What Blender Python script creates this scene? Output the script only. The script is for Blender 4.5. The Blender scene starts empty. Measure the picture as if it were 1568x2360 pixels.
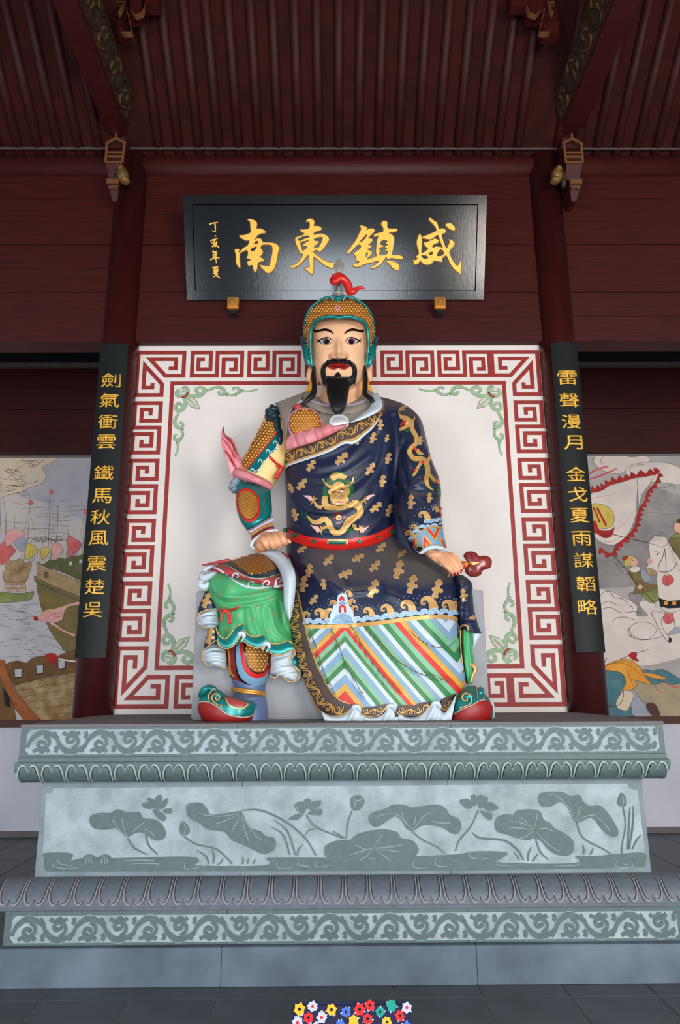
import bpy, bmesh, math, random
import numpy as np
from mathutils import Vector, Matrix
from mathutils.bvhtree import BVHTree
from mathutils.geometry import delaunay_2d_cdt
random.seed(7)
C = bpy.context.scene.collection
sc = bpy.context.scene

# ------------------------------------------------------------------ camera
FPX = 1640.0; CX = 784.0; CY = 1180.0
PITCH = math.radians(13.87); YAW = math.radians(-0.45); ROLL = math.radians(-0.30)
EYE = Vector((0, 0, 1.6))
RC = Matrix.Rotation(YAW, 3, 'Z') @ Matrix.Rotation(math.pi/2 + PITCH, 3, 'X') @ Matrix.Rotation(ROLL, 3, 'Z')
cd = bpy.data.cameras.new('camera'); cam = bpy.data.objects.new('camera', cd); C.objects.link(cam)
cd.sensor_fit = 'VERTICAL'; cd.sensor_height = 23.6; cd.lens = 16.4
cd.clip_start = 0.05; cd.clip_end = 100
cam.matrix_world = Matrix.Translation(EYE) @ RC.to_4x4()
sc.camera = cam
# ------------------------------------------------------------------ light
w = bpy.data.worlds.new('world'); sc.world = w; w.use_nodes = True
w.node_tree.nodes['Background'].inputs[0].default_value = (0.55, 0.66, 0.85, 1)
w.node_tree.nodes['Background'].inputs[1].default_value = 0.35

def area(name, loc, target, sx, sy, power, col):
    l = bpy.data.lights.new(name, 'AREA'); l.shape = 'RECTANGLE'; l.size = sx; l.size_y = sy
    l.energy = power; l.color = col
    o = bpy.data.objects.new(name, l); C.objects.link(o); o.location = loc
    o.rotation_euler = (Vector(target) - Vector(loc)).to_track_quat('-Z', 'Y').to_euler()
    return o
area('doorway_daylight', (0.1, -3.3, 1.75), (0.1, 6, 1.9), 2.7, 3.2, 440, (0.84, 0.92, 1.0))
area('left_side_fill', (-4.35, -3.2, 1.75), (-3.4, 8, 2.2), 1.5, 3.3, 230, (0.86, 0.93, 1.0))  # unseen lamp added to brighten the ship mural bay
area('right_side_fill', (4.35, -3.2, 1.75), (3.4, 8, 2.2), 1.5, 3.3, 250, (0.90, 0.94, 1.0))  # its added counterpart, lifting the horseman mural bay
area('upper_window_daylight', (3.9, -2.4, 3.6), (0, 6, 2.8), 2.2, 1.6, 250, (1.0, 0.92, 0.82))
sc.view_settings.view_transform = 'Standard'; sc.view_settings.look = 'None'
sc.view_settings.gamma = 1.0; sc.view_settings.use_curve_mapping = False
sc.view_settings.exposure = -0.22

# ------------------------------------------------------------------ pixel tools
def raydir(px, py):
    d = RC @ Vector(((px-CX)/FPX, (CY-py)/FPX, -1.0))
    return d
def P(px, py, D):
    d = raydir(px, py); return EYE + d*(D/d.y)
RCN = np.array(RC)
def PN(px, py, D):
    u = (np.asarray(px, float)-CX)/FPX; v = (CY-np.asarray(py, float))/FPX
    d = np.stack([u, v, -np.ones_like(u)], -1) @ RCN.T
    return d*(np.asarray(D, float)/d[..., 1])[..., None] + np.array(EYE)
def pxsize(py, D):           # metres per pixel there
    d = raydir(CX, py); return D/(FPX*d.y)

# ------------------------------------------------------------------ materials
def lin(c):
    return tuple(((x/255)/12.92 if x/255 <= 0.04045 else ((x/255+0.055)/1.055)**2.4) for x in c)
MATS = {}
def mat(name, rgb, rough=0.5, metal=0.0, var=0.0, vscale=6.0, bump=0.0, bscale=40.0, dust=0.0, stretch=None, rgb2=None, coat=0.0, spec=None):
    if name in MATS: return MATS[name]
    m = bpy.data.materials.new(name); m.use_nodes = True; nt = m.node_tree; N = nt.nodes; L = nt.links
    b = N['Principled BSDF']; b.inputs['Roughness'].default_value = rough; b.inputs['Metallic'].default_value = metal
    if coat: b.inputs['Coat Weight'].default_value = coat; b.inputs['Coat Roughness'].default_value = 0.15
    if spec is not None: b.inputs['Specular IOR Level'].default_value = spec
    col = lin(rgb) + (1,)
    b.inputs['Base Color'].default_value = col
    m.diffuse_color = col
    last = None
    if var or bump:
        tc = N.new('ShaderNodeTexCoord'); mp = N.new('ShaderNodeMapping')
        L.new(tc.outputs['Object'], mp.inputs[0])
        if stretch: mp.inputs['Scale'].default_value = stretch
    if var or rgb2:
        n = N.new('ShaderNodeTexNoise'); n.inputs['Scale'].default_value = vscale; n.inputs['Detail'].default_value = 6
        L.new(mp.outputs[0], n.inputs['Vector'])
        r = N.new('ShaderNodeValToRGB'); L.new(n.outputs['Fac'], r.inputs[0])
        c2 = lin(rgb2) if rgb2 else tuple(min(1, x*(1+var)) for x in col[:3])
        c1 = col[:3] if rgb2 else tuple(x*(1-var) for x in col[:3])
        r.color_ramp.elements[0].position = 0.32; r.color_ramp.elements[1].position = 0.68
        r.color_ramp.elements[0].color = c1 + (1,); r.color_ramp.elements[1].color = c2 + (1,)
        last = r.outputs[0]; L.new(last, b.inputs['Base Color'])
    if dust:
        g = N.new('ShaderNodeNewGeometry'); s = N.new('ShaderNodeSeparateXYZ'); L.new(g.outputs['Normal'], s.inputs[0])
        mr = N.new('ShaderNodeMapRange'); mr.inputs[1].default_value = 0.42; mr.inputs[2].default_value = 0.95
        mr.inputs[3].default_value = 0; mr.inputs[4].default_value = dust; L.new(s.outputs['Z'], mr.inputs[0])
        mx = N.new('ShaderNodeMix'); mx.data_type = 'RGBA'; L.new(mr.outputs[0], mx.inputs[0])
        mx.inputs[6].default_value = col
        if last: L.new(last, mx.inputs[6])
        mx.inputs[7].default_value = lin((112, 100, 88)) + (1,)
        L.new(mx.outputs[2], b.inputs['Base Color'])
        ro = N.new('ShaderNodeMapRange'); ro.inputs[3].default_value = rough; ro.inputs[4].default_value = 0.9
        L.new(mr.outputs[0], ro.inputs[0]); L.new(ro.outputs[0], b.inputs['Roughness'])
    if bump:
        n2 = N.new('ShaderNodeTexNoise'); n2.inputs['Scale'].default_value = bscale; n2.inputs['Detail'].default_value = 5
        L.new(mp.outputs[0], n2.inputs['Vector'])
        bp = N.new('ShaderNodeBump'); bp.inputs['Strength'].default_value = bump; bp.inputs['Distance'].default_value = 0.01
        L.new(n2.outputs['Fac'], bp.inputs['Height']); L.new(bp.outputs[0], b.inputs['Normal'])
    MATS[name] = m
    return m
M = {}
# building
M['wall'] = mat('painted_white_plaster', (228, 217, 207), 0.85, var=0.05, vscale=1.3, bump=0.05, bscale=60)
M['wall_low'] = mat('plain_white_plaster', (214, 212, 218), 0.9, var=0.06, vscale=2)
M['fret'] = mat('brick_red_paint', (150, 38, 27), 0.6, var=0.14, vscale=22)
M['vine'] = mat('leaf_green_paint', (150, 178, 138), 0.7, var=0.14, vscale=25)
M['vine_dark'] = mat('dark_green_outline', (74, 96, 74), 0.7)
M['vine_pink'] = mat('pale_pink_paint', (222, 194, 188), 0.7, var=0.05, vscale=30)
M['lacquer'] = mat('dark_red_lacquer_wood', (60, 12, 8), 0.55, spec=0.3, var=0.22, vscale=3.0, bump=0.15, bscale=9, stretch=(1, 1, 14))
M['lacquer_col'] = mat('dark_red_column_lacquer', (60, 15, 15), 0.4, var=0.16, vscale=2.5, stretch=(6, 6, 1))
M['lacquer_roof'] = mat('brown_red_roof_wood', (52, 17, 13), 0.8, spec=0.12, var=0.25, vscale=5, bump=0.1, bscale=12)
M['rafter'] = mat('brown_red_rafter_wood', (55, 17, 14), 0.6, spec=0.25, var=0.2, vscale=8)
M['greyline'] = mat('mottled_grey_edge', (88, 78, 74), 0.9, var=0.2, vscale=20)  # mottled grey for the eave batten and rear beam caps
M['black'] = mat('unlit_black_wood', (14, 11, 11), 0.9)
M['board'] = mat('black_lacquer_board', (20, 24, 22), 0.55, spec=0.25, var=0.12, vscale=14, bump=0.05, bscale=80)
M['plaque'] = mat('glossy_black_lacquer', (15, 17, 17), 0.15, spec=0.5, var=0.2, vscale=7, stretch=(5, 1, 0.6), bump=0.03, bscale=30)
M['gold'] = mat('gold_leaf_lettering', (236, 178, 60), 0.5, 0.25, var=0.08, vscale=30)
M['gold_edge'] = mat('dark_gold_edge', (120, 74, 22), 0.5, 0.2)
M['gold_dull'] = mat('dull_gilding', (128, 96, 48), 0.5, 0.4, var=0.4, vscale=30, bump=0.5, bscale=60)
M['carve'] = mat('dark_carved_wood', (58, 42, 30), 0.5, 0.2, var=0.4, vscale=25, bump=0.6, bscale=50)
M['gold_line'] = mat('thin_gold_line', (116, 74, 40), 0.5, 0.1)
# stone
M['stone'] = mat('grey_green_granite', (116, 128, 130), 0.62, var=0.16, vscale=7, bump=0.10, bscale=90)
M['stone_dark'] = mat('polished_green_granite', (84, 99, 98), 0.55, var=0.12, vscale=34, bump=0.05, bscale=120)
M['stone_light'] = mat('pecked_light_granite', (158, 170, 170), 0.85, var=0.2, vscale=9, bump=0.7, bscale=140)
M['stone_line'] = mat('pale_chiselled_line', (156, 166, 163), 0.85)
M['stone_petal'] = mat('lotus_petal_granite', (90, 97, 102), 0.5, var=0.14, vscale=26, bump=0.08, bscale=100)
M['plinth'] = mat('shade_toned_plinth_granite', (88, 100, 110), 0.6, var=0.3, vscale=3.5, bump=0.08, bscale=90)  # same pedestal stone, colour darkened for the weaker light near the floor
M['petal_line'] = mat('mauve_chiselled_line', (134, 128, 132), 0.8)
M['stone_top'] = mat('dusty_platform_top', (112, 104, 104), 0.85, var=0.15, vscale=3)
M['tile'] = mat('dark_slate_tile', (72, 76, 80), 0.45, var=0.16, vscale=3, bump=0.06, bscale=60)
M['grout'] = mat('pale_grout', (158, 162, 166), 0.9)
M['seat'] = mat('grey_cement_block', (150, 149, 150), 0.85, var=0.07, vscale=3)
# statue
M['navy'] = mat('navy_robe_paint', (27, 37, 66), 0.45, var=0.25, vscale=5, dust=0.85, rgb2=(19, 28, 52))
M['navy_arm'] = mat('navy_sleeve_paint', (32, 40, 64), 0.42, var=0.2, vscale=6, dust=0.8)
M['skin'] = mat('painted_flesh', (242, 186, 142), 0.42, var=0.05, vscale=4)
M['skin_hand'] = mat('painted_flesh_hand', (224, 160, 116), 0.45, var=0.06, vscale=9, dust=0.25)
M['hair'] = mat('black_hair_paint', (18, 17, 17), 0.38, bump=0.35, bscale=50, stretch=(7, 1, 1), dust=0.3)
M['lip'] = mat('dark_red_lip_paint', (150, 26, 22), 0.22)
M['white'] = mat('white_statue_paint', (198, 210, 215), 0.5, var=0.04, vscale=8, dust=0.6)
M['eye'] = mat('eye_white', (235, 228, 224), 0.3)
M['iris'] = mat('brown_iris', (58, 34, 28), 0.25)
M['pupil'] = mat('black_pupil', (12, 9, 9), 0.2)
M['eyered'] = mat('eye_corner_red', (176, 70, 70), 0.4)
M['eyeblue'] = mat('eye_corner_blue', (172, 192, 206), 0.4)
M['ggold'] = mat('bright_gilding', (226, 160, 72), 0.33, 0.55, var=0.12, vscale=25)
M['ggold_base'] = mat('gilding_ground', (150, 96, 38), 0.5, 0.3)
M['fgold'] = mat('flat_gold_paint', (214, 164, 92), 0.42, 0.3, var=0.12, vscale=30, dust=0.3)
M['fgold_line'] = mat('gold_line_paint', (196, 148, 84), 0.42, 0.2)
M['cloud_edge'] = mat('cream_outline_paint', (204, 178, 156), 0.5)
M['teal'] = mat('metallic_teal', (20, 124, 120), 0.28, 0.35, var=0.15, vscale=9, dust=0.5)
M['teal_dark'] = mat('dark_teal_metal', (28, 58, 66), 0.35, 0.3, dust=0.5)
M['red'] = mat('vermilion_paint', (206, 34, 24), 0.35, var=0.06, vscale=12)
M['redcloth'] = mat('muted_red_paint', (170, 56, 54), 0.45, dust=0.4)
M['green'] = mat('bright_green_paint', (72, 168, 104), 0.5, var=0.07, vscale=8, dust=0.5)
M['green_d'] = mat('deep_green_paint', (40, 124, 70), 0.5, var=0.08, vscale=10)
M['green_l'] = mat('light_green_paint', (114, 180, 142), 0.5, var=0.05, vscale=10)
M['leafgreen'] = mat('dark_leaf_green', (22, 92, 44), 0.5)
M['sky'] = mat('sky_blue_paint', (120, 158, 184), 0.5, var=0.05, vscale=10)
M['pale'] = mat('pale_blue_paint', (186, 205, 220), 0.5, var=0.03, vscale=10)
M['ochre'] = mat('ochre_yellow_paint', (214, 158, 60), 0.5, var=0.05, vscale=10)
M['sred'] = mat('stripe_red_paint', (206, 50, 36), 0.5)
M['brown'] = mat('dark_brown_border', (82, 66, 60), 0.5, var=0.1, vscale=10)
M['yellow'] = mat('pale_yellow_sleeve', (238, 204, 132), 0.5, var=0.06, vscale=6)
M['pink'] = mat('rose_pink_paint', (226, 150, 156), 0.48, var=0.08, vscale=8, rgb2=(214, 116, 122), dust=0.5)
M['pinkl'] = mat('light_pink_paint', (232, 176, 170), 0.5)
M['greycloth'] = mat('taupe_collar_paint', (142, 130, 116), 0.6, var=0.08, vscale=5)
M['lilac'] = mat('pale_lilac_paint', (196, 184, 200), 0.5, dust=0.4)
M['orange'] = mat('amber_ribbon_paint', (240, 164, 36), 0.5)
M['silver'] = mat('silver_disc', (206, 204, 200), 0.35, 0.5, dust=0.3)
M['iron'] = mat('grey_iron', (150, 142, 134), 0.5, 0.1)
M['bootgrey'] = mat('slate_blue_boot_paint', (92, 112, 148), 0.45, var=0.14, vscale=5, dust=0.6)
M['bluegrey'] = mat('grey_blue_cloth_paint', (136, 148, 164), 0.5, dust=0.5)
M['shoered'] = mat('deep_red_shoe_paint', (146, 24, 20), 0.45, var=0.08, vscale=8)
M['emerald'] = mat('emerald_enamel', (18, 84, 66), 0.35, 0.2)
M['rosewood'] = mat('red_brown_lacquer', (132, 44, 38), 0.2)
M['crease'] = mat('grey_crease_line', (104, 92, 80), 0.8)

# ------------------------------------------------------------------ object tools
def finish(o, parent, label, cat, group, kind):
    if parent is not None:
        o.parent = parent; o.matrix_parent_inverse = Matrix.Translation(-parent.location)
    if label: o['label'] = label
    if cat: o['category'] = cat
    if group: o['group'] = group
    if kind: o['kind'] = kind
    C.objects.link(o)
    return o
def root(name, loc, label=None, cat=None, group=None, kind=None):
    o = bpy.data.objects.new(name, None); o.location = loc; o.empty_display_size = 0.1
    return finish(o, None, label, cat, group, kind)
CLAMP = [None]
def obj(name, verts, faces, mats, parent=None, mi=None, smooth=False, label=None, cat=None, group=None, kind=None, loc=None):
    if CLAMP[0] is not None: verts = [(v[0], v[1], max(v[2], CLAMP[0])) for v in verts]
    me = bpy.data.meshes.new(name); me.from_pydata([tuple(v) for v in verts], [], faces)
    for m in (mats if isinstance(mats, (list, tuple)) else [mats]): me.materials.append(M[m] if isinstance(m, str) else m)
    if mi is not None: me.polygons.foreach_set('material_index', mi)
    if smooth: me.polygons.foreach_set('use_smooth', [True]*len(me.polygons))
    me.update()
    o = bpy.data.objects.new(name, me)
    if loc is not None: o.location = loc
    return finish(o, parent, label, cat, group, kind)
def copy_of(src, loc, parent, label=None):
    o = src.copy(); o.location = loc
    for k in list(o.keys()):
        if k in ('label',): del o[k]
    o.parent = parent
    if parent is not None: o.matrix_parent_inverse = Matrix.Translation(-parent.location)
    if label: o['label'] = label
    C.objects.link(o); return o
class MB:
    """collects pieces into one mesh"""
    def __init__(s): s.v = []; s.f = []; s.m = []
    def add(s, v, f, m=0):
        n = len(s.v); s.v += [tuple(a) for a in v]; s.f += [tuple(i+n for i in q) for q in f]; s.m += [m]*len(f)
    def box(s, x0, x1, y0, y1, z0, z1, m=0, bev=0.0):
        if bev <= 0:
            v = [(x, y, z) for z in (z0, z1) for y in (y0, y1) for x in (x0, x1)]
            s.add(v, [(0, 2, 3, 1), (4, 5, 7, 6), (0, 1, 5, 4), (2, 6, 7, 3), (0, 4, 6, 2), (1, 3, 7, 5)], m)
        else:
            bm = bmesh.new(); bmesh.ops.create_cube(bm, size=1)
            for q in bm.verts:
                q.co = Vector(((x0+x1)/2+q.co.x*(x1-x0), (y0+y1)/2+q.co.y*(y1-y0), (z0+z1)/2+q.co.z*(z1-z0)))
            bmesh.ops.bevel(bm, geom=bm.edges[:], offset=bev, segments=2, affect='EDGES')
            bm.verts.index_update()
            s.add([q.co[:] for q in bm.verts], [tuple(q.index for q in f.verts) for f in bm.faces], m); bm.free()
    def obj(s, name, mats, parent=None, **k): return obj(name, s.v, s.f, mats, parent, mi=s.m, **k)

def cr(pts, n=6, closed=False):
    """Catmull-Rom through tuples of any dimension"""
    p = [np.array(q, float) for q in pts]; N = len(p); out = []
    rng = range(N if closed else N-1)
    for i in rng:
        if closed: a, b, c, d = p[(i-1) % N], p[i], p[(i+1) % N], p[(i+2) % N]
        else: a, b, c, d = p[max(i-1, 0)], p[i], p[i+1], p[min(i+2, N-1)]
        for k in range(n):
            t = k/n
            out.append(0.5*((2*b)+(-a+c)*t+(2*a-5*b+4*c-d)*t*t+(-a+3*b-3*c+d)*t**3))
    if not closed: out.append(p[-1])
    return [tuple(q) for q in out]

def stroke_poly(pts, ws, n=5, smooth=True):
    """outline polygon of a brush stroke; ws full widths"""
    if not isinstance(ws, (list, tuple)): ws = [ws]*len(pts)
    if len(ws) < len(pts): ws = [float(np.interp(i/(len(pts)-1), np.linspace(0, 1, len(ws)), ws)) for i in range(len(pts))]
    q = [(p[0], p[1], w_) for p, w_ in zip(pts, ws)]
    if smooth and len(q) > 2: q = cr(q, n)
    q = np.array(q); L = []; R = []
    for i in range(len(q)):
        a = q[max(i-1, 0)]; b = q[min(i+1, len(q)-1)]
        t = b[:2]-a[:2]; t = t/(np.linalg.norm(t)+1e-9); nrm = np.array([-t[1], t[0]])
        if not smooth and 0 < i < len(q)-1:
            t0 = q[i][:2]-q[i-1][:2]; t1 = q[i+1][:2]-q[i][:2]
            t0 /= np.linalg.norm(t0)+1e-9; t1 /= np.linalg.norm(t1)+1e-9
            n0 = np.array([-t0[1], t0[0]]); n1 = np.array([-t1[1], t1[0]]); mm = n0+n1; mm /= np.linalg.norm(mm)+1e-9
            nrm = mm/max(0.35, mm@n0)
        h = max(q[i][2], 0.02)/2
        L.append(q[i][:2]+nrm*h); R.append(q[i][:2]-nrm*h)
    return [tuple(x) for x in L+R[::-1]]

def inside(px, py, loop):
    x = np.array([p[0] for p in loop]); y = np.array([p[1] for p in loop]); x2 = np.roll(x, -1); y2 = np.roll(y, -1)
    r = np.zeros(len(px), bool)
    for a, b, c, d in zip(x, y, x2, y2):
        if b == d: continue
        k = ((b > py) != (d > py)) & (px < (c-a)*(py-b)/(d-b)+a)
        r ^= k
    return r

class Art:
    """shapes drawn on a surface as thin raised geometry; mp(points)->(co, normal, ok)"""
    n = 0
    def __init__(s, mp): s.mp = mp; s.v = []; s.f = []; s.m = []; s.mats = []; s.c = 0; s.rec = []; Art.n += 1; s.ph = (Art.n % 23)*2.3e-5
    def fill(s, loops, m, off=0.002, thick=0.002, grid=None, clip=None, smooth=0, wind=False):
        s.c += 1; off += s.ph+(s.c % 90)*8e-6; f0 = len(s.f)
        if loops and not isinstance(loops[0][0], (tuple, list, np.ndarray)): loops = [loops]
        if smooth: loops = [cr(l, smooth, True) for l in loops]
        pts = []; edges = []; allc = loops + ([clip] if clip else [])
        for l in allc:
            n = len(pts); k = len(l); sub = []
            for i in range(k):
                a = l[i]; b = l[(i+1) % k]; dd = math.hypot(b[0]-a[0], b[1]-a[1])
                c_ = max(1, int(dd/grid)) if grid else 1
                for j in range(c_): sub.append((a[0]+(b[0]-a[0])*j/c_, a[1]+(b[1]-a[1])*j/c_))
            pts += sub; k = len(sub); edges += [(n+i, n+(i+1) % k) for i in range(k)]
        if grid:
            xs = [p[0] for l in loops for p in l]; ys = [p[1] for l in loops for p in l]
            gx, gy = np.meshgrid(np.arange(min(xs)+grid/2, max(xs), grid), np.arange(min(ys)+grid/2, max(ys), grid))
            gx = gx.ravel(); gy = gy.ravel(); k = np.zeros(len(gx), bool)
            for l in loops: k ^= inside(gx, gy, l)
            if clip: k &= inside(gx, gy, clip)
            pts += list(zip(gx[k].tolist(), gy[k].tolist()))
        r = delaunay_2d_cdt([Vector((float(p[0]), float(p[1]))) for p in pts], edges, [], 0, 1e-5)
        V = np.array([(q.x, q.y) for q in r[0]]); T = np.array([t for t in r[2] if len(t) == 3])
        if len(T) == 0: return s
        cen = V[T].mean(1); k = np.zeros(len(T), bool)
        if wind:
            for l in loops: k |= inside(cen[:, 0], cen[:, 1], l)
        else:
            for l in loops: k ^= inside(cen[:, 0], cen[:, 1], l)
        if clip: k &= inside(cen[:, 0], cen[:, 1], clip)
        T = T[k]
        if len(T) == 0: return s
        used = np.unique(T); remap = -np.ones(len(V), int); remap[used] = np.arange(len(used)); V = V[used]; T = remap[T]
        co, nr, ok = s.mp(V)
        T = T[ok[T].all(1)]
        if len(T) == 0: return s
        if m not in s.mats: s.mats.append(m)
        mi = s.mats.index(m)
        # keep winding facing the normal
        a = co[T[:, 1]]-co[T[:, 0]]; b = co[T[:, 2]]-co[T[:, 0]]
        fl = (np.cross(a, b)*nr[T[:, 0]]).sum(1) < 0; T[fl] = T[fl][:, ::-1]
        n = len(s.v); top = co+nr*off; s.v += top.tolist(); s.f += [tuple(int(x)+n for x in t) for t in T]; s.m += [mi]*len(T)
        if thick > 0:
            e = {}
            for t in T:
                for i in range(3):
                    q = (int(t[i]), int(t[(i+1) % 3]))
                    if (q[1], q[0]) in e: del e[(q[1], q[0])]
                    else: e[q] = 1
            bv = {}; base = co+nr*(off-thick)
            for q in e:
                for i in q:
                    if i not in bv: bv[i] = len(s.v); s.v.append(base[i].tolist()); s.v.append(top[i].tolist())
                s.f.append((bv[q[1]]+1, bv[q[0]]+1, bv[q[0]], bv[q[1]])); s.m.append(mi)
        s.rec.append((f0, len(s.f), V[:, 0].min(), V[:, 0].max(), V[:, 1].min(), V[:, 1].max()))
        return s
    def stroke(s, pts, ws, m, off=0.002, thick=0.002, grid=None, n=5, smooth=True, clip=None):
        return s.fill([stroke_poly(pts, ws, n, smooth)], m, off, thick, grid, clip=clip, wind=True)
    def line(s, pts, wd, m, **k): return s.stroke(pts, wd, m, **k)
    def dot(s, x, y, r, m, n=8, ry=None, **k):
        ry = ry or r
        return s.fill([[(x+r*math.cos(2*math.pi*i/n), y+ry*math.sin(2*math.pi*i/n)) for i in range(n)]], m, **k)
    def obj(s, name, parent=None, smooth=True, split=False, **k):
        if not s.f: return None
        if split:      # pieces that do not touch become objects of their own
            g = list(range(len(s.rec)))
            for i, a in enumerate(s.rec):
                for j in range(i):
                    b = s.rec[j]
                    if a[2] < b[3]+1e-6 and b[2] < a[3]+1e-6 and a[4] < b[5]+1e-6 and b[4] < a[5]+1e-6:
                        o_, n_ = g[j], g[i]; g = [o_ if x == n_ else x for x in g]
            r = []
            for t in dict.fromkeys(g):
                fs = [i for k_, q in enumerate(s.rec) if g[k_] == t for i in range(q[0], q[1])]
                u = {}; F = [tuple(u.setdefault(i, len(u)) for i in s.f[q]) for q in fs]
                r.append(obj(name, [s.v[i] for i in u], F, s.mats, parent, mi=[s.m[q] for q in fs], smooth=smooth, **k))
            return r[0]
        return obj(name, s.v, s.f, s.mats, parent, mi=s.m, smooth=smooth, **k)

def mp_plane(o, n):            # pixel -> plane
    o = np.array(o); n = np.array(n, float)
    def f(V):
        u = (V[:, 0]-CX)/FPX; v = (CY-V[:, 1])/FPX
        d = np.stack([u, v, -np.ones_like(u)], -1) @ RCN.T
        t = ((o-np.array(EYE))@n)/(d@n)
        return np.array(EYE)+d*t[:, None], np.tile(n, (len(V), 1)), np.ones(len(V), bool)
    return f
def mp_xz(y, x0=0, z0=0):      # (x, z) metres on a plane facing the camera
    def f(V): return np.stack([V[:, 0]+x0, np.full(len(V), float(y)), V[:, 1]+z0], -1), np.tile((0., -1., 0.), (len(V), 1)), np.ones(len(V), bool)
    return f
SURF = {}
def reg(name, V, F): SURF[name] = BVHTree.FromPolygons([tuple(v) for v in V], F)
def mp_surf(*names):
    bs = [SURF[n] for n in names]
    def f(V):
        co = np.zeros((len(V), 3)); nr = np.zeros((len(V), 3)); ok = np.zeros(len(V), bool)
        for i, (x, y) in enumerate(V):
            d = raydir(x, y).normalized(); best = None
            for b in bs:
                h = b.ray_cast(EYE, d)
                if h[0] is not None and (best is None or h[3] < best[3]): best = h
            if best:
                nn = best[1] if best[1].dot(d) < 0 else -best[1]
                nn = (nn*0.6-d*0.4).normalized()
                co[i] = best[0]; nr[i] = nn; ok[i] = True
        return co, nr, ok
    return f

def polydist(px, py, pts):
    best = np.full(np.shape(px), 1e9)
    for a, b in zip(pts[:-1], pts[1:]):
        ax, ay, bx, by = a[0], a[1], b[0], b[1]; L2 = (bx-ax)**2+(by-ay)**2+1e-9
        t = np.clip(((px-ax)*(bx-ax)+(py-ay)*(by-ay))/L2, 0, 1)
        best = np.minimum(best, np.hypot(px-ax-t*(bx-ax), py-ay-t*(by-ay)))
    return best
def interp_rows(rows, nt):
    q = cr([tuple(r) for r in rows], max(2, math.ceil(nt/(len(rows)-1)))); return np.array(q)
def body(name, rows, mt, parent=None, ns=28, nt=40, folds=(), p=1.0, fn=None, cap=True, label=None, linear=False, back=True, link=True):
    """closed rounded form. rows: (xL,yL,xR,yR,Dedge,front,back). folds: (pts,width,amp) amp>0 towards the viewer"""
    q = interp_rows(rows, nt) if not linear else np.array(rows, float)
    nt = len(q); th = np.linspace(0, math.pi, ns+1)
    s = (1-np.cos(th))/2; sn = np.sin(th)**p
    X = q[:, 0:1]+(q[:, 2:3]-q[:, 0:1])*s; Y = q[:, 1:2]+(q[:, 3:4]-q[:, 1:2])*s
    Df = q[:, 4:5]-q[:, 5:6]*sn
    disp = np.zeros_like(Df)
    for fd in folds:
        pts, wd, amp = fd[:3]; d = polydist(X, Y, cr(pts, 4) if len(pts) > 2 else pts)
        disp += amp*np.exp(-(d/wd)**2)
    if fn is not None: disp += fn(X, Y)
    Df = Df - disp*np.clip(sn*2.2, 0, 1)
    F3 = PN(X, Y, Df)
    th2 = th[1:-1][::-1]; s2 = (1-np.cos(th2))/2
    nb = 0
    if back:
        X2 = q[:, 0:1]+(q[:, 2:3]-q[:, 0:1])*s2; Y2 = q[:, 1:2]+(q[:, 3:4]-q[:, 1:2])*s2
        Db = q[:, 4:5]+q[:, 6:7]*np.sin(th2)
        A = PN(q[:, 0:1], q[:, 1:2], q[:, 4:5]); B = PN(q[:, 2:3], q[:, 3:4], q[:, 4:5])
        B3 = A+(B-A)*s2[None, :, None]; B3[..., 1] = Db
        ring = np.concatenate([F3, B3], 1)
    else: ring = F3
    n = ring.shape[1]; V = ring.reshape(-1, 3); F = []
    for i in range(nt-1):
        for j in range(n if back else n-1):
            k = (j+1) % n; F.append((i*n+j, (i+1)*n+j, (i+1)*n+k, i*n+k))
    V = V.tolist()
    if cap and back:
        for i, fl in ((0, 0), (nt-1, 1)):
            c = len(V); V.append(ring[i].mean(0).tolist())
            for j in range(n):
                k = (j+1) % n; F.append((i*n+j, i*n+k, c) if not fl else (i*n+k, i*n+j, c))
    reg(name if name not in SURF else name+str(len(SURF)), V, F)
    if not link: return V, F
    return obj(name, V, F, mt, parent, smooth=True, label=label)

def tube3(pts, radii, n=12, rc=True, flat=1.0, sub=5, up=None):
    """world-space tapered tube with rounded ends -> V,F"""
    q = np.array(cr([tuple(p)+(r,) for p, r in zip(pts, radii)], sub) if rc and len(pts) > 2 else [tuple(p)+(r,) for p, r in zip(pts, radii)])
    c = q[:, :3]; r = q[:, 3]
    # rounded ends
    def ext(a, b, ra):
        t = (a-b); t = t/(np.linalg.norm(t)+1e-9)
        return [(a+t*ra*math.sin(k), ra*math.cos(k)) for k in (0.6, 1.1, 1.45)]
    e0 = ext(c[0], c[1], r[0])[::-1]; e1 = ext(c[-1], c[-2], r[-1])
    c = np.array([x for x, _ in e0]+list(c)+[x for x, _ in e1]); r = np.array([x for _, x in e0]+list(r)+[x for _, x in e1])
    T = np.gradient(c, axis=0); T /= np.linalg.norm(T, axis=1)[:, None]+1e-9
    u = np.array(up if up is not None else (0, 1, 0), float)
    if abs(T[0]@u) > 0.9: u = np.array([1., 0, 0.2])
    V = []; F = []
    for i in range(len(c)):
        u = u-T[i]*(u@T[i]); u /= np.linalg.norm(u)+1e-9; v = np.cross(T[i], u)
        for k in range(n):
            a = 2*math.pi*k/n; V.append((c[i]+r[i]*(u*math.cos(a)*flat+v*math.sin(a))).tolist())
    for i in range(len(c)-1):
        for k in range(n):
            j = (k+1) % n; F.append((i*n+k, i*n+j, (i+1)*n+j, (i+1)*n+k))
    F.append(tuple(range(n))[::-1]); F.append(tuple((len(c)-1)*n+k for k in range(n)))
    return V, F
def ptube(pts, n=12, sub=5, flat=1.0):
    """pts: (px,py,D,radius_px)"""
    return tube3([P(a, b, d) for a, b, d, r in pts], [r*pxsize(b, d) for a, b, d, r in pts], n, True, flat, sub)
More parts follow.
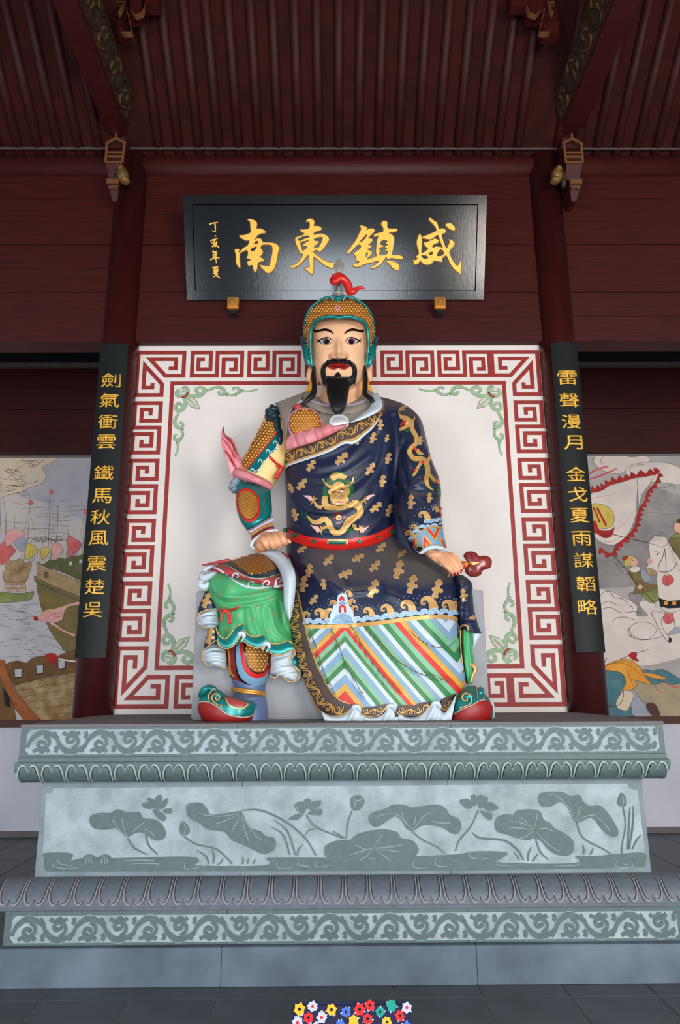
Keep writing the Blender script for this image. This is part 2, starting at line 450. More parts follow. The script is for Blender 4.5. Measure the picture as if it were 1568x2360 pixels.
def ptubeobj(name, pts, mt, parent, n=12, sub=5, flat=1.0, label=None, register=True):
    V, F = ptube(pts, n, sub, flat)
    if register: reg(name if name not in SURF else name+str(len(SURF)), V, F)
    return obj(name, V, F, mt, parent, smooth=True, label=label)
def blob(px, py, D, rx, ry, rd, n=12, m=8, rot=0.0):
    """ellipsoid: radii in px, px, metres"""
    c = P(px, py, D); k = pxsize(py, D); V = []; F = []
    ca, sa = math.cos(rot), math.sin(rot)
    for i in range(m+1):
        a = math.pi*i/m
        for j in range(n):
            b = 2*math.pi*j/n; x = rx*k*math.sin(a)*math.cos(b); z = ry*k*math.cos(a); y = rd*math.sin(a)*math.sin(b)
            V.append((c.x+x*ca-z*sa, c.y+y, c.z+x*sa+z*ca))
    for i in range(m):
        for j in range(n): F.append((i*n+j, (i+1)*n+j, (i+1)*n+(j+1) % n, i*n+(j+1) % n))
    return V, F
def scales(mp, loop, sp, r, h, mats=('ggold',), rowf=0.85, kind='dome', name='gold_scales', parent=None, base=None, ang=0.0):
    """hundreds of small raised studs filling an outline"""
    xs = [p[0] for p in loop]; ys = [p[1] for p in loop]; cx, cy = sum(xs)/len(xs), sum(ys)/len(ys)
    R = max(max(xs)-min(xs), max(ys)-min(ys)); pts = []; ca, sa = math.cos(ang), math.sin(ang)
    k = int(R/sp)+2
    for i in range(-k, k+1):
        for j in range(-k, k+1):
            a = (j+(0.5 if i % 2 else 0))*sp; b = i*sp*rowf; pts.append((cx+a*ca-b*sa, cy+a*sa+b*ca))
    pts = np.array(pts); pts = pts[inside(pts[:, 0], pts[:, 1], loop)]
    co, nr, ok = mp(pts); mb = MB()
    for c, n_, g in zip(co, nr, ok):
        if not g: continue
        n_ = Vector(n_); c = Vector(c); u = n_.cross(Vector((0, 0, 1))).normalized(); v = n_.cross(u)
        V = []; q = 6
        for (rr, hh) in ((1.0, -0.2), (0.72, 0.65)):
            for a in range(q):
                t = 2*math.pi*a/q; V.append(c+(u*math.cos(t)+v*math.sin(t))*r*rr+n_*h*hh)
        V.append(c+n_*h+v*(-r*0.15))
        F = [(a, (a+1) % q, q+(a+1) % q, q+a) for a in range(q)]+[(q+a, q+(a+1) % q, 2*q) for a in range(q)]
        mb.add(V, F)
    return mb.obj(name, list(mats), parent, kind='stuff', smooth=True)
# ================================================================== SETTING
XC = P(783, 1642, 6.15).x
DW = 6.15                      # face of the central wall
DR = 8.6                       # rear wall of the side bays
zW0 = P(783, 1644, DW).z       # platform top level
ZT = P(784, 1666, 4.5).z
zW1 = P(783, 796, DW).z        # top of the white panel / underside of the lintel
xWL = P(241, 1642, DW).x; xWR = P(1325, 1642, DW).x
# floor tiles
fl = root('floor', (0, 0, 0), kind='structure')
mb = MB(); mb.box(-5.2, 5.2, -3.5, 9.0, -0.12, -0.006); mb.obj('grout_bed', ['grout'], fl)
TS = 0.468; tx0 = P(709, 2270, 4.47).x; ty0 = 4.28
mb = MB(); mb.box(-TS/2+0.0035, TS/2-0.0035, -TS/2+0.0035, TS/2-0.0035, -0.006, 0.0, bev=0.0015)
t0 = None
for i in range(-9, 10):
    for j in range(-5, 10):
        lx = tx0+TS*(i+0.5); ly = ty0+TS*(j+0.5)
        if ly > 9.0: continue
        if j > 0 and abs(lx) < 1.5: continue      # nothing seen under the pedestal
        if t0 is None: t0 = mb.obj('floor_tile', ['tile'], fl, loc=(lx, ly, 0)); t0.matrix_parent_inverse = Matrix()
        else: copy_of(t0, (lx, ly, 0), fl)
# rear walls of the side bays
zM0 = P(100, 1661, DR).z; zM1 = P(100, 1054, DR).z
for side, sx in (('left', -1), ('right', 1)):
    mb = MB(); x0, x1 = (-5.2, -1.6) if sx < 0 else (1.6, 5.2)
    mb.box(x0, x1, DR, DR+0.15, 0, zM1+2.6)
    mb.obj('wall_'+side, ['wall_low'], kind='structure')
    mb = MB(); mb.box(x0, x1, DR-0.02, DR, 0, 0.012+P(100, 1912, DR).z*0+0.05); mb.obj('baseboard_'+side, ['stone_top'], kind='structure')
# central screen wall
cw = root('wall_center', (XC, DW, 0), kind='structure')
mb = MB(); mb.box(xWL, xWR, DW, DW+0.12, 0.6, zW1+0.02); mb.obj('plaster_panel', ['wall'], cw)
# ---- painted fret border, drawn in panel pixels on the wall plane
MPW = mp_plane((0, DW, 0), (0, -1, 0))
def wz(u, v):      # panel coordinates 0..1 from the white corners -> pixel, perspective-correct through world space
    zt = P(783, 796, DW).z; zb = P(783, 1643, DW).z
    return Vector((xWL+(xWR-xWL)*u, DW, zt+(zb-zt)*v))
PWd = xWR-xWL; PHt = P(783, 796, DW).z-P(783, 1643, DW).z
ART = mp_xz(DW, xWL, P(783, 796, DW).z)     # (x metres right, z metres down is negative)
m_px = PWd/1085.0
# fret geometry in metres: outer edge of the band sits 0.075 in, band is 0.245 wide
e0 = 0.062; bw = PWd*0.0697; sw = 0.0365
def fret(name, pts, w_=sw):
    a = Art(ART); a.stroke(pts, w_, 'fret', off=0.003, thick=0.003, smooth=False); return a.obj(name, cw)
pairp = [(.62, .57), (.62, .30), (.28, .30), (.28, .81), (1, .81), (1, 0), (0, 0), (0, 1.12), (1, 1.12), (1, 2.25), (0, 2.25), (0, 1.42), (.72, 1.42), (.72, 1.95), (.34, 1.95), (.34, 1.68)]
hs = sw/2
# side strips: four pairs between the corner units (positions from the photograph)
def zat(py): return P(783, py, DW).z-P(783, 796, DW).z
sidepairs = [(923, 1046), (1056, 1185), (1196, 1328), (1338, 1477)]
zc_top0, zc_top1 = zat(812), zat(914); zc_bot0, zc_bot1 = zat(1487), zat(1630)
zz0 = zat(924); zz1 = zat(1477); npair = 4; gap = 0.042; ph = ((zz0-zz1)-gap*(npair-1))/npair
xl = e0+hs; xr = e0+bw-hs; sx_ = xr-xl
for sgn in (0, 1):
    for k in range(npair):
        zt = zz0-k*(ph+gap)-hs; hh = ph-2*hs
        pts = [(xl+sx_*a, zt-hh*b/2.25) for a, b in pairp]
        if sgn: pts = [(PWd-x, z) for x, z in pts]
        fret('fret_motif', pts)
# top strip: pairs run sideways (x position along, mirrored about nothing)
def xat(px, py=820): return P(px, py, DW).x-xWL
zt0 = zat(808); zt1 = zt0-bw
tp = [(.56, .30), (.28, .30), (.28, .72), (.83, .72), (.83, 0), (0, 0), (0, 1), (1.13, 1), (1.13, 0), (2.25, 0), (2.25, 1), (1.42, 1), (1.42, .30), (1.97, .30), (1.97, .73), (1.68, .73)]
xa = xat(440); xb = xat(563); pw = xb-xa; xgap = xat(571)-xb
spans = [(440, 563), (571, 694), (703, 867), (877, 1001), (1008, 1132)]
spans = [(xat(a), xat(b)) for a, b in spans]
for x0, x1 in spans:
    x0 = x0+hs; ww = x1-hs-x0
    fret('fret_motif', [(x0+ww*a/2.25, zt0-hs-(bw-sw)*b) for a, b in tp])
zb1 = zat(1631); zb0 = zb1+bw
for x0, x1 in spans:
    x0 = x0+hs; ww = x1-hs-x0
    fret('fret_motif', [(x0+ww*a/2.25, zb1+hs+(bw-sw)*b) for a, b in tp])
# corner units, in metres relative to the corner (right, down)
def corner(fx, fz, top):
    H = (zat(808)-zat(914)) if top else (zat(1487)-zat(1631))
    Wd = xat(430, 812)-e0
    b_ = bw; s = hs
    q = [(1.13*b_, .66*b_), (Wd-.34*b_, .66*b_), (Wd-.34*b_, .32*b_), (.48*b_, .32*b_), (1.03*b_, b_-s), (Wd-s, b_-s), (Wd-s, s), (s, s), (s, H-s), (b_-s, H-s), (b_-s, 1.24*b_), (.31*b_, .55*b_), (.31*b_, H-.34*b_), (.61*b_, H-.34*b_), (.61*b_, 1.2*b_)]
    pts = []
    for x, z in q: pts.append((e0+x if fx > 0 else PWd-e0-x, (zat(808)-z) if fz > 0 else (zat(1631)+z)))
    fret('corner_fret', pts)
for fx in (1, -1):
    for fz in (1, -1): corner(fx, fz, fz > 0)
# inner red line
xi = e0+bw+0.078; zi0 = zt1-0.058; zi1 = zb0+0.058
fret('inner_red_line', [(PWd/2, zi0), (xi, zi0), (xi, zi1), (PWd/2, zi1)])
fret('inner_red_line', [(PWd/2, zi0), (PWd-xi, zi0), (PWd-xi, zi1), (PWd/2, zi1)])
# ---- corner scrolls, coordinates in metres from the inner corner (right, down), ref top-left
def corner_scroll(fx, fz):
    a = Art(ART); x0 = xi+sw*0.7; zc = (zi0-sw*0.7) if fz > 0 else (zi1+sw*0.7)
    k = 0.0037       # metres per photograph pixel
    def T(pts):
        r = []
        for x, y in pts:
            x *= k; y *= k
            r.append(((x0+x) if fx > 0 else (PWd-x0-x), (zc-y) if fz > 0 else (zc+y)))
        return r
    def sc_(pts, ws):
        ws = [w_*k for w_ in ws]
        a.stroke(T(pts), [w_+0.005 for w_ in ws], 'vine_dark', off=0.0016, thick=0.0016)
        a.stroke(T(pts), ws, 'vine', off=0.0028, thick=0.0012)
    for sw_ in (0, 1):
        def S(pts): return [(y, x) for x, y in pts] if sw_ else pts
        f = 1.0 if sw_ else 1.12
        def G(pts): return S([(x*f, y) for x, y in pts])
        sc_(G([(24, 24), (45, 29), (62, 22), (66, 10), (56, 4), (47, 10), (50, 18), (55, 16)]), [7, 9, 9, 8, 7, 6, 5, 4])
        sc_(G([(62, 20), (78, 10), (92, 4), (104, 6), (112, 16), (106, 24), (98, 20), (100, 14)]), [3, 5, 7, 8, 8, 7, 5, 4])
        sc_(G([(112, 14), (122, 24), (135, 24), (144, 14), (140, 6), (131, 6), (131, 12)]), [3, 5, 6, 7, 6, 5, 4])
        sc_(G([(138, 22), (150, 15), (162, 15), (172, 14), (186, 9)]), [6, 5, 4, 3, 1])
        for (x, y, dx, dy) in ((64, 18, 9, -10), (112, 20, 6, 10), (146, 16, 6, -8)):
            a.fill(T(G([(x-3, y), (x+dx, y+dy), (x+5, y+2)])), 'vine_dark', off=0.0018, thick=0.0018)
    sc_([(27, 27), (33, 14), (27, 4), (18, 8), (20, 15), (25, 13)], [8, 8, 8, 7, 6, 4])
    sc_([(24, 26), (12, 28), (5, 21), (8, 12), (14, 14), (13, 19)], [8, 8, 8, 7, 6, 4])
    a.fill(T([(10, 12), (14, 6), (21, 8), (22, 14), (14, 16)]), 'vine_pink', off=0.0032, thick=0.0016)
    leaf = [(26, 26), (45, 30), (58, 42), (66, 64), (44, 58), (31, 46)]
    a.fill(T(leaf), 'vine_dark', off=0.002, thick=0.002); c = (44, 44)
    for f_, m_, o_ in ((0.95, 'vine', 0.003), (0.74, 'vine_pink', 0.0036)):
        a.fill(T([(c[0]+(x-c[0])*f_, c[1]+(y-c[1])*f_) for x, y in leaf]), m_, off=o_, thick=0.001)
    a.stroke(T([(32, 32), (44, 44), (55, 55)]), [0.002, 0.014, 0.002], 'vine', off=0.0042, thick=0.001)
    a.stroke(T([(18, 31), (25, 30), (31, 24), (33, 18)]), [0.008, 0.017, 0.017, 0.008], 'fret', off=0.0046, thick=0.002)
    a.obj('corner_scroll', cw)
for fx in (1, -1):
    for fz in (1, -1): corner_scroll(fx, fz)

# ------------------------------------------------------------------ lintel, beams, roof
zR = P(784, 361, 6.1).z          # under the eave purlin top
LT = MB()
lin_ = root('lintel', (XC, 6.1, zW1), 'tall dark red wooden lintel wall above the white painted screen', 'lintel')
nb = 7; zz = zW1-0.005; hgt = (zR-0.26-zz)/nb
for k in range(nb):
    mb = MB(); mb.box(-5.2, 5.2, 6.06+0.004*(k % 2), 6.28, zz+k*hgt, zz+(k+1)*hgt-0.004, bev=0.003)
    mb.obj('lintel_board', ['lacquer'], lin_)
def cyl_x(x0, x1, y, z, r, n=24):
    V = []; F = []
    for x in (x0, x1):
        for i in range(n): V.append((x, y+r*math.cos(2*math.pi*i/n), z+r*math.sin(2*math.pi*i/n)))
    for i in range(n): F.append((i, (i+1) % n, n+(i+1) % n, n+i))
    F += [tuple(range(n))[::-1], tuple(range(n, 2*n))]
    return V, F
V, F = cyl_x(-5.2, 5.2, 6.13, zR-0.135, 0.13)
obj('purlin', V, F, 'lacquer', None, smooth=True, label='round dark red eave purlin running along the top of the lintel', cat='purlin')
mb = MB(); mb.box(-5.2, 5.2, 5.985, 6.0, zR-0.004, zR+0.014, bev=0.003)
mb.obj('eave_batten', ['greyline'], None, label='thin grey batten between purlin and roof boards', cat='batten')
# rear beam of the side bays, and a wall coloured black for the shaded recess above it
zB0 = zM1+0.02; zB1 = P(100, 850, DR-0.1).z
for side, x0, x1 in (('left', -5.2, -1.7), ('right', 1.7, 5.2)):
    br = root('rear_beam', ((x0+x1)/2, DR-0.1, zB0), 'deep dark red beam above the '+('ship' if side == 'left' else 'horseman')+' mural', 'beam', 'rear beams above the murals')
    nb = 4
    for k in range(nb):
        a_, b_ = zB0+(zB1-zB0)*k/nb, zB0+(zB1-zB0)*(k+1)/nb
        mb = MB(); mb.box(x0, x1, DR-0.14+0.01*(k % 2), DR, a_, b_-0.004, bev=0.003); mb.obj('beam_board', ['lacquer'], br)
    mb = MB(); mb.box(x0, x1, DR-0.2, DR-0.1, zB1-0.012, zB1+0.04, bev=0.004); mb.obj('beam_cap', ['greyline'], br)
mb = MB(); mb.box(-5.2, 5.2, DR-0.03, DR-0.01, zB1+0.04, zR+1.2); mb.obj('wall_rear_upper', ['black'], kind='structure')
# roof
SL = math.tan(math.radians(38)); y_r = 2.6
ce = root('ceiling', (0, 6.1, zR), kind='structure')
def roofz(y): return zR+0.02+SL*(6.05-y)
npl = 18; ca = math.cos(math.atan(SL)); L_ = (6.3-y_r)/ca
ux = Vector((0, -ca, math.sin(math.atan(SL)))); nx = Vector((0, ca*SL, ca))
p0 = Vector((0, 6.3, roofz(6.3)))
pwid = 0.085; k = 0; s = 0.0
while s < 1.75:
    mb = MB(); a = p0+ux*s+nx*(0.004*(k % 2)); b = p0+ux*(s+pwid+0.002)+nx*(0.002*(k % 2))
    V = []
    for x in (-5.2, 5.2):
        for q, h in ((a, 0), (b, 0), (b, 0.03), (a, 0.03)): V.append((x, q.y+nx.y*h, q.z+nx.z*h))
    mb.add(V, [(0, 1, 2, 3), (7, 6, 5, 4), (0, 4, 5, 1), (1, 5, 6, 2), (2, 6, 7, 3), (3, 7, 4, 0)])
    mb.obj('roof_board', ['lacquer_roof'], ce); s += pwid; k += 1
# upper roof out of view, and front slope, closed so that daylight enters only from the front
mb = MB(); a = p0+ux*s; b = p0+ux*L_
mb.add([(-5.2, a.y, a.z), (5.2, a.y, a.z), (5.2, b.y, b.z), (-5.2, b.y, b.z), (5.2, -3.5, b.z-2.2), (-5.2, -3.5, b.z-2.2)], [(0, 1, 2, 3), (3, 2, 4, 5)])
mb.obj('roof_upper', ['lacquer_roof'], ce)
# rafters: one half-round profile, copied along the roof
rr = 0.047; V = []; F = []; n = 10; LR = 1.95
for t in (0, LR):
    for i in range(n+1):
        an = math.pi*i/n; o = ux*t-nx*(rr*math.sin(an)*1.15); V.append((rr*math.cos(an), o.y, o.z))
for i in range(n): F.append((i, i+1, n+2+i, n+1+i))
F += [tuple(range(n+1))[::-1], tuple(range(n+1, 2*n+2))]
r0 = None; x_c0 = P(364, 357, 6.0).x; x_c1 = P(1196, 357, 6.0).x; sp = (x_c1-x_c0)/18
xs = [x_c0+sp*i for i in range(-11, 30)]
for x in xs:
    if abs(x-P(303, 357, 6.0).x) < 0.11 or abs(x-P(1262, 357, 6.0).x) < 0.11: continue
    if r0 is None:
        r0 = obj('rafter', V, F, 'rafter', ce, smooth=True, loc=(x, p0.y, p0.z)); r0.matrix_parent_inverse = Matrix.Translation(-ce.location)
    else: copy_of(r0, (x, p0.y, p0.z), ce)
# enclosing side walls (out of the frame)
for side, x in (('far_left', -5.25), ('far_right', 5.25)):
    mb = MB(); mb.box(x-0.05, x+0.05, -3.5, 9.0, 0, 8.5); mb.obj('wall_'+side, ['wall_low'], kind='structure')

# ------------------------------------------------------------------ columns, boards, crossbeams, brackets
def cyl_z(x, y, z0, z1, r, n=40, a0=0.0, a1=2*math.pi):
    V = []; F = []
    for z in (z0, z1):
        for i in range(n): V.append((x+r*math.cos(2*math.pi*i/n), y+r*math.sin(2*math.pi*i/n), z))
    for i in range(n): F.append((i, (i+1) % n, n+(i+1) % n, n+i))
    F += [tuple(range(n))[::-1], tuple(range(n, 2*n))]
    return V, F
CR = 0.165
colx = {}
LT_ = "劍氣衝雲鐵馬秋風震楚吳"; RT_ = "雷聲漫月金戈夏雨謀韜略"
LY = [880, 926, 975, 1021, 1092, 1145, 1194, 1242, 1300, 1353, 1406]
RY = [874, 926, 975, 1023, 1095, 1142, 1190, 1243, 1293, 1347, 1400]
def glyph(ch):
    c = bpy.data.curves.new('glyph', 'FONT'); c.body = ch; c.size = 1.0; c.offset = 0.005; c.resolution_u = 3
    o = bpy.data.objects.new('glyph', c); C.objects.link(o); bpy.context.view_layer.update()
    me = bpy.data.meshes.new_from_object(o.evaluated_get(bpy.context.evaluated_depsgraph_get()))
    bpy.data.objects.remove(o); bpy.data.curves.remove(c)
    bm = bmesh.new(); bm.from_mesh(me); bpy.data.meshes.remove(me); bmesh.ops.remove_doubles(bm, verts=bm.verts, dist=1e-4)
    return bm
def char_obj(ch, mapf, w_, h_, th, parent, mt='gold', strips=10):
    bm = glyph(ch)
    xs_ = [v.co.x for v in bm.verts]; ys_ = [v.co.y for v in bm.verts]
    x0, x1, y0, y1 = min(xs_), max(xs_), min(ys_), max(ys_)
    for k in range(1, strips):
        bmesh.ops.bisect_plane(bm, geom=bm.verts[:]+bm.edges[:]+bm.faces[:], plane_co=(x0+(x1-x0)*k/strips, 0, 0), plane_no=(1, 0, 0))
    r = bmesh.ops.extrude_face_region(bm, geom=bm.faces[:]); top = set(v for v in r['geom'] if isinstance(v, bmesh.types.BMVert))
    for v in bm.verts:
        a = ((v.co.x-x0)/(x1-x0)-0.5)*w_; b = ((v.co.y-y0)/(y1-y0)-0.5)*h_
        v.co = mapf(a, b, th if v in top else 0.0)
    bmesh.ops.recalc_face_normals(bm, faces=bm.faces[:])
    me = bpy.data.meshes.new('character'); bm.to_mesh(me); bm.free(); me.materials.append(M[mt])
    o = bpy.data.objects.new('character', me); return finish(o, parent, None, None, None, None)
for side in (-1, 1):
    top_l, bot_l = (P(238, 797, 5.98), P(173, 1515, 5.98)) if side < 0 else (P(1267, 795, 5.98), P(1323, 1504, 5.98))
    top_r, bot_r = (P(307, 799, 5.98), P(239, 1518, 5.98)) if side < 0 else (P(1329, 797, 5.98), P(1389, 1505, 5.98))
    bx0 = (top_l.x+bot_l.x)/2; bx1 = (top_r.x+bot_r.x)/2; cx = (bx0+bx1)/2
    colx[side] = cx; zt = (top_l.z+top_r.z)/2; zb = (bot_l.z+bot_r.z)/2
    V, F = cyl_z(cx, 6.12, ZT-0.9, zR-0.05, CR)
    nm = 'left' if side < 0 else 'right'
    obj('column', V, F, 'lacquer_col', None, smooth=False, label=('round dark red lacquered column beside the ship mural' if side < 0 else 'round dark red lacquered column beside the horse mural'), cat='column', group='red columns flanking the screen wall')
    C.objects[-1].data.polygons.foreach_set('use_smooth', [len(p.vertices) == 4 for p in C.objects[-1].data.polygons])
    # curved couplet board
    hw = (bx1-bx0)/2; Rb = 0.30; half = math.asin(hw/Rb); cy = 6.12-CR-0.012+Rb-0.03
    bd = root('couplet_board', (cx, cy-Rb, zb), 'curved black board with gold characters on the column beside the '+('ship' if side < 0 else 'horse')+' mural', 'couplet board', 'couplet boards on the columns')
    V = []; F = []; n = 16
    for z in (zb, zt):
        for i in range(n+1):
            a = -half+2*half*i/n; V.append((cx+Rb*math.sin(a), cy-Rb*math.cos(a), z))
        for i in range(n+1):
            a = half-2*half*i/n; V.append((cx+(Rb-0.03)*math.sin(a), cy-(Rb-0.03)*math.cos(a), z))
    q = 2*(n+1)
    for i in range(q): F.append((i, (i+1) % q, q+(i+1) % q, q+i))
    F += [tuple(range(q))[::-1], tuple(range(q, 2*q))]
    obj('board', V, F, 'board', bd)
    for ch, py in zip(LT_ if side < 0 else RT_, LY if side < 0 else RY):
        zc = P(cx*0+ (290 if side < 0 else 1300), py, 5.95).z
        pxs = pxsize(py, 5.95)
        def mf(a, b, h, zc=zc):
            an = a/Rb; return Vector((cx+0.004*side*0+(Rb+h)*math.sin(an), cy-(Rb+h)*math.cos(an), zc+b))
        char_obj(ch, mf, 45*pxs, 33*pxs*1.05, 0.006, bd)
    # crossbeam running towards the viewer from the head of the column
    bxa, bxb = (P(250, 330, 6.0).x, P(301, 319, 6.0).x) if side < 0 else (P(1283, 317, 6.0).x, P(1336, 330, 6.0).x)
    zbm = P(275, 322, 6.0).z
    rt = root('crossbeam', ((bxa+bxb)/2, 6.1, zbm), 'dark red crossbeam rising out of the column head on the '+('ship' if side < 0 else 'horse')+' mural side', 'beam', 'crossbeams above the columns')
    mb = MB(); mb.box(bxa, bxb, 2.0, 6.1, zbm, zbm+0.55, bev=0.012); mb.obj('beam', ['lacquer_col'], rt)
    xi_ = bxb if side < 0 else bxa; dx = 0.10 if side < 0 else -0.10
    # carved openwork plank on the inner flank
    mb = MB(); y0, y1 = 3.6, 5.96
    mb.add([(xi_, y0, zbm+0.03), (xi_, y1, zbm+0.03), (xi_+dx, y1, zbm+0.20), (xi_+dx, y0, zbm+0.30), (xi_, y0, zbm+0.42), (xi_, y1, zbm+0.42)], [(0, 1, 2, 3), (3, 2, 5, 4), (1, 5, 2), (0, 3, 4)])
    mb.obj('carved_flank', ['carve'], rt)
    a_ = Art(lambda V_: (np.stack([xi_+dx*V_[:, 1]*1.0, V_[:, 0], zbm+0.03+0.17*V_[:, 1]+0.1*V_[:, 1]*(5.96-V_[:, 0])/2.4], -1), np.tile((0.8*(1 if dx > 0 else -1), 0., -0.6), (len(V_), 1)), np.ones(len(V_), bool)))
    rc_ = random.Random(9)
    for i in range(22):
        yy = 3.7+i*0.105; f_ = 1 if i % 2 else -1; o_ = rc_.uniform(-0.05, 0.05)
        pts = [(yy+0.11*math.cos(t)*r_, 0.5+o_+f_*0.5*math.sin(t)*r_) for t, r_ in zip(np.linspace(0.4, 6.6, 9), np.linspace(0.95, 0.2, 9))]
        a_.stroke(pts, [0.008, 0.022, 0.018, 0.010], 'gold_dull' if i % 3 == 0 else 'carve', off=0.016+0.002*(i % 3), thick=0.018, n=3)
    a_.obj('scroll_carving', rt)
    # bracket arm nose below the beam with a gilded lion
    bcx = (bxa+bxb)/2+ (0.04 if side < 0 else -0.04)
    bk = root('bracket', (bcx, 5.9, P(284, 450, 5.85).z), 'gold-edged carved bracket with small gilded beast above the '+('ship' if side < 0 else 'horse')+' mural side column', 'bracket', 'carved brackets on the column heads')
    def pz(py): return P(280, py, 5.85).z
    prof = [(0.075, 5.84, pz(318)), (0.088, 5.86, pz(338)), (0.085, 5.80, pz(362)), (0.080, 5.80, pz(385)), (0.060, 5.86, pz(412)), (0.055, 5.82, pz(430)), (0.022, 5.9, pz(456))]
    V = []; F = []
    for hw_, y, z in prof: V += [(bcx-hw_, y, z), (bcx+hw_, y, z), (bcx+hw_, 6.05, z), (bcx-hw_, 6.05, z)]
    for i in range(len(prof)-1):
        for j in range(4): F.append((i*4+j, i*4+(j+1) % 4, i*4+4+(j+1) % 4, i*4+4+j))
    F += [(0, 3, 2, 1), (len(V)-4, len(V)-3, len(V)-2, len(V)-1)]
    obj('bracket_arm', V, F, 'lacquer', bk)
    fa = Art(mp_xz(5.79, bcx, 0))
    for ys in ((362, 0.083), (372, 0.082), (384, 0.080)):
        fa.stroke([(-ys[1], pz(ys[0])), (ys[1], pz(ys[0]))], 0.0045, 'gold_line', off=0.006, thick=0.012, smooth=False)
    for s2 in (-1, 1):
        fa.stroke([(s2*0.083, pz(355)), (s2*0.080, pz(384))], 0.0045, 'gold_line', off=0.006, thick=0.012, smooth=False)
        fa.stroke([(0, pz(318)), (s2*0.0, pz(330)), (s2*0.086, pz(340)), (s2*0.08, pz(362))], 0.004, 'gold_line', off=0.004, thick=0.012, smooth=False)
    fa.fill([(-0.055, pz(432)), (0.055, pz(432)), (0.06, pz(422)), (-0.06, pz(422))], 'gold_line', off=0.0, thick=0.02)
    fa.stroke([(-0.04, pz(440)), (0, pz(436)), (0.04, pz(440))], 0.006, 'gold_line', off=-0.02, thick=0.02)
    fa.obj('gold_trim', bk, split=True)
    px0 = 284 if side < 0 else 1284
    mbb = MB()
    for (dx_, py, rx, ry) in ((0, 405, 13, 18), (3*side, 392, 9, 9), (-4*side, 417, 12, 8), (0, 398, 7, 12)):
        V, F = blob(px0+dx_, py, 5.80, rx, ry, 0.06, 10, 7); mbb.add(V, F)
    mbb.obj('gilded_beast', ['gold_dull'], bk, smooth=True)
    V, F = blob(px0-side*-14, 412, 5.88, 9, 26, 0.05); obj('side_carving', V, F, 'carve', bk, smooth=True)
    # upper bracket cluster at the top of the frame
    ub = root('roof_bracket', ((bxb if side < 0 else bxa), 5.2, P(300, 60, 5.2).z), 'stepped red roof bracket with gold edging beside the crossbeam on the '+('ship' if side < 0 else 'horse')+' mural side', 'bracket', 'roof brackets above the crossbeams')
    mbx = MB()
    for (pxa, pxb, pya, pyb, D) in ((268, 296, -40, 76, 5.05), (296, 332, -50, 36, 5.0), (332, 370, -60, 8, 4.95)):
        if side > 0: pxa, pxb = 1548-pxb, 1548-pxa
        a = P(pxa, pyb, D); b = P(pxb, pya, D); mbx.box(a.x, b.x, D, D+0.12, a.z, b.z, bev=0.01)
    mbx.obj('bracket_block', ['lacquer'], ub)
    fb = Art(mp_plane((0, 4.94, 0), (0, -1, 0)))
    for L1 in ([(268, 4), (286, 4), (272, 30)], [(300, 22), (312, 34), (328, 28), (334, 10)], [(292, 20), (304, 74), (280, 74)]):
        fb.stroke([(x if side < 0 else 1548-x, y) for x, y in L1], 1.2, 'gold_line', off=0.0, thick=0.05, smooth=False)
    fb.obj('gold_edging', ub, split=True)

# ------------------------------------------------------------------ name plaque, tilted forward
q00, q10 = P(423, 453, 5.66), P(1121, 448, 5.66)      # top
q01, q11 = P(431, 694, 6.03), P(1116, 688, 6.03)      # bottom
tl = Vector((q00.x, 5.66, (q00.z+q10.z)/2)); tr = Vector((q10.x, 5.66, tl.z)); bl = Vector((q01.x, 6.03, (q01.z+q11.z)/2)); br_ = Vector((q11.x, 6.03, bl.z))
xA = (tl.x+bl.x)/2; xB = (tr.x+br_.x)/2
PO = Vector((xA, bl.y, bl.z)); PU = Vector((1, 0, 0)); PV = (Vector((xA, tl.y, tl.z))-PO); PH = PV.length; PV.normalize(); PN_ = PU.cross(PV)
if PN_.y > 0: PN_ = -PN_
PW = xB-xA
pl = root('name_plaque', ((xA+xB)/2, bl.y, bl.z), 'large black lacquer plaque with four gold brush characters on the dark red lintel', 'plaque')
def pbox(u0, u1, v0, v1, h0, h1, mb, m=0):
    V = [PO+PU*u+PV*v+PN_*h for h in (h0, h1) for v in (v0, v1) for u in (u0, u1)]
    mb.add(V, [(0, 2, 3, 1), (4, 5, 7, 6), (0, 1, 5, 4), (2, 6, 7, 3), (0, 4, 6, 2), (1, 3, 7, 5)], m)
fw = 0.085
for k in range(5):
    u0 = fw+(PW-2*fw)*k/5; mb = MB(); pbox(u0, u0+(PW-2*fw)/5-0.0012, fw, PH-fw, -0.03, 0.0, mb); mb.obj('plaque_board', ['plaque'], pl)
mb = MB()
def fbar(a, b, c, d):
    V = [PO+PU*x+PV*y+PN_*h for h in (-0.03, 0.012) for x, y in (a, b, c, d)]
    mb.add(V, [(0, 1, 2, 3), (4, 7, 6, 5), (0, 4, 5, 1), (1, 5, 6, 2), (2, 6, 7, 3), (3, 7, 4, 0)])
g = 0.006
fbar((0, 0), (PW, 0), (PW-fw+g, fw-g), (fw-g, fw-g)); fbar((0, PH), (PW, PH), (PW-fw+g, PH-fw+g), (fw-g, PH-fw+g))
fbar((0, 0), (0, PH), (fw-g, PH-fw+g), (fw-g, fw-g)); fbar((PW, 0), (PW, PH), (PW-fw+g, PH-fw+g), (PW-fw+g, fw-g))
mb.obj('plaque_frame', ['plaque'], pl)
MPP = mp_plane(tuple(PO), tuple(PN_))
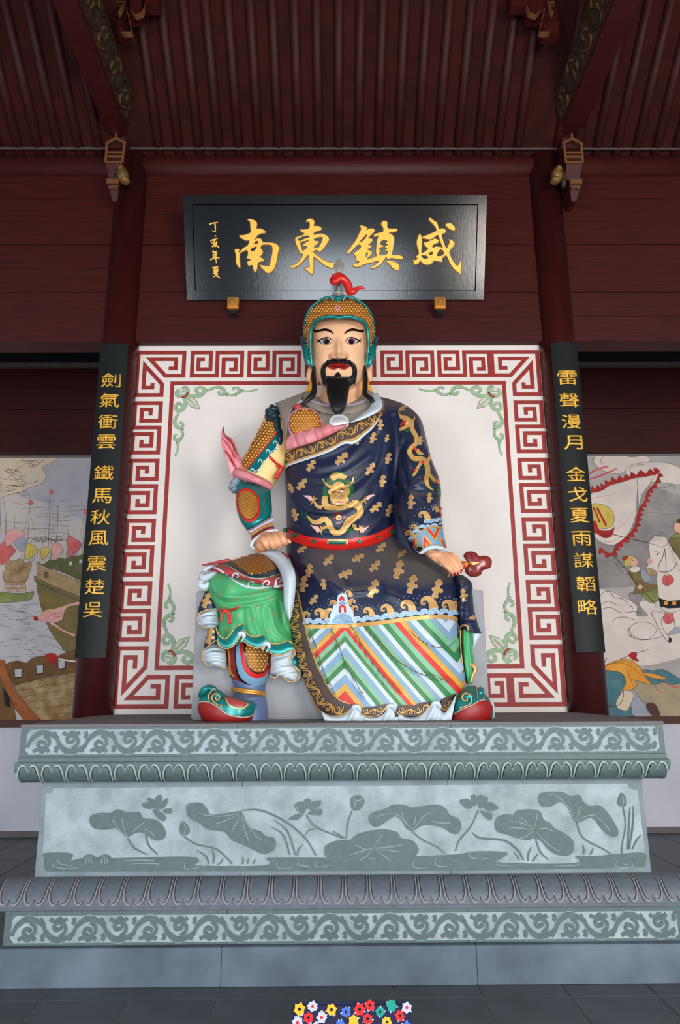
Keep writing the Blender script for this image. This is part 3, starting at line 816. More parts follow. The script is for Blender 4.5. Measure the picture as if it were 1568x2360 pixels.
def plq(name, groups, ox, oy, s):
    """groups: list of loops-lists in crop pixels"""
    a = Art(MPP)
    for loops in groups:
        L = [[(ox+x/s, oy+y/s) for x, y in l] for l in loops]
        # dark gilt edge slightly larger
        def grow(l, d):
            n = len(l); A = sum(l[i][0]*l[(i+1) % n][1]-l[(i+1) % n][0]*l[i][1] for i in range(n)); sg = 1 if A > 0 else -1; o = []
            for i in range(n):
                p0_, p1_, p2_ = np.array(l[i-1]), np.array(l[i]), np.array(l[(i+1) % n])
                t = p2_-p0_; t = t/(np.linalg.norm(t)+1e-9); o.append(tuple(p1_+sg*d*np.array([t[1], -t[0]])))
            return o
        Ls = [cr(l, 4, True) for l in L]
        a.fill([grow(Ls[0], 1.3)]+[grow(l, -0.9) for l in Ls[1:]], 'gold_edge', off=0.004, thick=0.004)
        a.fill([grow(Ls[0], -0.4)]+[grow(l, 0.3) for l in Ls[1:]], 'gold', off=0.016, thick=0.013)
    return a.obj(name, pl)
nan = [[(285, 150), (310, 142), (350, 150), (390, 170), (410, 205), (402, 262), (450, 265), (495, 285), (520, 312), (505, 326), (455, 332), (415, 355), (392, 388), (380, 420), (395, 398), (430, 392), (465, 405), (485, 442), (545, 445), (620, 452), (675, 480), (698, 520), (682, 570), (668, 660), (640, 765), (600, 820), (550, 842), (510, 815), (440, 735), (480, 742), (540, 750), (568, 745), (590, 660), (608, 560), (600, 490), (560, 475), (480, 478), (455, 515), (478, 545), (484, 580), (465, 610), (440, 632), (480, 650), (496, 685), (450, 695), (422, 712), (412, 780), (390, 830), (365, 800), (350, 740), (300, 745), (283, 700), (290, 690), (330, 668), (275, 645), (290, 610), (290, 560), (270, 545), (225, 565), (188, 590), (185, 680), (195, 770), (165, 755), (138, 700), (140, 620), (122, 545), (150, 530), (180, 535), (172, 575), (230, 520), (290, 480), (310, 420), (270, 420), (215, 395), (178, 357), (240, 350), (325, 315), (322, 240), (318, 180)],
       [(370, 465), (390, 430), (418, 428), (425, 448), (400, 462)], [(330, 530), (365, 510), (405, 498), (380, 545), (338, 560)]]
dong = [[(1045, 180), (1050, 155), (1090, 138), (1130, 150), (1150, 185), (1142, 232), (1190, 232), (1230, 250), (1240, 280), (1190, 300), (1145, 320), (1140, 345), (1200, 335), (1260, 335), (1315, 365), (1338, 410), (1310, 460), (1270, 520), (1225, 562), (1195, 565), (1188, 545), (1150, 550), (1135, 575), (1200, 625), (1280, 680), (1350, 705), (1410, 715), (1395, 770), (1350, 770), (1290, 745), (1220, 690), (1150, 635), (1138, 650), (1138, 760), (1132, 845), (1110, 855), (1075, 825), (1012, 770), (1060, 772), (1085, 760), (1080, 680), (1078, 615), (1050, 625), (1000, 690), (940, 745), (880, 770), (835, 765), (845, 750), (900, 730), (960, 680), (1000, 605), (965, 580), (935, 520), (905, 440), (902, 395), (925, 375), (1020, 340), (985, 310), (965, 280), (1020, 280), (1080, 262), (1088, 215), (1078, 178)],
        [(930, 405), (985, 375), (1050, 358), (1082, 362), (1075, 382), (1020, 398), (965, 425)], [(968, 445), (1020, 430), (1085, 415), (1050, 440), (998, 480), (1050, 495), (1050, 515), (1000, 555), (985, 530)], [(1145, 400), (1200, 382), (1250, 378), (1248, 420), (1215, 490), (1190, 518), (1140, 500), (1170, 478), (1200, 440), (1190, 425), (1150, 425)]]
zhen = [[(262, 215), (310, 218), (348, 240), (340, 270), (370, 250), (420, 250), (440, 275), (420, 300), (375, 345), (365, 365), (400, 370), (413, 390), (385, 425), (360, 445), (395, 452), (390, 475), (350, 500), (385, 515), (405, 535), (395, 565), (355, 600), (345, 620), (385, 610), (460, 580), (452, 530), (465, 400), (480, 335), (435, 350), (432, 320), (490, 300), (540, 285), (535, 225), (515, 200), (530, 165), (560, 155), (590, 175), (592, 240), (650, 250), (700, 250), (710, 270), (680, 290), (610, 298), (650, 325), (672, 365), (665, 440), (655, 510), (645, 565), (720, 568), (765, 582), (775, 610), (740, 618), (640, 605), (600, 615), (575, 595), (545, 630), (520, 670), (470, 705), (410, 733), (395, 710), (440, 690), (485, 640), (390, 660), (310, 680), (235, 712), (190, 705), (175, 685), (240, 665), (250, 645), (220, 640), (215, 590), (190, 560), (205, 530), (240, 510), (275, 460), (235, 445), (180, 500), (130, 545), (95, 552), (130, 500), (210, 390), (250, 310), (275, 250)],
        [(250, 415), (290, 370), (340, 318), (345, 335), (320, 370), (290, 400)], [(500, 430), (530, 390), (560, 388), (590, 400), (570, 430), (600, 440), (560, 470), (590, 485), (560, 510), (600, 520), (580, 560), (520, 570), (490, 560), (500, 530), (545, 520), (495, 510), (500, 480), (545, 465)], [(330, 560), (350, 530), (355, 560), (335, 590)]]
zhen2 = [[(575, 640), (640, 640), (700, 660), (735, 695), (730, 740), (705, 748), (660, 730), (620, 680)]]
wei = [[(1105, 120), (1140, 145), (1185, 175), (1200, 215), (1215, 255), (1250, 245), (1285, 260), (1290, 295), (1250, 315), (1245, 330), (1265, 400), (1300, 485), (1325, 450), (1340, 400), (1325, 380), (1360, 385), (1398, 420), (1392, 455), (1360, 490), (1335, 540), (1365, 610), (1400, 665), (1435, 695), (1475, 640), (1472, 785), (1440, 775), (1390, 730), (1345, 670), (1300, 575), (1248, 610), (1248, 650), (1160, 635), (1120, 670), (1070, 685), (1020, 670), (985, 640), (960, 670), (920, 680), (905, 655), (905, 625), (935, 630), (950, 605), (935, 585), (965, 560), (965, 510), (945, 440), (950, 380), (980, 310), (1000, 350), (1008, 420), (1000, 500), (1008, 545), (1050, 520), (1080, 490), (1045, 460), (1030, 410), (1060, 415), (1120, 385), (1170, 370), (1210, 395), (1195, 420), (1140, 445), (1135, 480), (1180, 465), (1245, 475), (1255, 470), (1225, 400), (1200, 330), (1165, 345), (1110, 380), (1010, 358), (1050, 335), (1110, 310), (1180, 275), (1160, 220), (1120, 175), (1090, 140)],
       [(1088, 562), (1110, 530), (1140, 535), (1130, 560)], [(1185, 570), (1215, 510), (1250, 505), (1272, 545), (1245, 575), (1210, 580)], [(1000, 570), (1060, 575), (1080, 600), (1050, 612), (1015, 600)]]
wei2 = [[(1290, 200), (1350, 185), (1395, 225), (1405, 262), (1370, 270), (1325, 245)]]
plq('character_south', [nan], 520, 480, 5.6)
plq('character_east', [dong], 520, 480, 5.6)
plq('character_guard', [zhen, zhen2], 780, 480, 5.227)
plq('character_might', [wei, wei2], 780, 480, 5.227)
# small date column: brush strokes in crop pixels (470,500, 15.73)
date = {'one': [[(205, 275), (350, 225), (520, 200)], [(400, 230), (420, 380), (410, 540), (300, 495)]],
        'two': [[(400, 680), (450, 710)], [(240, 870), (350, 830), (510, 780)], [(430, 820), (360, 900), (290, 950), (390, 950), (300, 1080)], [(480, 890), (400, 1020), (300, 1095)], [(470, 920), (440, 1060), (380, 1080)], [(460, 1040), (560, 1110)]],
        'three': [[(350, 1220), (330, 1300)], [(350, 1290), (490, 1250)], [(330, 1380), (490, 1340)], [(340, 1390), (380, 1460)], [(240, 1560), (400, 1490), (580, 1490)], [(440, 1270), (440, 1500), (460, 1690)]],
        'four': [[(310, 1860), (420, 1830), (540, 1800)], [(400, 1870), (380, 1960), (400, 2020)], [(400, 1870), (500, 1860), (510, 2010)], [(410, 1930), (490, 1920)], [(410, 1975), (490, 1965)], [(400, 2020), (500, 2010)], [(330, 2060), (420, 2040)], [(410, 2060), (510, 2080), (340, 2190)], [(400, 2100), (480, 2150), (610, 2220)]]}
for kx, sts in date.items():
    a = Art(MPP)
    for st in sts:
        pts = [(470+x/15.73, 500+y/15.73) for x, y in st]
        a.stroke(pts, [4.0, 3.2, 2.2], 'gold_edge', off=0.003, thick=0.003); a.stroke(pts, [3.2, 2.6, 1.4], 'gold', off=0.008, thick=0.006)
    a.obj('date_character', pl)
for px in (537, 1015):
    c = P(px, 697, 5.93); s_ = 0.052
    sp_ = root('plaque_support', (c.x, 6.06, c.z), 'small gold pyramid-headed peg under the plaque end with the '+('small date characters' if px < 700 else 'largest slanting character'), 'peg', 'gilded pegs carrying the plaque')
    mb = MB(); mb.box(c.x-s_, c.x+s_, 5.93, 5.97, c.z-s_, c.z+s_, bev=0.004); mb.box(c.x-s_*0.85, c.x+s_*0.85, 5.915, 5.93, c.z-s_*0.85, c.z+s_*0.85)
    k = s_*0.72; mb.add([(c.x-k, 5.915, c.z-k), (c.x+k, 5.915, c.z-k), (c.x+k, 5.915, c.z+k), (c.x-k, 5.915, c.z+k), (c.x, 5.87, c.z)], [(0, 1, 4), (1, 2, 4), (2, 3, 4), (3, 0, 4)])
    mb.obj('peg_head', ['ggold'], sp_)
    mb = MB(); mb.box(c.x-0.03, c.x+0.03, 5.97, 6.07, c.z-0.09, c.z+0.02); mb.obj('peg_arm', ['black'], sp_)
# ================================================================== STONE PEDESTAL
XP = (P(50, 1668, 4.5).x+P(1528, 1663, 4.5).x)/2
def Z(py, D): return P(784, py, D).z
ped = root('pedestal', (XP, 4.44, 0), 'carved grey-green stone platform with lotus petals and relief panels under the statue', 'pedestal')
WT = (P(1528, 1663, 4.5).x-P(50, 1668, 4.5).x)/2
DB = 6.14
def course(name, W, D, z0, z1, seams, mt, bev=0.0025, back=DB):
    """one course of blocks, split at the seams (pixels)"""
    xs_ = [XP-W]+[P(q, 1900, D).x for q in seams]+[XP+W]
    for a, b in zip(xs_[:-1], xs_[1:]):
        mb = MB(); mb.box(a+0.0012, b-0.0012, D, back, z0+0.001, z1-0.001, bev=bev); mb.obj(name, [mt], ped)
DWs = 4.614; WW = WT-0.114
zA = ZT; zBd = Z(1741, 4.5); zC = Z(1797, 4.55); zD = Z(2020, DWs); zE = Z(2086, 4.48); zF = Z(2096, 4.47); zG = Z(2178, 4.46)
course('plinth_block', WT+0.05, 4.44, 0.0, zG, [520, 1085], 'plinth')
course('lower_band_block', WT-0.02, 4.48, zG, zF, [530, 1068], 'stone_dark')
course('waist_block', WW, DWs, zD, zC, [556, 1036], 'stone')
course('upper_band_block', WT, 4.50, zBd, zA-0.012, [541, 1049], 'stone_dark')
mb = MB(); mb.box(XP-WT-0.004, XP+WT+0.004, 4.494, DB, zA-0.014, zA, bev=0.003); mb.obj('platform_top', ['stone_top'], ped)
# swelling courses (profile extruded along three sides)
def moulding(name, prof, mt):
    """prof: (outward offset from waist line, z) ; built along front and both sides with mitres"""
    V = []; F = []
    for o, z in prof:
        V += [(XP-WW-o, DB, z), (XP-WW-o, DWs-o, z), (XP+WW+o, DWs-o, z), (XP+WW+o, DB, z)]
    for i in range(len(prof)-1):
        for j in range(3): F.append((i*4+j, i*4+j+1, i*4+5+j, i*4+4+j))
    return obj(name, V, F, mt, ped, smooth=False)
# upper lotus course, bulging out below the band
ub = []
zu0 = zC+0.002; zu1 = zBd; H1 = zu1-zu0
for i in range(11):
    t = i/10; a = math.pi/2*t
    ub.append((0.01+0.119*math.sin(a)**0.8, zu0+H1*0.62*(1-math.cos(a))))
ub = [(0.0, zu0)]+ub+[(0.129, zu0+H1*0.78), (0.116, zu0+H1*0.80), (0.116, zu1)]
moulding('upper_lotus_course', ub, 'stone_dark')
lb = []; zl1 = zD-0.0; zl0 = zE; H2 = zl1-zl0
for i in range(11):
    t = i/10; a = math.pi/2*t
    lb.append((0.012+0.128*math.sin(a), zl1-H2*(1-math.cos(a))))
moulding('lower_lotus_course', [(0, zl1)]+lb+[(0.142, zl0), (0.142, zF+0.02), (0.13, zF+0.018), (0.13, zF)], 'stone_petal')
# lotus petals: one petal on a curved profile, then copied
def petal(name, w_, prof, m0, m1, up):
    """prof: list of (y outward, z) from root to tip, petal with a rim and a notched double tip"""
    V = []; F = []; mi = []; nu = 12; nv = len(prof)
    L = [0]
    for i in range(1, nv): L.append(L[-1]+math.hypot(prof[i][0]-prof[i-1][0], prof[i][1]-prof[i-1][1]))
    tot = L[-1]
    for i in range(nv):
        t = L[i]/tot
        for j in range(nu+1):
            s = -1+2*j/nu
            # half width narrows near the tip
            hw = w_/2*(1.0 if t < 0.72 else math.sqrt(max(0.0, 1-((t-0.72)/0.30)**2))*0.98)
            tipdrop = 0.0
            x = s*hw
            rim = max(0, abs(s)-0.74)/0.26; e = 0.006*math.sin(rim*math.pi) if rim > 0 else 0.0
            e += 0.010*(1-s*s)*math.sin(math.pi*min(1, t*1.05))*0.8
            if i in (0, nv-1): e = 0
            V.append((x, -(prof[i][0]+e), prof[i][1]))
    for i in range(nv-1):
        for j in range(nu):
            F.append((i*(nu+1)+j, i*(nu+1)+j+1, (i+1)*(nu+1)+j+1, (i+1)*(nu+1)+j)); mi.append(1 if (j < 2 or j > nu-3) else 0)
    return V, F, mi
def petal_lines(w_, fz, up, lw):
    """carved outline of a petal as raised strokes: double arch with centre notch; coordinates t along the profile"""
    pass
def along(prof):
    L = [0]
    for i in range(1, len(prof)): L.append(L[-1]+math.hypot(prof[i][0]-prof[i-1][0], prof[i][1]-prof[i-1][1]))
    L = np.array(L)/L[-1]; yy = np.array([p[0] for p in prof]); zz_ = np.array([p[1] for p in prof])
    def f(V):
        t = np.clip(V[:, 1], 0, 1); y = np.interp(t, L, yy); z = np.interp(t, L, zz_)
        dy = np.interp(np.clip(t+0.02, 0, 1), L, yy)-np.interp(np.clip(t-0.02, 0, 1), L, yy); dz = np.interp(np.clip(t+0.02, 0, 1), L, zz_)-np.interp(np.clip(t-0.02, 0, 1), L, zz_)
        n_ = np.stack([np.zeros(len(V)), -np.abs(dz), np.sign(dz)*dy*-1*-1], -1)
        n_ = np.stack([np.zeros(len(V)), -np.abs(dz)-1e-6, dy*np.where(dz > 0, -1, 1)*1.0], -1)
        n_ /= np.linalg.norm(n_, axis=1)[:, None]
        return np.stack([V[:, 0], -y, z], -1), n_, np.ones(len(V), bool)
    return f
def make_petal(name, w_, prof, body_m, line_m, tip):
    """tip=+1: tip at t=1 ; petal drawn in (x, t)"""
    a = Art(along(prof)); h = w_/2
    def T(pts): return [(x*h, (t if tip > 0 else 1-t)) for x, t in pts]
    out = [(-0.93, 0.0), (-0.93, 0.55), (-0.86, 0.78), (-0.62, 0.93), (-0.32, 0.95), (-0.10, 0.86), (0, 0.76), (0.10, 0.86), (0.32, 0.95), (0.62, 0.93), (0.86, 0.78), (0.93, 0.55), (0.93, 0.0)]
    inn = [(x*0.80, t*0.93) for x, t in out]
    a.fill([T(inn)], body_m, off=0.011, thick=0.011, grid=0.03)
    def band(l, d, m, off):
        q = [tuple(p) for p in cr(l, 3)]
        o = [(x, t) for x, t in q]; c = [(x*(1-d), t*(1-d*0.55)) for x, t in q]
        a.fill([T(o+c[::-1])], m, off=off, thick=off, grid=0.05)
    band(out, 0.10, line_m, 0.013)
    return a.obj(name, ped)
uprof = [(0.129, zu0+H1*0.62)]; uprof = [(o, z) for o, z in ub[1:12]] ; uprof = [(o+0.001, z) for o, z in uprof]+[(0.131, zu0+H1*0.78)]
uprof = [(o, z-zu0) for o, z in uprof]
lprof = [(o+0.001, z-zl0) for o, z in lb]
p_up = P(600, 1750, 4.5).x-P(545, 1750, 4.5).x
NU = 27; spu = 2*WT/NU
first = None
for i in range(NU):
    x = XP-WT+spu*(i+0.5)
    if first is None:
        first = make_petal('upper_petal', spu, uprof, 'stone_dark', 'stone_line', +1)
        first.location = (x, DWs, zu0)
    else: copy_of(first, (x, DWs, zu0), ped)
NL = 28; WL2 = WT+0.03; spl = 2*WL2/NL; first = None
for i in range(NL):
    x = XP-WL2+spl*(i+0.5)
    if first is None:
        first = make_petal('lower_petal', spl, lprof, 'stone_petal', 'petal_line', +1)
        first.location = (x, DWs, zl0)
    else: copy_of(first, (x, DWs, zl0), ped)

# ---- carved scroll bands: pecked light field and one raised running scroll, copied
def rough_field(name, D, x0, x1, z0, z1, notch=0.03):
    a = Art(mp_xz(D)); n = notch
    a.fill([[(x0+n, z0), (x1-n, z0), (x1-n*0.6, z0+n*0.6), (x1, z0+n), (x1, z1-n), (x1-n*0.6, z1-n*0.6), (x1-n, z1), (x0+n, z1), (x0+n*0.6, z1-n*0.6), (x0, z1-n), (x0, z0+n), (x0+n*0.6, z0+n*0.6)]], 'stone_light', off=0.0015, thick=0.0015)
    return a.obj(name, ped)
def scroll_unit(D, wd, hh):
    """one wave of the dragon scroll, about its centre; wd wide, hh high"""
    a = Art(mp_xz(D-0.0015))
    def S(pts, ws, m='stone_dark', off=0.007, th=0.007, n=5, line=True):
        pts = [(x*wd, y*hh) for x, y in pts]; ws = [w_*hh for w_ in ws]
        if line: a.stroke(pts, [w_+0.007 for w_ in ws], 'stone_line', off=off-0.003, thick=th-0.003, n=n)
        a.stroke(pts, ws, m, off=off, thick=th, n=n)
    for fl in (1, -1):
        ox = -0.25 if fl > 0 else 0.25
        def T(p): return [(ox+x, fl*y) for x, y in p]
        S(T([(-0.27, -0.22), (-0.20, 0.12), (-0.06, 0.38), (0.10, 0.34), (0.24, 0.14)]), [0.06, 0.18, 0.24, 0.22, 0.10])
        S(T([(0.02, 0.26), (0.10, 0.10), (0.10, -0.12), (0.0, -0.26), (-0.08, -0.14), (-0.05, 0.02), (0.02, -0.02), (0.01, -0.1)]), [0.10, 0.14, 0.14, 0.10, 0.08, 0.06, 0.05, 0.04])
        S(T([(-0.16, -0.38), (-0.08, -0.30), (0.0, -0.40), (0.06, -0.30), (0.12, -0.40)]), [0.03, 0.12, 0.05, 0.10, 0.03])
        S(T([(0.21, 0.40), (0.18, 0.28), (0.24, 0.20)]), [0.02, 0.09, 0.03])
        S(T([(0.23, -0.42), (0.25, -0.28), (0.22, -0.18)]), [0.02, 0.12, 0.02])
    return a.obj('scroll_relief', ped)
for (D, x0, x1, z1, z0, n) in ((4.50, P(62, 1700, 4.5).x, P(1518, 1700, 4.5).x, Z(1678, 4.5), Z(1735, 4.5), 11), (4.48, P(27, 2130, 4.48).x, P(1562, 2130, 4.48).x, Z(2105, 4.48), Z(2168, 4.48), 11)):
    rough_field('pecked_field', D, x0, x1, z0, z1, 0.02)
    u = (x1-x0-0.03)/n; f_ = None; zc = (z0+z1)/2
    for i in range(n):
        lx = x0+0.015+u*(i+0.5)
        if f_ is None: f_ = scroll_unit(D, u, (z1-z0)*0.98); f_.location = (lx, 0, zc)
        else: copy_of(f_, (lx, 0, zc), ped)
# ---- waist panel with lotus pond relief, traced from the photograph onto the waist plane
MW = mp_plane((0, DWs, 0), (0, -1, 0))
fa = Art(MW)
fld = [(124, 1816), (1446, 1806), (1449, 1816), (1470, 1822), (1490, 1985), (1480, 1996), (112, 2004), (98, 1992), (106, 1830), (120, 1828)]
fa.fill(fld, 'stone_light', off=0.0015, thick=0.0015); fa.obj('pecked_field', ped)
fb = Art(MW); fb.stroke([(112, 2008), (1484, 2000)], 1.2, 'stone_line', off=0.002, smooth=False); fb.stroke([(106, 1972), (96, 1985), (110, 1998), (110, 2008)], 1.2, 'stone_line', off=0.003); fb.obj('incised_line', ped)
def relief(name, items, lines=(), dots=()):
    a = Art(MW)
    for it in items:
        if it[0] == 'f':
            l = cr(it[1], 4, True); a.fill([l], 'stone_line', off=0.006, thick=0.006)
            cx_ = sum(p[0] for p in l)/len(l); cy_ = sum(p[1] for p in l)/len(l)
            R_ = max(max(abs(p[0]-cx_) for p in l), 1); Q_ = max(max(abs(p[1]-cy_) for p in l), 1)
            a.fill([[(cx_+(x-cx_)*(1-1.0/R_), cy_+(y-cy_)*(1-1.0/Q_)) for x, y in l]], 'stone_dark', off=0.012, thick=0.008)
        else:
            a.stroke(it[1], [w_+1.2 for w_ in it[2]], 'stone_line', off=0.005, thick=0.005); a.stroke(it[1], it[2], 'stone_dark', off=0.010, thick=0.007)
    for l in lines: a.stroke(l, [0.4, 1.3, 1.1, 0.5], 'stone_line', off=0.014, thick=0.004)
    return a.obj(name, ped, split=name in ('stems', 'reed_blades'))
k = 0.5102
def q(pts, ox=0, oy=1630): return [(ox+x*k, oy+y*k) for x, y in pts]
# water along the bottom
relief('pond_water', [('f', q([(205, 655), (310, 655), (330, 670), (320, 690), (370, 680), (400, 672), (520, 680), (840, 672), (900, 690), (880, 712), (920, 716), (1180, 716), (1225, 700), (1205, 682), (1260, 678), (1560, 684), (1575, 730), (1560, 738), (1500, 739), (1100, 740), (700, 741), (300, 742), (225, 742), (212, 736), (200, 715), (200, 680)]))],
       [q([(240, 690), (245, 715), (300, 726), (360, 722)]), q([(265, 685), (275, 705), (330, 712)]), q([(840, 690), (836, 725), (860, 728), (940, 712)]), q([(1255, 690), (1250, 712), (1270, 726), (1320, 722)]), q([(1350, 680), (1352, 710), (1400, 716)]), q([(1440, 690), (1425, 706), (1440, 718), (1490, 712)]), q([(560, 690), (640, 688), (700, 690)]), q([(600, 705), (680, 703), (720, 706)])])
relief('pond_water', [('f', q([(0, 700), (330, 680), (360, 672), (560, 662), (640, 648), (770, 650), (785, 664), (760, 680), (765, 702), (1060, 706), (1115, 690), (1095, 672), (1180, 670), (1300, 660), (1405, 655), (1410, 700), (1400, 722), (1350, 724), (1000, 730), (560, 738), (400, 738), (50, 739), (0, 738)], 768))],
       [q([(370, 680), (360, 710), (380, 724), (420, 722)], 768), q([(470, 672), (460, 700), (480, 716), (520, 714)], 768), q([(620, 650), (615, 672), (650, 682), (700, 680)], 768), q([(745, 680), (740, 705), (760, 712), (850, 708)], 768), q([(1095, 682), (1110, 700), (1090, 712), (1000, 714)], 768), q([(1280, 690), (1275, 715), (1310, 722), (1350, 715), (1345, 695)], 768), q([(1300, 700), (1320, 710), (1330, 700)], 768)])
leafL = [([(405, 510), (415, 485), (450, 475), (500, 475), (530, 458), (570, 470), (630, 472), (650, 500), (700, 505), (735, 530), (752, 570), (738, 598), (700, 600), (660, 570), (620, 565), (580, 585), (545, 560), (520, 545), (480, 552), (425, 545)],
          [[(580, 582), (560, 540), (555, 500)], [(575, 580), (540, 550), (510, 505)], [(585, 578), (620, 545), (655, 518)], [(640, 545), (680, 560), (700, 580)]]),
         ([(842, 455), (855, 432), (910, 430), (940, 465), (960, 485), (1080, 468), (1095, 478), (1130, 540), (1180, 560), (1200, 580), (1240, 590), (1250, 620), (1235, 650), (1190, 662), (1140, 640), (1100, 620), (1050, 600), (1020, 565), (980, 555), (940, 550), (900, 520), (855, 495)],
          [[(1085, 478), (1000, 490), (930, 485), (900, 475)], [(1085, 480), (1020, 510), (975, 525)], [(1088, 485), (1065, 530), (1050, 555)], [(1092, 485), (1110, 560), (1130, 610)], [(1095, 490), (1150, 570), (1185, 600)]])]
for l, ls in leafL: relief('lotus_leaf', [('f', q(l))], [q(x) for x in ls])
leafR = [([(-40, 640), (-30, 620), (20, 600), (75, 598), (110, 570), (170, 555), (230, 548), (290, 562), (310, 590), (360, 600), (388, 640), (370, 672), (330, 690), (290, 705), (240, 700), (180, 680), (120, 702), (60, 710), (0, 690), (-35, 670)],
          [[(185, 630), (150, 640), (100, 620)], [(185, 630), (210, 590), (225, 575)], [(190, 632), (260, 628), (310, 620)], [(190, 635), (260, 645), (300, 650)], [(180, 635), (120, 650), (75, 665)], [(182, 640), (150, 670), (120, 690)], [(192, 640), (230, 670), (260, 690)]]),
         ([(160, 500), (175, 475), (230, 458), (270, 438), (320, 438), (350, 450), (400, 445), (470, 437), (510, 455), (530, 485), (570, 505), (580, 545), (560, 572), (530, 565), (500, 545), (440, 530), (400, 535), (360, 558), (330, 545), (310, 510), (280, 490), (240, 515), (200, 540), (170, 530)],
          [[(360, 550), (320, 510), (310, 470)], [(362, 548), (370, 510), (375, 480)], [(365, 550), (400, 500), (440, 470)], [(350, 545), (300, 490), (240, 480), (190, 500)], [(440, 510), (480, 520), (530, 520)]]),
         ([(728, 530), (740, 495), (780, 480), (815, 485), (830, 465), (890, 458), (935, 470), (950, 505), (980, 520), (1000, 545), (1050, 570), (1085, 605), (1085, 650), (1060, 670), (1010, 665), (970, 640), (940, 605), (905, 590), (880, 600), (830, 590), (790, 575), (740, 560)],
          [[(900, 548), (850, 520), (785, 515)], [(900, 548), (870, 515), (840, 495)], [(908, 545), (915, 510), (920, 478)], [(915, 548), (960, 545), (1000, 560)], [(900, 552), (850, 545), (785, 540)], [(905, 555), (870, 580), (840, 590)], [(915, 558), (960, 610), (1020, 650)]]),
         ([(925, 410), (940, 385), (990, 378), (1040, 382), (1070, 400), (1110, 395), (1130, 425), (1160, 445), (1210, 445), (1250, 490), (1270, 520), (1288, 560), (1280, 585), (1250, 580), (1210, 545), (1180, 505), (1150, 500), (1100, 520), (1075, 480), (1050, 440), (1020, 425), (980, 447), (940, 445)],
          [[(1095, 515), (1060, 450), (1010, 400), (970, 392)], [(1098, 512), (1105, 480), (1115, 450)], [(1102, 512), (1140, 490), (1180, 485)], [(1180, 490), (1220, 520), (1250, 560)]])]
for l, ls in leafR: relief('lotus_leaf', [('f', q(l, 768))], [q(x, 768) for x in ls])
def flower(name, ptl, lines=(), ox=0): relief(name, [('f', q(p, ox)) for p in ptl], [q(l, ox) for l in lines])
flower('lotus_flower', [[(640, 440), (660, 425), (690, 435), (700, 455), (670, 460)], [(665, 408), (695, 415), (705, 440), (685, 440)], [(700, 415), (725, 393), (735, 420), (715, 445)], [(730, 430), (760, 408), (755, 440), (735, 460)], [(740, 460), (775, 455), (778, 478), (745, 478)], [(690, 460), (715, 465), (750, 490), (745, 515), (715, 500)], [(698, 425), (725, 430), (730, 460), (700, 458)]])
flower('lotus_bud', [[(812, 540), (828, 510), (858, 545), (855, 570), (830, 582), (815, 565)]], [[(828, 515), (840, 545), (830, 580)]])
flower('lotus_flower', [[(1330, 440), (1350, 425), (1390, 430), (1385, 460), (1370, 485), (1345, 470)], [(1375, 418), (1400, 412), (1410, 440), (1390, 460)], [(1400, 430), (1450, 420), (1445, 445), (1405, 470)], [(1390, 478), (1450, 455), (1455, 485), (1410, 485)], [(1305, 505), (1340, 480), (1375, 478), (1345, 508)]], [[(1340, 445), (1350, 470), (1372, 485)]])
flower('seed_pod', [[(78, 420), (90, 400), (125, 398), (145, 425), (125, 460), (95, 468), (82, 450)]], [[(90, 408), (110, 420), (135, 412)], [(92, 460), (100, 435), (98, 420)]], 768)
flower('lotus_flower', [[(570, 420), (610, 412), (635, 440), (615, 460), (590, 448)], [(622, 400), (645, 395), (650, 440), (632, 440)], [(650, 410), (672, 392), (680, 430), (665, 460)], [(675, 405), (700, 405), (695, 440), (680, 455)], [(690, 440), (715, 425), (748, 455), (710, 470), (688, 462)], [(665, 465), (700, 475), (718, 480), (715, 510), (690, 500)]], [], 768)
flower('lotus_bud', [[(1282, 420), (1302, 383), (1325, 415), (1320, 445), (1290, 445)]], [[(1302, 390), (1310, 420), (1302, 445)]], 768)
relief('stems', [('s', q([(578, 590), (610, 635), (668, 664)]), [2.5, 3, 2]), ('s', q([(660, 575), (675, 625), (715, 664)]), [2.5, 3, 2]), ('s', q([(835, 585), (890, 618), (980, 640), (1050, 705)]), [2.5, 3, 2.5]), ('s', q([(1095, 465), (1180, 465), (1290, 515), (1380, 590), (1428, 668)]), [2.5, 4, 4, 3, 2.5]), ('s', q([(1385, 485), (1430, 540), (1550, 590)]), [2, 3, 3, 2]),
       ('s', q([(1380, 575), (1400, 552), (1430, 548)]), [1, 3, 1])])
relief('stems', [('s', q([(85, 468), (65, 530), (62, 590)], 768), [2, 2.5, 2]), ('s', q([(358, 560), (400, 595), (470, 630), (505, 658)], 768), [2.5, 3, 2.5, 1.5]), ('s', q([(655, 465), (620, 540), (570, 600), (553, 648)], 768), [2, 3, 2.5, 2]), ('s', q([(628, 563), (665, 590), (770, 600), (830, 640), (860, 688)], 768), [1, 5, 4, 5, 3]), ('s', q([(915, 595), (935, 650), (972, 688)], 768), [2, 3, 2]), ('s', q([(1100, 520), (1130, 590), (1230, 645), (1310, 705)], 768), [2.5, 3, 3, 2]), ('s', q([(1308, 447), (1320, 530), (1305, 620), (1302, 680)], 768), [2, 2, 2, 2]),
       ('s', q([(0, 560), (30, 575), (60, 595)], 768), [2, 2.5, 1])])
def blades(ls, ox=0): relief('reed_blades', [('s', q(l, ox), [0.5, 3.2, 2.2]) for l in ls])
blades([[(1225, 540), (1280, 575), (1310, 665)], [(1235, 505), (1300, 560), (1335, 665)], [(1370, 618), (1350, 640), (1345, 668)], [(890, 645), (930, 670), (945, 705)], [(960, 640), (968, 670), (965, 705)], [(1008, 680), (1000, 700), (985, 708)], [(1095, 675), (1100, 692), (1095, 706)], [(1125, 680), (1122, 694), (1120, 706)], [(1158, 684), (1150, 696), (1145, 706)]])
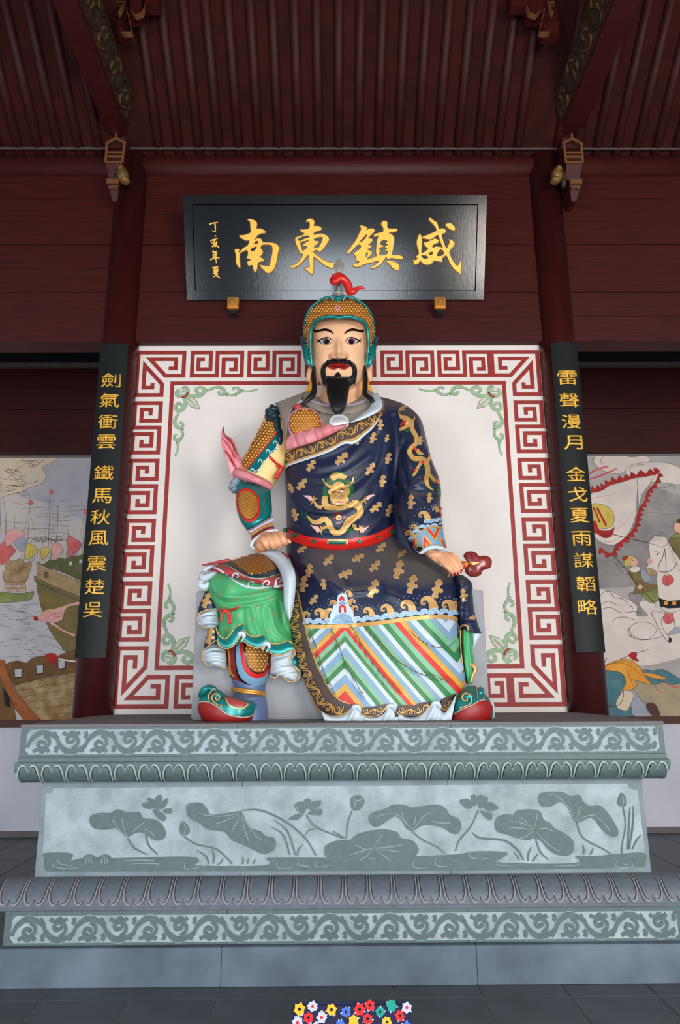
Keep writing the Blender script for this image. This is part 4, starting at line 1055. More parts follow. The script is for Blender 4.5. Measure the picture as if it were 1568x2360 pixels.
blades([[(1340, 450), (1335, 540), (1330, 640)], [(1355, 445), (1352, 540), (1335, 640)], [(1390, 575), (1370, 600), (1350, 640)], [(895, 630), (882, 660), (880, 692)], [(925, 660), (912, 678), (900, 695)], [(1128, 620), (1132, 645), (1130, 664)], [(1175, 635), (1168, 650), (1160, 664)], [(815, 650), (830, 670), (840, 688)]], 768)
for cx_ in (405, 475): relief('water_chestnut', [('f', q([(cx_-32, 690), (cx_-15, 665), (cx_+18, 665), (cx_+32, 690), (cx_+15, 716), (cx_-15, 716)]))], [q([(cx_, 670), (cx_, 690), (cx_+2, 706)]), q([(cx_-4, 670), (cx_-14, 690), (cx_-12, 704)]), q([(cx_+4, 670), (cx_+12, 690), (cx_+12, 704)])])

# ================================================================== FLORAL CUSHION
zc_ = 0.34                      # wedge-shaped kneeler, its padded face tilted towards the viewer
DC = (1.6-zc_)/(-(raydir(784, 2306).z/raydir(784, 2306).y)); a = P(676, 2310, DC); b = P(947, 2303, DC)
ks = root('kneeling_cushion', ((a.x+b.x)/2, DC-0.1, 0), 'floral-print kneeling cushion on the dark tiles in front of the pedestal', 'cushion')
fab = mat('navy_floral_cloth', (28, 30, 62), 0.9, bump=0.2, bscale=200); M['fab'] = fab
yf = DC-0.26; zf = 0.03
bm = bmesh.new(); vs_ = []
for x in (a.x, b.x):
    for y, z in ((yf-0.02, 0), (yf-0.02, zf), (DC-0.02, zc_), (DC, zc_), (DC+0.03, 0)): vs_.append(bm.verts.new((x, y, z)))
bm.faces.new(vs_[:5]); bm.faces.new(vs_[5:][::-1])
for i in range(5): bm.faces.new((vs_[i], vs_[5+i], vs_[5+(i+1) % 5], vs_[(i+1) % 5]))
bmesh.ops.recalc_face_normals(bm, faces=bm.faces[:]); bmesh.ops.bevel(bm, geom=bm.edges[:], offset=0.012, segments=3, affect='EDGES'); bm.verts.index_update()
obj('cushion_body', [v.co[:] for v in bm.verts], [tuple(v.index for v in f.verts) for f in bm.faces], 'fab', ks, smooth=False); bm.free()
M['f_red'] = mat('print_red', (214, 44, 44), 0.9); M['f_yel'] = mat('print_yellow', (246, 178, 44), 0.9); M['f_blu'] = mat('print_blue', (74, 108, 200), 0.9); M['f_tea'] = mat('print_teal', (30, 148, 128), 0.9); M['f_whi'] = mat('print_white', (190, 190, 204), 0.9); M['f_dk'] = mat('print_dark', (20, 20, 30), 0.9)
LK = math.hypot(DC-yf, zc_-zf); cY, cZ = (DC-yf)/LK, (zc_-zf)/LK
def mp_top(V): return np.stack([V[:, 0], yf-0.02+V[:, 1]*cY, zf+V[:, 1]*cZ], -1), np.tile((0., -cZ, cY), (len(V), 1)), np.ones(len(V), bool)
fp = Art(mp_top); rnd = random.Random(3); placed = []
for _ in range(6000):
    x = rnd.uniform(a.x+0.016, b.x-0.016); y = rnd.uniform(0.02, LK-0.010)
    if all(math.hypot(x-p[0], y-p[1]) > 0.0415 for p in placed): placed.append((x, y))
for i, (x, y) in enumerate(placed):
    m_ = ['f_red', 'f_yel', 'f_blu', 'f_tea', 'f_red', 'f_whi'][rnd.randrange(6)]; r = rnd.uniform(0.018, 0.022); k5 = 6; ph_ = rnd.random()*6
    for t in range(3):
        an = rnd.random()*6.28; fp.fill([[(x+r*1.35*math.cos(an), y+r*1.35*math.sin(an)), (x+r*0.6*math.cos(an+0.8), y+r*0.6*math.sin(an+0.8)), (x+r*0.6*math.cos(an-0.8), y+r*0.6*math.sin(an-0.8))]], 'f_whi', off=0.0006, thick=0)
    fp.fill([[(x+r*(1+0.18*math.cos(k5*q_/18*2*math.pi))*math.cos(2*math.pi*q_/18+ph_), y+r*(1+0.18*math.cos(k5*q_/18*2*math.pi))*math.sin(2*math.pi*q_/18+ph_)) for q_ in range(18)]], m_, off=0.0012, thick=0)
    fp.dot(x, y, r*0.32, 'f_dk' if m_ != 'f_whi' else 'f_red', n=7, off=0.0018, thick=0)
fp.obj('flower_print', ks)
# ================================================================== SEAT BLOCK
sa, sb = P(455, 1362, 5.06), P(1113, 1358, 5.06); sbl = P(438, 1660, 5.06); sbr = P(1131, 1658, 5.06)
sx0 = (sa.x+sbl.x)/2; sx1 = (sb.x+sbr.x)/2; szt = (sa.z+sb.z)/2
mb = MB(); mb.box(sx0, sx1, 5.06, 6.0, ZT, szt, bev=0.008)
mb.obj('seat_block', ['seat'], None, label='plain grey cement block the painted statue sits on', cat='block')

# ================================================================== STATUE
CLAMP[0] = ZT+0.0015
st = root('warrior_statue', (XC, 5.4, ZT), 'giant painted statue of a seated bearded warrior in navy dragon robe and gold helmet', 'statue')
def ribbon(name, A, B, mt, bulge=0.02, nx=8, sub=6, th=0.02, parent=None, folds=(), smooth=True, wob=None, register=True):
    """cloth strip between two edges A and B given as (px,py,D); thickness th behind it"""
    a = np.array(cr(A, sub)); b = np.array(cr(B, sub))
    n = max(len(a), len(b))
    def rs(q): return np.stack([np.interp(np.linspace(0, 1, n), np.linspace(0, 1, len(q)), q[:, i]) for i in range(3)], 1)
    a = rs(a); b = rs(b); s = np.linspace(0, 1, nx+1)
    G = a[:, None]+(b-a)[:, None]*s[None, :, None]
    D = G[..., 2]-bulge*np.sin(s*math.pi)[None, :]
    for fd in folds: D = D-fd[2]*np.exp(-(polydist(G[..., 0], G[..., 1], cr(fd[0], 4) if len(fd[0]) > 2 else fd[0])/fd[1])**2)
    if wob: D = D-wob[0]*np.sin(np.linspace(0, wob[1]*2*math.pi, n))[:, None]
    F3 = PN(G[..., 0], G[..., 1], D); K = PN(G[..., 0], G[..., 1], D+th)
    m = nx+1; V = F3.reshape(-1, 3).tolist()+K.reshape(-1, 3).tolist(); o = n*m; F = []
    for i in range(n-1):
        for j in range(nx):
            q = i*m+j; F.append((q, q+m, q+m+1, q+1)); F.append((o+q, o+q+1, o+q+m+1, o+q+m))
    for i in range(n-1):
        F.append((i*m, o+i*m, o+(i+1)*m, (i+1)*m)); q = i*m+nx; F.append((q, q+m, o+q+m, o+q))
    for j in range(nx): F.append((j, j+1, o+j+1, o+j)); q = (n-1)*m+j; F.append((q, o+q, o+q+1, q+1))
    if register: reg(name if name not in SURF else name+str(len(SURF)), V, F)
    return obj(name, V, F, mt, parent or st, smooth=smooth)
def art_on(*names): return Art(mp_surf(*names))
def cc(c, ox, oy, s): return [(ox+x/s, oy+y/s) for x, y in c]
def c1(*c): return cc(c, 640, 580, 4.9)
def c2(*c): return cc(c, 480, 900, 4.9)
def c3(*c): return cc(c, 780, 900, 4.126)
def c4(*c): return cc(c, 430, 1240, 4.238)
def c5(*c): return cc(c, 640, 1300, 3.015)
def cd_(*c): return cc(c, 680, 1070, 7.84)
def wd(pts, D): return [(x, y, D) for x, y in pts] if not isinstance(D, (list, tuple)) else [(x, y, float(np.interp(i/(len(pts)-1), np.linspace(0, 1, len(D)), D))) for i, (x, y) in enumerate(pts)]

# ---------------- torso and skirt
tf = [([(905, 960), (912, 1020), (905, 1100), (905, 1200)], 7, -0.035), ([(880, 960), (890, 1030), (860, 1100), (800, 1150)], 9, 0.022), ([(872, 1000), (868, 1060), (825, 1110), (760, 1140)], 5, -0.022),
      ([(895, 1060), (885, 1120), (840, 1180), (800, 1215)], 8, 0.022), ([(890, 1090), (870, 1150), (830, 1195)], 5, -0.018), ([(902, 1140), (885, 1190), (850, 1225)], 6, 0.018),
      ([(665, 1092), (700, 1102), (745, 1104), (800, 1085), (855, 1050)], 6, 0.018), ([(665, 1150), (700, 1172), (745, 1180), (800, 1172), (850, 1130)], 6, 0.018), ([(850, 1000), (800, 1060), (730, 1080)], 9, 0.016),
      ([(668, 1100), (700, 1110), (745, 1112)], 4, -0.012), ([(668, 1160), (700, 1182), (745, 1189)], 4, -0.012), ([(665, 1195), (720, 1220), (790, 1228)], 8, 0.014), ([(836, 1010), (800, 1036), (740, 1060)], 4, -0.014)]
body('torso', [(745, 912, 838, 908, 5.56, .10, .1), (700, 926, 900, 920, 5.56, .17, .16), (668, 942, 938, 938, 5.54, .26, .2), (655, 975, 948, 970, 5.52, .33, .22), (654, 1030, 945, 1030, 5.5, .37, .22), (657, 1090, 930, 1090, 5.5, .39, .22), (660, 1160, 915, 1155, 5.5, .40, .22), (661, 1220, 912, 1215, 5.5, .37, .22), (662, 1262, 914, 1258, 5.5, .35, .22)],
     'navy', st, ns=64, nt=96, folds=tf)
kf = [([(753, 1426), (776, 1476), (799, 1532), (839, 1605)], 4, 0.016), ([(789, 1409), (819, 1459), (872, 1545), (922, 1592)], 4, 0.016), ([(839, 1443), (882, 1489), (925, 1529), (975, 1555), (1038, 1569)], 4, 0.018),
      ([(948, 1456), (975, 1479), (1005, 1491), (1031, 1491), (1048, 1476)], 4, 0.014), ([(765, 1340), (795, 1363), (852, 1360), (879, 1333), (890, 1290)], 7, 0.02), ([(706, 1429), (726, 1482), (749, 1552), (773, 1598)], 4, 0.012),
      ([(1000, 1330), (990, 1400), (1000, 1480)], 40, 0.06), ([(840, 1300), (850, 1400)], 50, -0.03), ([(740, 1330), (745, 1400)], 30, 0.02), ([(815, 1400), (790, 1340), (760, 1300)], 6, -0.012), ([(700, 1300), (740, 1350), (765, 1420)], 7, 0.015),
      ([(900, 1370), (950, 1395), (1010, 1410)], 8, 0.015), ([(860, 1255), (900, 1290), (960, 1310)], 14, 0.02)]
body('robe_skirt', [(664, 1238, 912, 1232, 5.5, .30, .2), (660, 1268, 962, 1272, 5.45, .36, .2), (672, 1300, 1030, 1312, 5.36, .42, .2), (681, 1345, 1056, 1350, 5.22, .40, .2), (672, 1395, 1056, 1395, 5.14, .37, .15), (668, 1430, 1056, 1436, 5.10, .34, .1), (680, 1500, 1061, 1499, 5.06, .32, .1), (704, 1570, 1072, 1560, 5.02, .30, .1), (728, 1625, 1066, 1595, 4.99, .28, .1), (748, 1655, 1046, 1650, 4.98, .26, .1)],
     'navy', st, ns=72, nt=110, folds=kf, p=.62)
# taupe vest parts above the border
va = art_on('torso')
va.fill(cr([(662, 940), (700, 924), (745, 914), (838, 908), (885, 925), (878, 948), (853, 985), (800, 1006), (725, 1040), (658, 1062), (655, 1000)], 3, True), 'greycloth', off=0.004, thick=0.004, grid=9)
va.obj('vest', st, smooth=True)
ribbon('vest_shoulder', wd([(634, 929), (647, 955), (655, 990), (657, 1012)], [5.40, 5.26, 5.20, 5.20]), wd([(706, 902), (690, 925), (668, 955), (662, 1003)], [5.45, 5.30, 5.22, 5.20]), 'greycloth', bulge=0.03, th=0.03)
ta = art_on('vest_shoulder'); ta.stroke([(635, 931), (647, 956), (655, 990), (657, 1012)], 1.6, 'ochre', off=0.004, grid=6); ta.obj('vest_piping', st)
# round breast plate of gold scales with grey ring
V, F = blob(702, 978, 5.235, 41, 41, 0.085, 40, 20); reg('plate', V, F); obj('breast_plate', V, F, 'lilac', st, smooth=True)
pa = art_on('plate')
def circ(cx, cy, rx, ry=None, n=30, a0=0.0): ry = ry or rx; return [(cx+rx*math.cos(2*math.pi*i/n+a0), cy+ry*math.sin(2*math.pi*i/n+a0)) for i in range(n)]
pa.fill([circ(703, 976, 37, 34)], 'red', off=0.003, thick=0.003, grid=6); pa.fill([circ(703, 976, 35, 32)], 'ggold_base', off=0.005, thick=0.003, grid=6); pa.obj('plate_face', st, smooth=True)
scales(mp_surf('plate'), circ(703, 976, 34, 31), 7.0, 0.0125, 0.016, parent=st)
V, F = blob(686, 938, 5.22, 11, 7, 0.03); obj('plate_clasp', V, F, 'redcloth', st, smooth=True)
V, F = blob(782, 974, 5.14, 24, 20, 0.03, 28, 10); reg('disc', V, F); obj('mirror_disc', V, F, 'silver', st, smooth=True)
da = art_on('disc'); da.fill([circ(782, 973, 22, 17), circ(782, 973, 19, 14.5)], 'white', off=0.006, thick=0.006, grid=3); da.obj('disc_rim', st)
# pink frill
ribbon('pink_frill', wd(c2((885, 520), (960, 480), (1030, 440), (1110, 455), (1170, 420), (1200, 425), (1290, 405), (1350, 375), (1430, 395), (1568, 372)), [5.24, 5.15, 5.10, 5.08]), wd(c2((880, 680), (1000, 640), (1200, 580), (1400, 490), (1568, 410)), [5.26, 5.14, 5.09, 5.08]), 'pink', bulge=0.03, th=0.02,
       folds=[(c2((960, 490), (1010, 640)), 3, -0.02), (c2((1080, 460), (1130, 600)), 3, 0.02), (c2((1180, 440), (1230, 570)), 3, -0.02), (c2((1290, 420), (1330, 520)), 3, 0.02), (c2((1380, 400), (1400, 480)), 3, -0.02)])
fa_ = art_on('pink_frill'); fa_.stroke(c2((885, 522), (960, 484), (1030, 446), (1110, 458), (1170, 425), (1290, 410), (1350, 380), (1430, 398), (1560, 375)), 1.8, 'fgold', off=0.005, grid=5); fa_.obj('frill_edge', st)
# diagonal border
up = c2((876, 702), (1000, 645), (1200, 580), (1400, 480), (1568, 400))+c3((100, 300), (240, 270), (380, 190), (410, 150))
lo = c2((880, 870), (950, 822), (1200, 740), (1400, 660), (1540, 585))+c3((150, 480), (300, 370), (385, 270), (412, 190))
def mixl(t): 
    a = np.array(cr(up, 5)); b = np.array(cr(lo, 5)); n = 44
    f = lambda q: np.stack([np.interp(np.linspace(0, 1, n), np.linspace(0, 1, len(q)), q[:, i]) for i in (0, 1)], 1)
    return [tuple(x) for x in f(a)*(1-t)+f(b)*t]
def band(a, t0, t1, m, off, g=7): a.fill([mixl(t0)+mixl(t1)[::-1]], m, off=off, thick=min(off, 0.006), grid=g)
ba = art_on('torso'); band(ba, 0, 1, 'brown', 0.012); band(ba, 0, 0.10, 'fgold', 0.018); band(ba, 0.88, 1.0, 'fgold', 0.018); band(ba, 1.0, 1.14, 'white', 0.014)
ba.obj('robe_border', st, smooth=True)
def scrollwork(a, path, wdt, m='fgold', off=0.02, flip0=1, step=16.0, th=0.006, mo='cloud_edge'):
    """running vine scroll along a path (pixels)"""
    q = np.array(cr(path, 8)); seg = np.hypot(*(q[1:]-q[:-1]).T); L = np.concatenate([[0], np.cumsum(seg)]); tot = L[-1]
    def at(s, n_):
        s = min(max(s, 0), tot); x = np.interp(s, L, q[:, 0]); y = np.interp(s, L, q[:, 1]); e = 1.5
        tx = np.interp(min(s+e, tot), L, q[:, 0])-np.interp(max(s-e, 0), L, q[:, 0]); ty = np.interp(min(s+e, tot), L, q[:, 1])-np.interp(max(s-e, 0), L, q[:, 1])
        r = math.hypot(tx, ty)+1e-9; return (x-ty/r*n_*wdt, y+tx/r*n_*wdt)
    k = 0; s = step*0.5; sg = flip0
    while s < tot-step*0.3:
        def T(pts): return [at(s+u*step, v*sg) for u, v in pts]
        a.stroke(T([(-0.55, -0.38), (-0.3, 0.25), (0.05, 0.36), (0.38, 0.0), (0.5, -0.35)]), [0.06*wdt, 0.14*wdt, 0.19*wdt, 0.15*wdt, 0.08*wdt], m, off=off, thick=th, n=4)
        a.stroke(T([(-0.02, 0.2), (0.12, -0.05), (0.02, -0.32), (-0.14, -0.22), (-0.08, -0.06)]), [0.13*wdt, 0.13*wdt, 0.11*wdt, 0.09*wdt, 0.06*wdt], m, off=off, thick=th, n=4)
        a.fill([T([(0.12, 0.30), (0.30, 0.46), (0.26, 0.14)])], m, off=off, thick=th)
        s += step; sg = -sg
sa_ = art_on('torso'); scrollwork(sa_, mixl(0.5)[1:], 21, step=25); sa_.obj('border_scrollwork', st)

# ---------------- head
def facefn(X, Y):
    g = lambda x, y, wx, wy, a: a*np.exp(-((X-x)/wx)**2-((Y-y)/wy)**2)
    d = g(781, 822, 9, 7, .085)+g(781, 803, 7.5, 20, .06)+g(766, 823, 6.5, 6, .055)+g(796, 823, 6.5, 6, .055)
    d += g(753, 787, 17, 10, -.016)+g(810, 787, 17, 10, -.016)+g(753, 788, 13, 7, .014)+g(810, 788, 13, 7, .014)
    d += g(747, 768, 20, 6, .008)+g(816, 768, 20, 6, .008)+g(742, 826, 15, 18, .010)+g(822, 826, 15, 18, .010)
    d += g(781, 868, 16, 12, .022)+g(781, 846, 24, 8, .012)+g(781, 833, 6, 4, -.008)
    for x, s in ((757, 1), (805, -1)): d -= .008*np.exp(-(polydist(X, Y, [(x, 822), (x-4*s, 836), (x-8*s, 846)])/3)**2)
    d -= .006*np.exp(-(polydist(X, Y, cr([(739, 782), (746, 777), (757, 776), (767, 783)], 4))/1.6)**2)+.006*np.exp(-(polydist(X, Y, cr([(797, 783), (806, 776), (817, 777), (825, 782)], 4))/1.6)**2)
    d -= .004*np.exp(-(polydist(X, Y, cr([(742, 799), (753, 803), (765, 798)], 4))/1.6)**2)+.004*np.exp(-(polydist(X, Y, cr([(798, 798), (810, 803), (821, 799)], 4))/1.6)**2)
    return d
body('head', [(738, 728, 830, 728, 5.52, .16, .1), (722, 742, 845, 742, 5.5, .22, .15), (719, 765, 848, 765, 5.5, .26, .2), (719, 800, 848, 800, 5.5, .275, .2), (720, 830, 847, 830, 5.5, .275, .2), (724, 855, 843, 855, 5.49, .27, .15), (733, 876, 834, 876, 5.46, .25, .12), (748, 892, 818, 892, 5.43, .20, .1), (764, 901, 800, 901, 5.41, .14, .08)],
     'skin', st, ns=90, nt=130, fn=facefn, p=.8)
body('neck', [(742, 862, 832, 862, 5.52, .14, .1), (741, 885, 835, 885, 5.52, .16, .12), (738, 910, 838, 908, 5.52, .18, .14), (722, 932, 850, 930, 5.52, .22, .15)], 'skin', st, ns=30, nt=16)
for s, x, y in ((-1, 714, 862), (1, 851, 862)):
    V, F = blob(x, y, 5.5, 7.5, 20, 0.04, rot=0.12*s); obj('ear_lobe', V, F, 'skin', st, smooth=True)
hd = 'head'
def deco(name, fn, surf=(hd,), parent=None, smooth=True):
    a = art_on(*surf); fn(a); return a.obj(name, parent or st, smooth=smooth)
for s in (-1, 1):
    def R(x): return x if s < 0 else 1563.2-x
    def EL(*pts): return [(R(x), y) for x, y in c1(*pts)]
    a = art_on(hd); g = 2.0
    a.fill([cr(EL((480, 1020), (500, 993), (545, 978), (590, 985), (618, 1015), (590, 1040), (550, 1050), (510, 1043)), 3, True)], 'eye', off=0.003, thick=0.003, grid=g)
    a.fill([cr(EL((482, 1020), (505, 995), (522, 990), (515, 1015), (520, 1042), (500, 1035)), 3, True)], 'eyeblue', off=0.004, thick=0.001, grid=g)
    a.dot(R(753.0), 787, 8.4, 'eyered', n=18, ry=6.6, off=0.0045, thick=0.001); a.dot(R(753.2), 787, 6.6, 'iris', n=18, ry=6.6, off=0.006, thick=0.002); a.dot(R(753.2), 787.5, 3.4, 'pupil', n=12, off=0.0075, thick=0.002); a.dot(R(752), 785.6, 0.8, 'eye', n=6, off=0.009, thick=0.001)
    a.obj('eye', st, smooth=True)
    a = art_on(hd)
    a.stroke(EL((440, 975), (465, 1000), (500, 992), (545, 975), (590, 982), (620, 1018)), [0.4, 1.6, 2.2, 2.2, 1.8, 0.8], 'pupil', off=0.009, grid=g, thick=0.004)
    a.stroke(EL((440, 1028), (470, 1010), (500, 1035), (550, 1052), (590, 1042), (618, 1018)), [0.4, 2.2, 1.0, 0.8, 0.8, 0.6], 'pupil', off=0.008, grid=g, thick=0.004)
    a.stroke(EL((448, 1000), (475, 1008), (490, 1015)), [0.5, 2.4, 1.5], 'pupil', off=0.009, thick=0.004)
    a.obj('eyelashes', st)
    a = art_on(hd)
    a.stroke(EL((415, 880), (435, 903), (485, 893), (545, 885), (600, 903), (634, 938)), [1.2, 5.0, 4.6, 5.2, 3.8, 0.6], 'pupil', off=0.008, grid=g, thick=0.006)
    a.obj('eyebrow', st)
    a = art_on(hd); a.stroke(EL((610, 1190), (625, 1205), (655, 1205)), [1, 2.6, 1], 'crease', off=0.003, thick=0.001); a.stroke(EL((628, 1125), (598, 1150), (592, 1178), (612, 1200)), [0.6, 1.3, 1.3, 0.8], 'skin_hand', off=0.003, thick=0.001, grid=2); a.obj('nostril', st)
a = art_on(hd)
a.fill([cr(c1((572, 1298), (610, 1278), (650, 1268), (688, 1275), (725, 1268), (765, 1278), (808, 1298), (780, 1325), (735, 1333), (688, 1318), (645, 1333), (600, 1325)), 3, True)], 'lip', off=0.012, thick=0.012, grid=2.5); a.obj('lips', st, smooth=True)
a = art_on(hd); a.stroke(c1((578, 1299), (630, 1303), (688, 1310), (745, 1303), (800, 1299)), [0.6, 1.4, 1.2, 1.4, 0.6], 'pupil', off=0.0135, thick=0.002); a.obj('mouth_line', st)
# moustache and beard
a = art_on(hd)
for s in (-1, 1):
    f = lambda pts: [((x if s < 0 else 1563.0-x), y) for x, y in c1(*pts)]
    a.stroke(f([(690, 1235), (640, 1230), (585, 1245), (535, 1290), (520, 1350), (530, 1420), (560, 1480)]), [7, 8, 8, 9, 9.5, 11, 16], 'hair', off=0.014, thick=0.014, grid=3)
    a.stroke(f([(688, 1255), (640, 1258), (590, 1268), (555, 1300)]), [5, 5, 4, 2], 'hair', off=0.012, thick=0.012, grid=3)
a.obj('moustache', st, smooth=True)
bdf = [([(x, 870), (x+(781-x)*0.45, 950)], 1.6, 0.012) for x in (752, 760, 768, 776, 784, 792, 800, 808)]
body('beard', [(748, 866, 814, 866, 5.30, .09, .02), (749, 872, 812, 872, 5.30, .125, .03), (751, 885, 808, 885, 5.27, .12, .03), (753, 905, 804, 905, 5.22, .11, .03), (758, 925, 800, 925, 5.19, .10, .03), (764, 943, 795, 943, 5.17, .08, .03), (772, 953, 787, 953, 5.16, .05, .03), (776, 958, 781, 958, 5.16, .02, .02)], 'hair', st, ns=36, nt=40, folds=bdf)
a = art_on(hd); a.fill([cr(c1((520, 1400), (560, 1420), (600, 1430), (640, 1420), (660, 1390), (682, 1372), (704, 1390), (725, 1420), (765, 1430), (808, 1415), (850, 1400), (830, 1500), (780, 1520), (690, 1530), (600, 1520), (540, 1500)), 3, True)], 'hair', off=0.016, thick=0.014, grid=3); a.obj('chin_beard', st, smooth=True)
# side locks and ribbons
for s in (-1, 1):
    R = lambda x: x if s < 0 else 1564-x
    ptubeobj('side_lock', [(R(724), 845, 5.36, 3), (R(723), 868, 5.32, 6), (R(725), 892, 5.30, 6), (R(721), 910, 5.26, 7), (R(708), 922, 5.24, 5), (R(700), 931, 5.24, 2)] if s < 0 else
             [(R(724), 845, 5.36, 3), (R(722), 868, 5.32, 6), (R(722), 892, 5.30, 6), (R(722), 908, 5.26, 6), (R(706), 922, 5.22, 5), (R(702), 933, 5.22, 2)], 'hair', st, register=False)
    ribbon('amber_ribbon', wd([(R(716), 872), (R(710), 892), (R(698), 912)], 5.5), wd([(R(736), 874), (R(730), 895), (R(722), 916)], 5.48), 'orange', th=0.02, register=False)
# collar
ribbon('collar', wd([(690, 912), (706, 934), (740, 950), (781, 956), (822, 950), (858, 936), (876, 915)], [5.44, 5.26, 5.2, 5.26, 5.44]), wd([(722, 896), (728, 912), (750, 928), (781, 934), (812, 927), (836, 911), (846, 896)], [5.44, 5.33, 5.28, 5.33, 5.44]), 'greycloth', bulge=0.03, th=0.03)
a = art_on('collar', 'torso'); a.stroke([(708, 920), (730, 929), (757, 934), (800, 934), (825, 930), (846, 922)], 2.4, 'lilac', off=0.01, thick=0.01, grid=4); a.obj('neck_cord', st)
ribbon('white_lapel', wd([(870, 905), (880, 922), (881, 938), (870, 950), (838, 966), (806, 976)], [5.32, 5.2, 5.14, 5.12, 5.1]), wd([(856, 910), (858, 924), (853, 937), (845, 945), (828, 957), (806, 974)], [5.32, 5.22, 5.18, 5.16, 5.1]), 'white', bulge=0.02, th=0.03)

# ---------------- helmet
body('helmet_shell', [(752, 692, 812, 692, 5.56, .05, .1), (722, 703, 842, 703, 5.56, .08, .18), (706, 728, 857, 728, 5.57, .09, .24), (702, 765, 861, 765, 5.58, .08, .26), (705, 810, 858, 810, 5.58, .06, .24), (716, 845, 848, 845, 5.58, .05, .18)], 'teal_dark', st, ns=30, nt=30)
inn = [(714, 808, 5.36), (713, 775, 5.33), (716, 752, 5.30), (727, 738, 5.25), (750, 729, 5.2), (781, 727, 5.185), (813, 729, 5.2), (838, 738, 5.25), (849, 752, 5.30), (852, 775, 5.33), (851, 808, 5.36)]
out_ = [(703, 800, 5.5), (700, 765, 5.52), (704, 735, 5.52), (717, 710, 5.5), (745, 692, 5.47), (781, 686, 5.45), (819, 692, 5.47), (846, 710, 5.5), (859, 735, 5.52), (864, 765, 5.52), (861, 800, 5.5)]
helm = ribbon('helmet', inn, out_, 'ggold_base', bulge=0.07, nx=12, sub=8, th=0.03)
hloop = [(p[0]+(1 if p[0] < 780 else -1)*-1.5, p[1]-2) for p in cr(inn, 3)]+[(p[0], p[1]+4) for p in cr(out_, 3)][::-1]
scales(mp_surf('helmet'), hloop, 6.1, 0.0108, 0.014, parent=helm, name='gold_studs')
def rim(name, path, r0, r1, mt, parent, n=10):
    ws = np.linspace(0, 1, len(path)); return ptubeobj(name, [(x, y, d, float(np.interp(t, [0, .5, 1], [r0, r1, r0]))) for (x, y, d), t in zip(path, ws)], mt, parent, n=n, sub=6)
rim('brow_rim', [(719, 842, 5.36), (716, 808, 5.32), (716, 775, 5.29), (720, 752, 5.25), (731, 739, 5.2), (752, 731, 5.165), (768, 730, 5.155), (781, 732.5, 5.15), (795, 730, 5.155), (811, 731, 5.165), (834, 739, 5.2), (845, 752, 5.25), (849, 775, 5.29), (849, 808, 5.32), (845, 842, 5.36)], 3.5, 4.2, 'teal', helm)
rim('crown_rim', [(703, 790, 5.48), (700.5, 762, 5.48), (706, 730, 5.48), (720, 706, 5.46), (746, 688, 5.43), (764, 684, 5.41)], 2.4, 3.2, 'teal', helm); rim('crown_rim', [(799, 684, 5.41), (818, 688, 5.43), (844, 706, 5.46), (858, 730, 5.48), (863, 762, 5.48), (860, 790, 5.48)], 3.2, 2.4, 'teal', helm)
for s in (-1, 1):
    R = lambda x: x if s < 0 else 1564-x
    ptubeobj('ear_flap', [(R(705), 785, 5.42, 6), (R(706), 805, 5.38, 8), (R(709), 825, 5.36, 8), (R(713), 840, 5.36, 5)], 'teal', helm, n=12)
    ptubeobj('flap_curl', [(R(712), 800, 5.30, 2), (R(706), 806, 5.29, 2.4), (R(707), 818, 5.28, 2.6), (R(712), 824, 5.28, 2.2), (R(714), 814, 5.28, 2.0), (R(710), 811, 5.28, 1.6)], 'teal', helm, n=8)
    ribbon('helmet_wing', wd([(R(691), 776), (R(695), 795), (R(699), 818), (R(704), 842)], 5.42), wd([(R(697), 774), (R(707), 782), (R(709), 800), (R(709), 838)], 5.36), 'teal_dark', bulge=0.02, th=0.03, parent=helm, register=False)
mbq = MB()
for x, y, rx, ry, d in ((780, 690, 12, 7, .035), (771, 690, 6, 5, .045), (789, 690, 6, 5, .045), (780, 697, 7, 4, .045), (766, 686, 5, 4, .03), (794, 686, 5, 4, .03)):
    V, F = blob(x, y, 5.36, rx, ry, d); mbq.add(V, F)
mbq.obj('crest_beast', ['teal'], helm, smooth=True)
V, F = blob(780, 680, 5.42, 13, 6, 0.06); obj('crest_base', V, F, 'iron', helm, smooth=True)
for s in (-1, 1): ptubeobj('crest_horn', [(780+s*11, 691, 5.34, 1.5), (780+s*15, 686, 5.34, 1.6), (780+s*17, 683, 5.34, 0.8)], 'pinkl', helm, n=7, register=False)
a = art_on('helmet')
for k in range(5):
    an = 2*math.pi*k/5-math.pi/2; a.dot(778.5+4*math.cos(an), 713+4*math.sin(an), 2.3, 'pinkl', n=8, off=0.02, thick=0.012)
a.dot(778.5, 713, 1.8, 'red', n=8, off=0.024, thick=0.012); a.obj('plum_blossom', helm)
ptubeobj('plume_rod', [(781, 680, 5.38, 3.6), (781.5, 665, 5.38, 3.6), (782, 640, 5.39, 3.6), (782, 628, 5.4, 3.6)], 'iron', helm, n=8, register=False)
mbq = MB(); sp1 = [(782, 594), (769, 611), (768, 617), (777, 631), (788, 631), (795, 615), (794, 611)]
V = [P(x, y, 5.4) for x, y in sp1]; c0, c1_ = P(782, 615, 5.37), P(782, 615, 5.43); n = len(sp1)
mbq.add(V+[c0, c1_], [(i, (i+1) % n, n) for i in range(n)]+[((i+1) % n, i, n+1) for i in range(n)]); mbq.obj('spear_tip', ['iron'], helm)
V, F = ptube([(768, 640, 5.36, 4), (766, 646, 5.33, 7), (772, 650, 5.3, 8), (784, 642, 5.3, 9), (796, 648, 5.32, 10), (803, 660, 5.35, 10), (807, 672, 5.38, 9), (815, 672, 5.38, 7), (826, 664, 5.38, 4.5), (836, 663, 5.38, 3), (842, 668, 5.38, 1)], n=14); mbq = MB(); mbq.add(V, F)
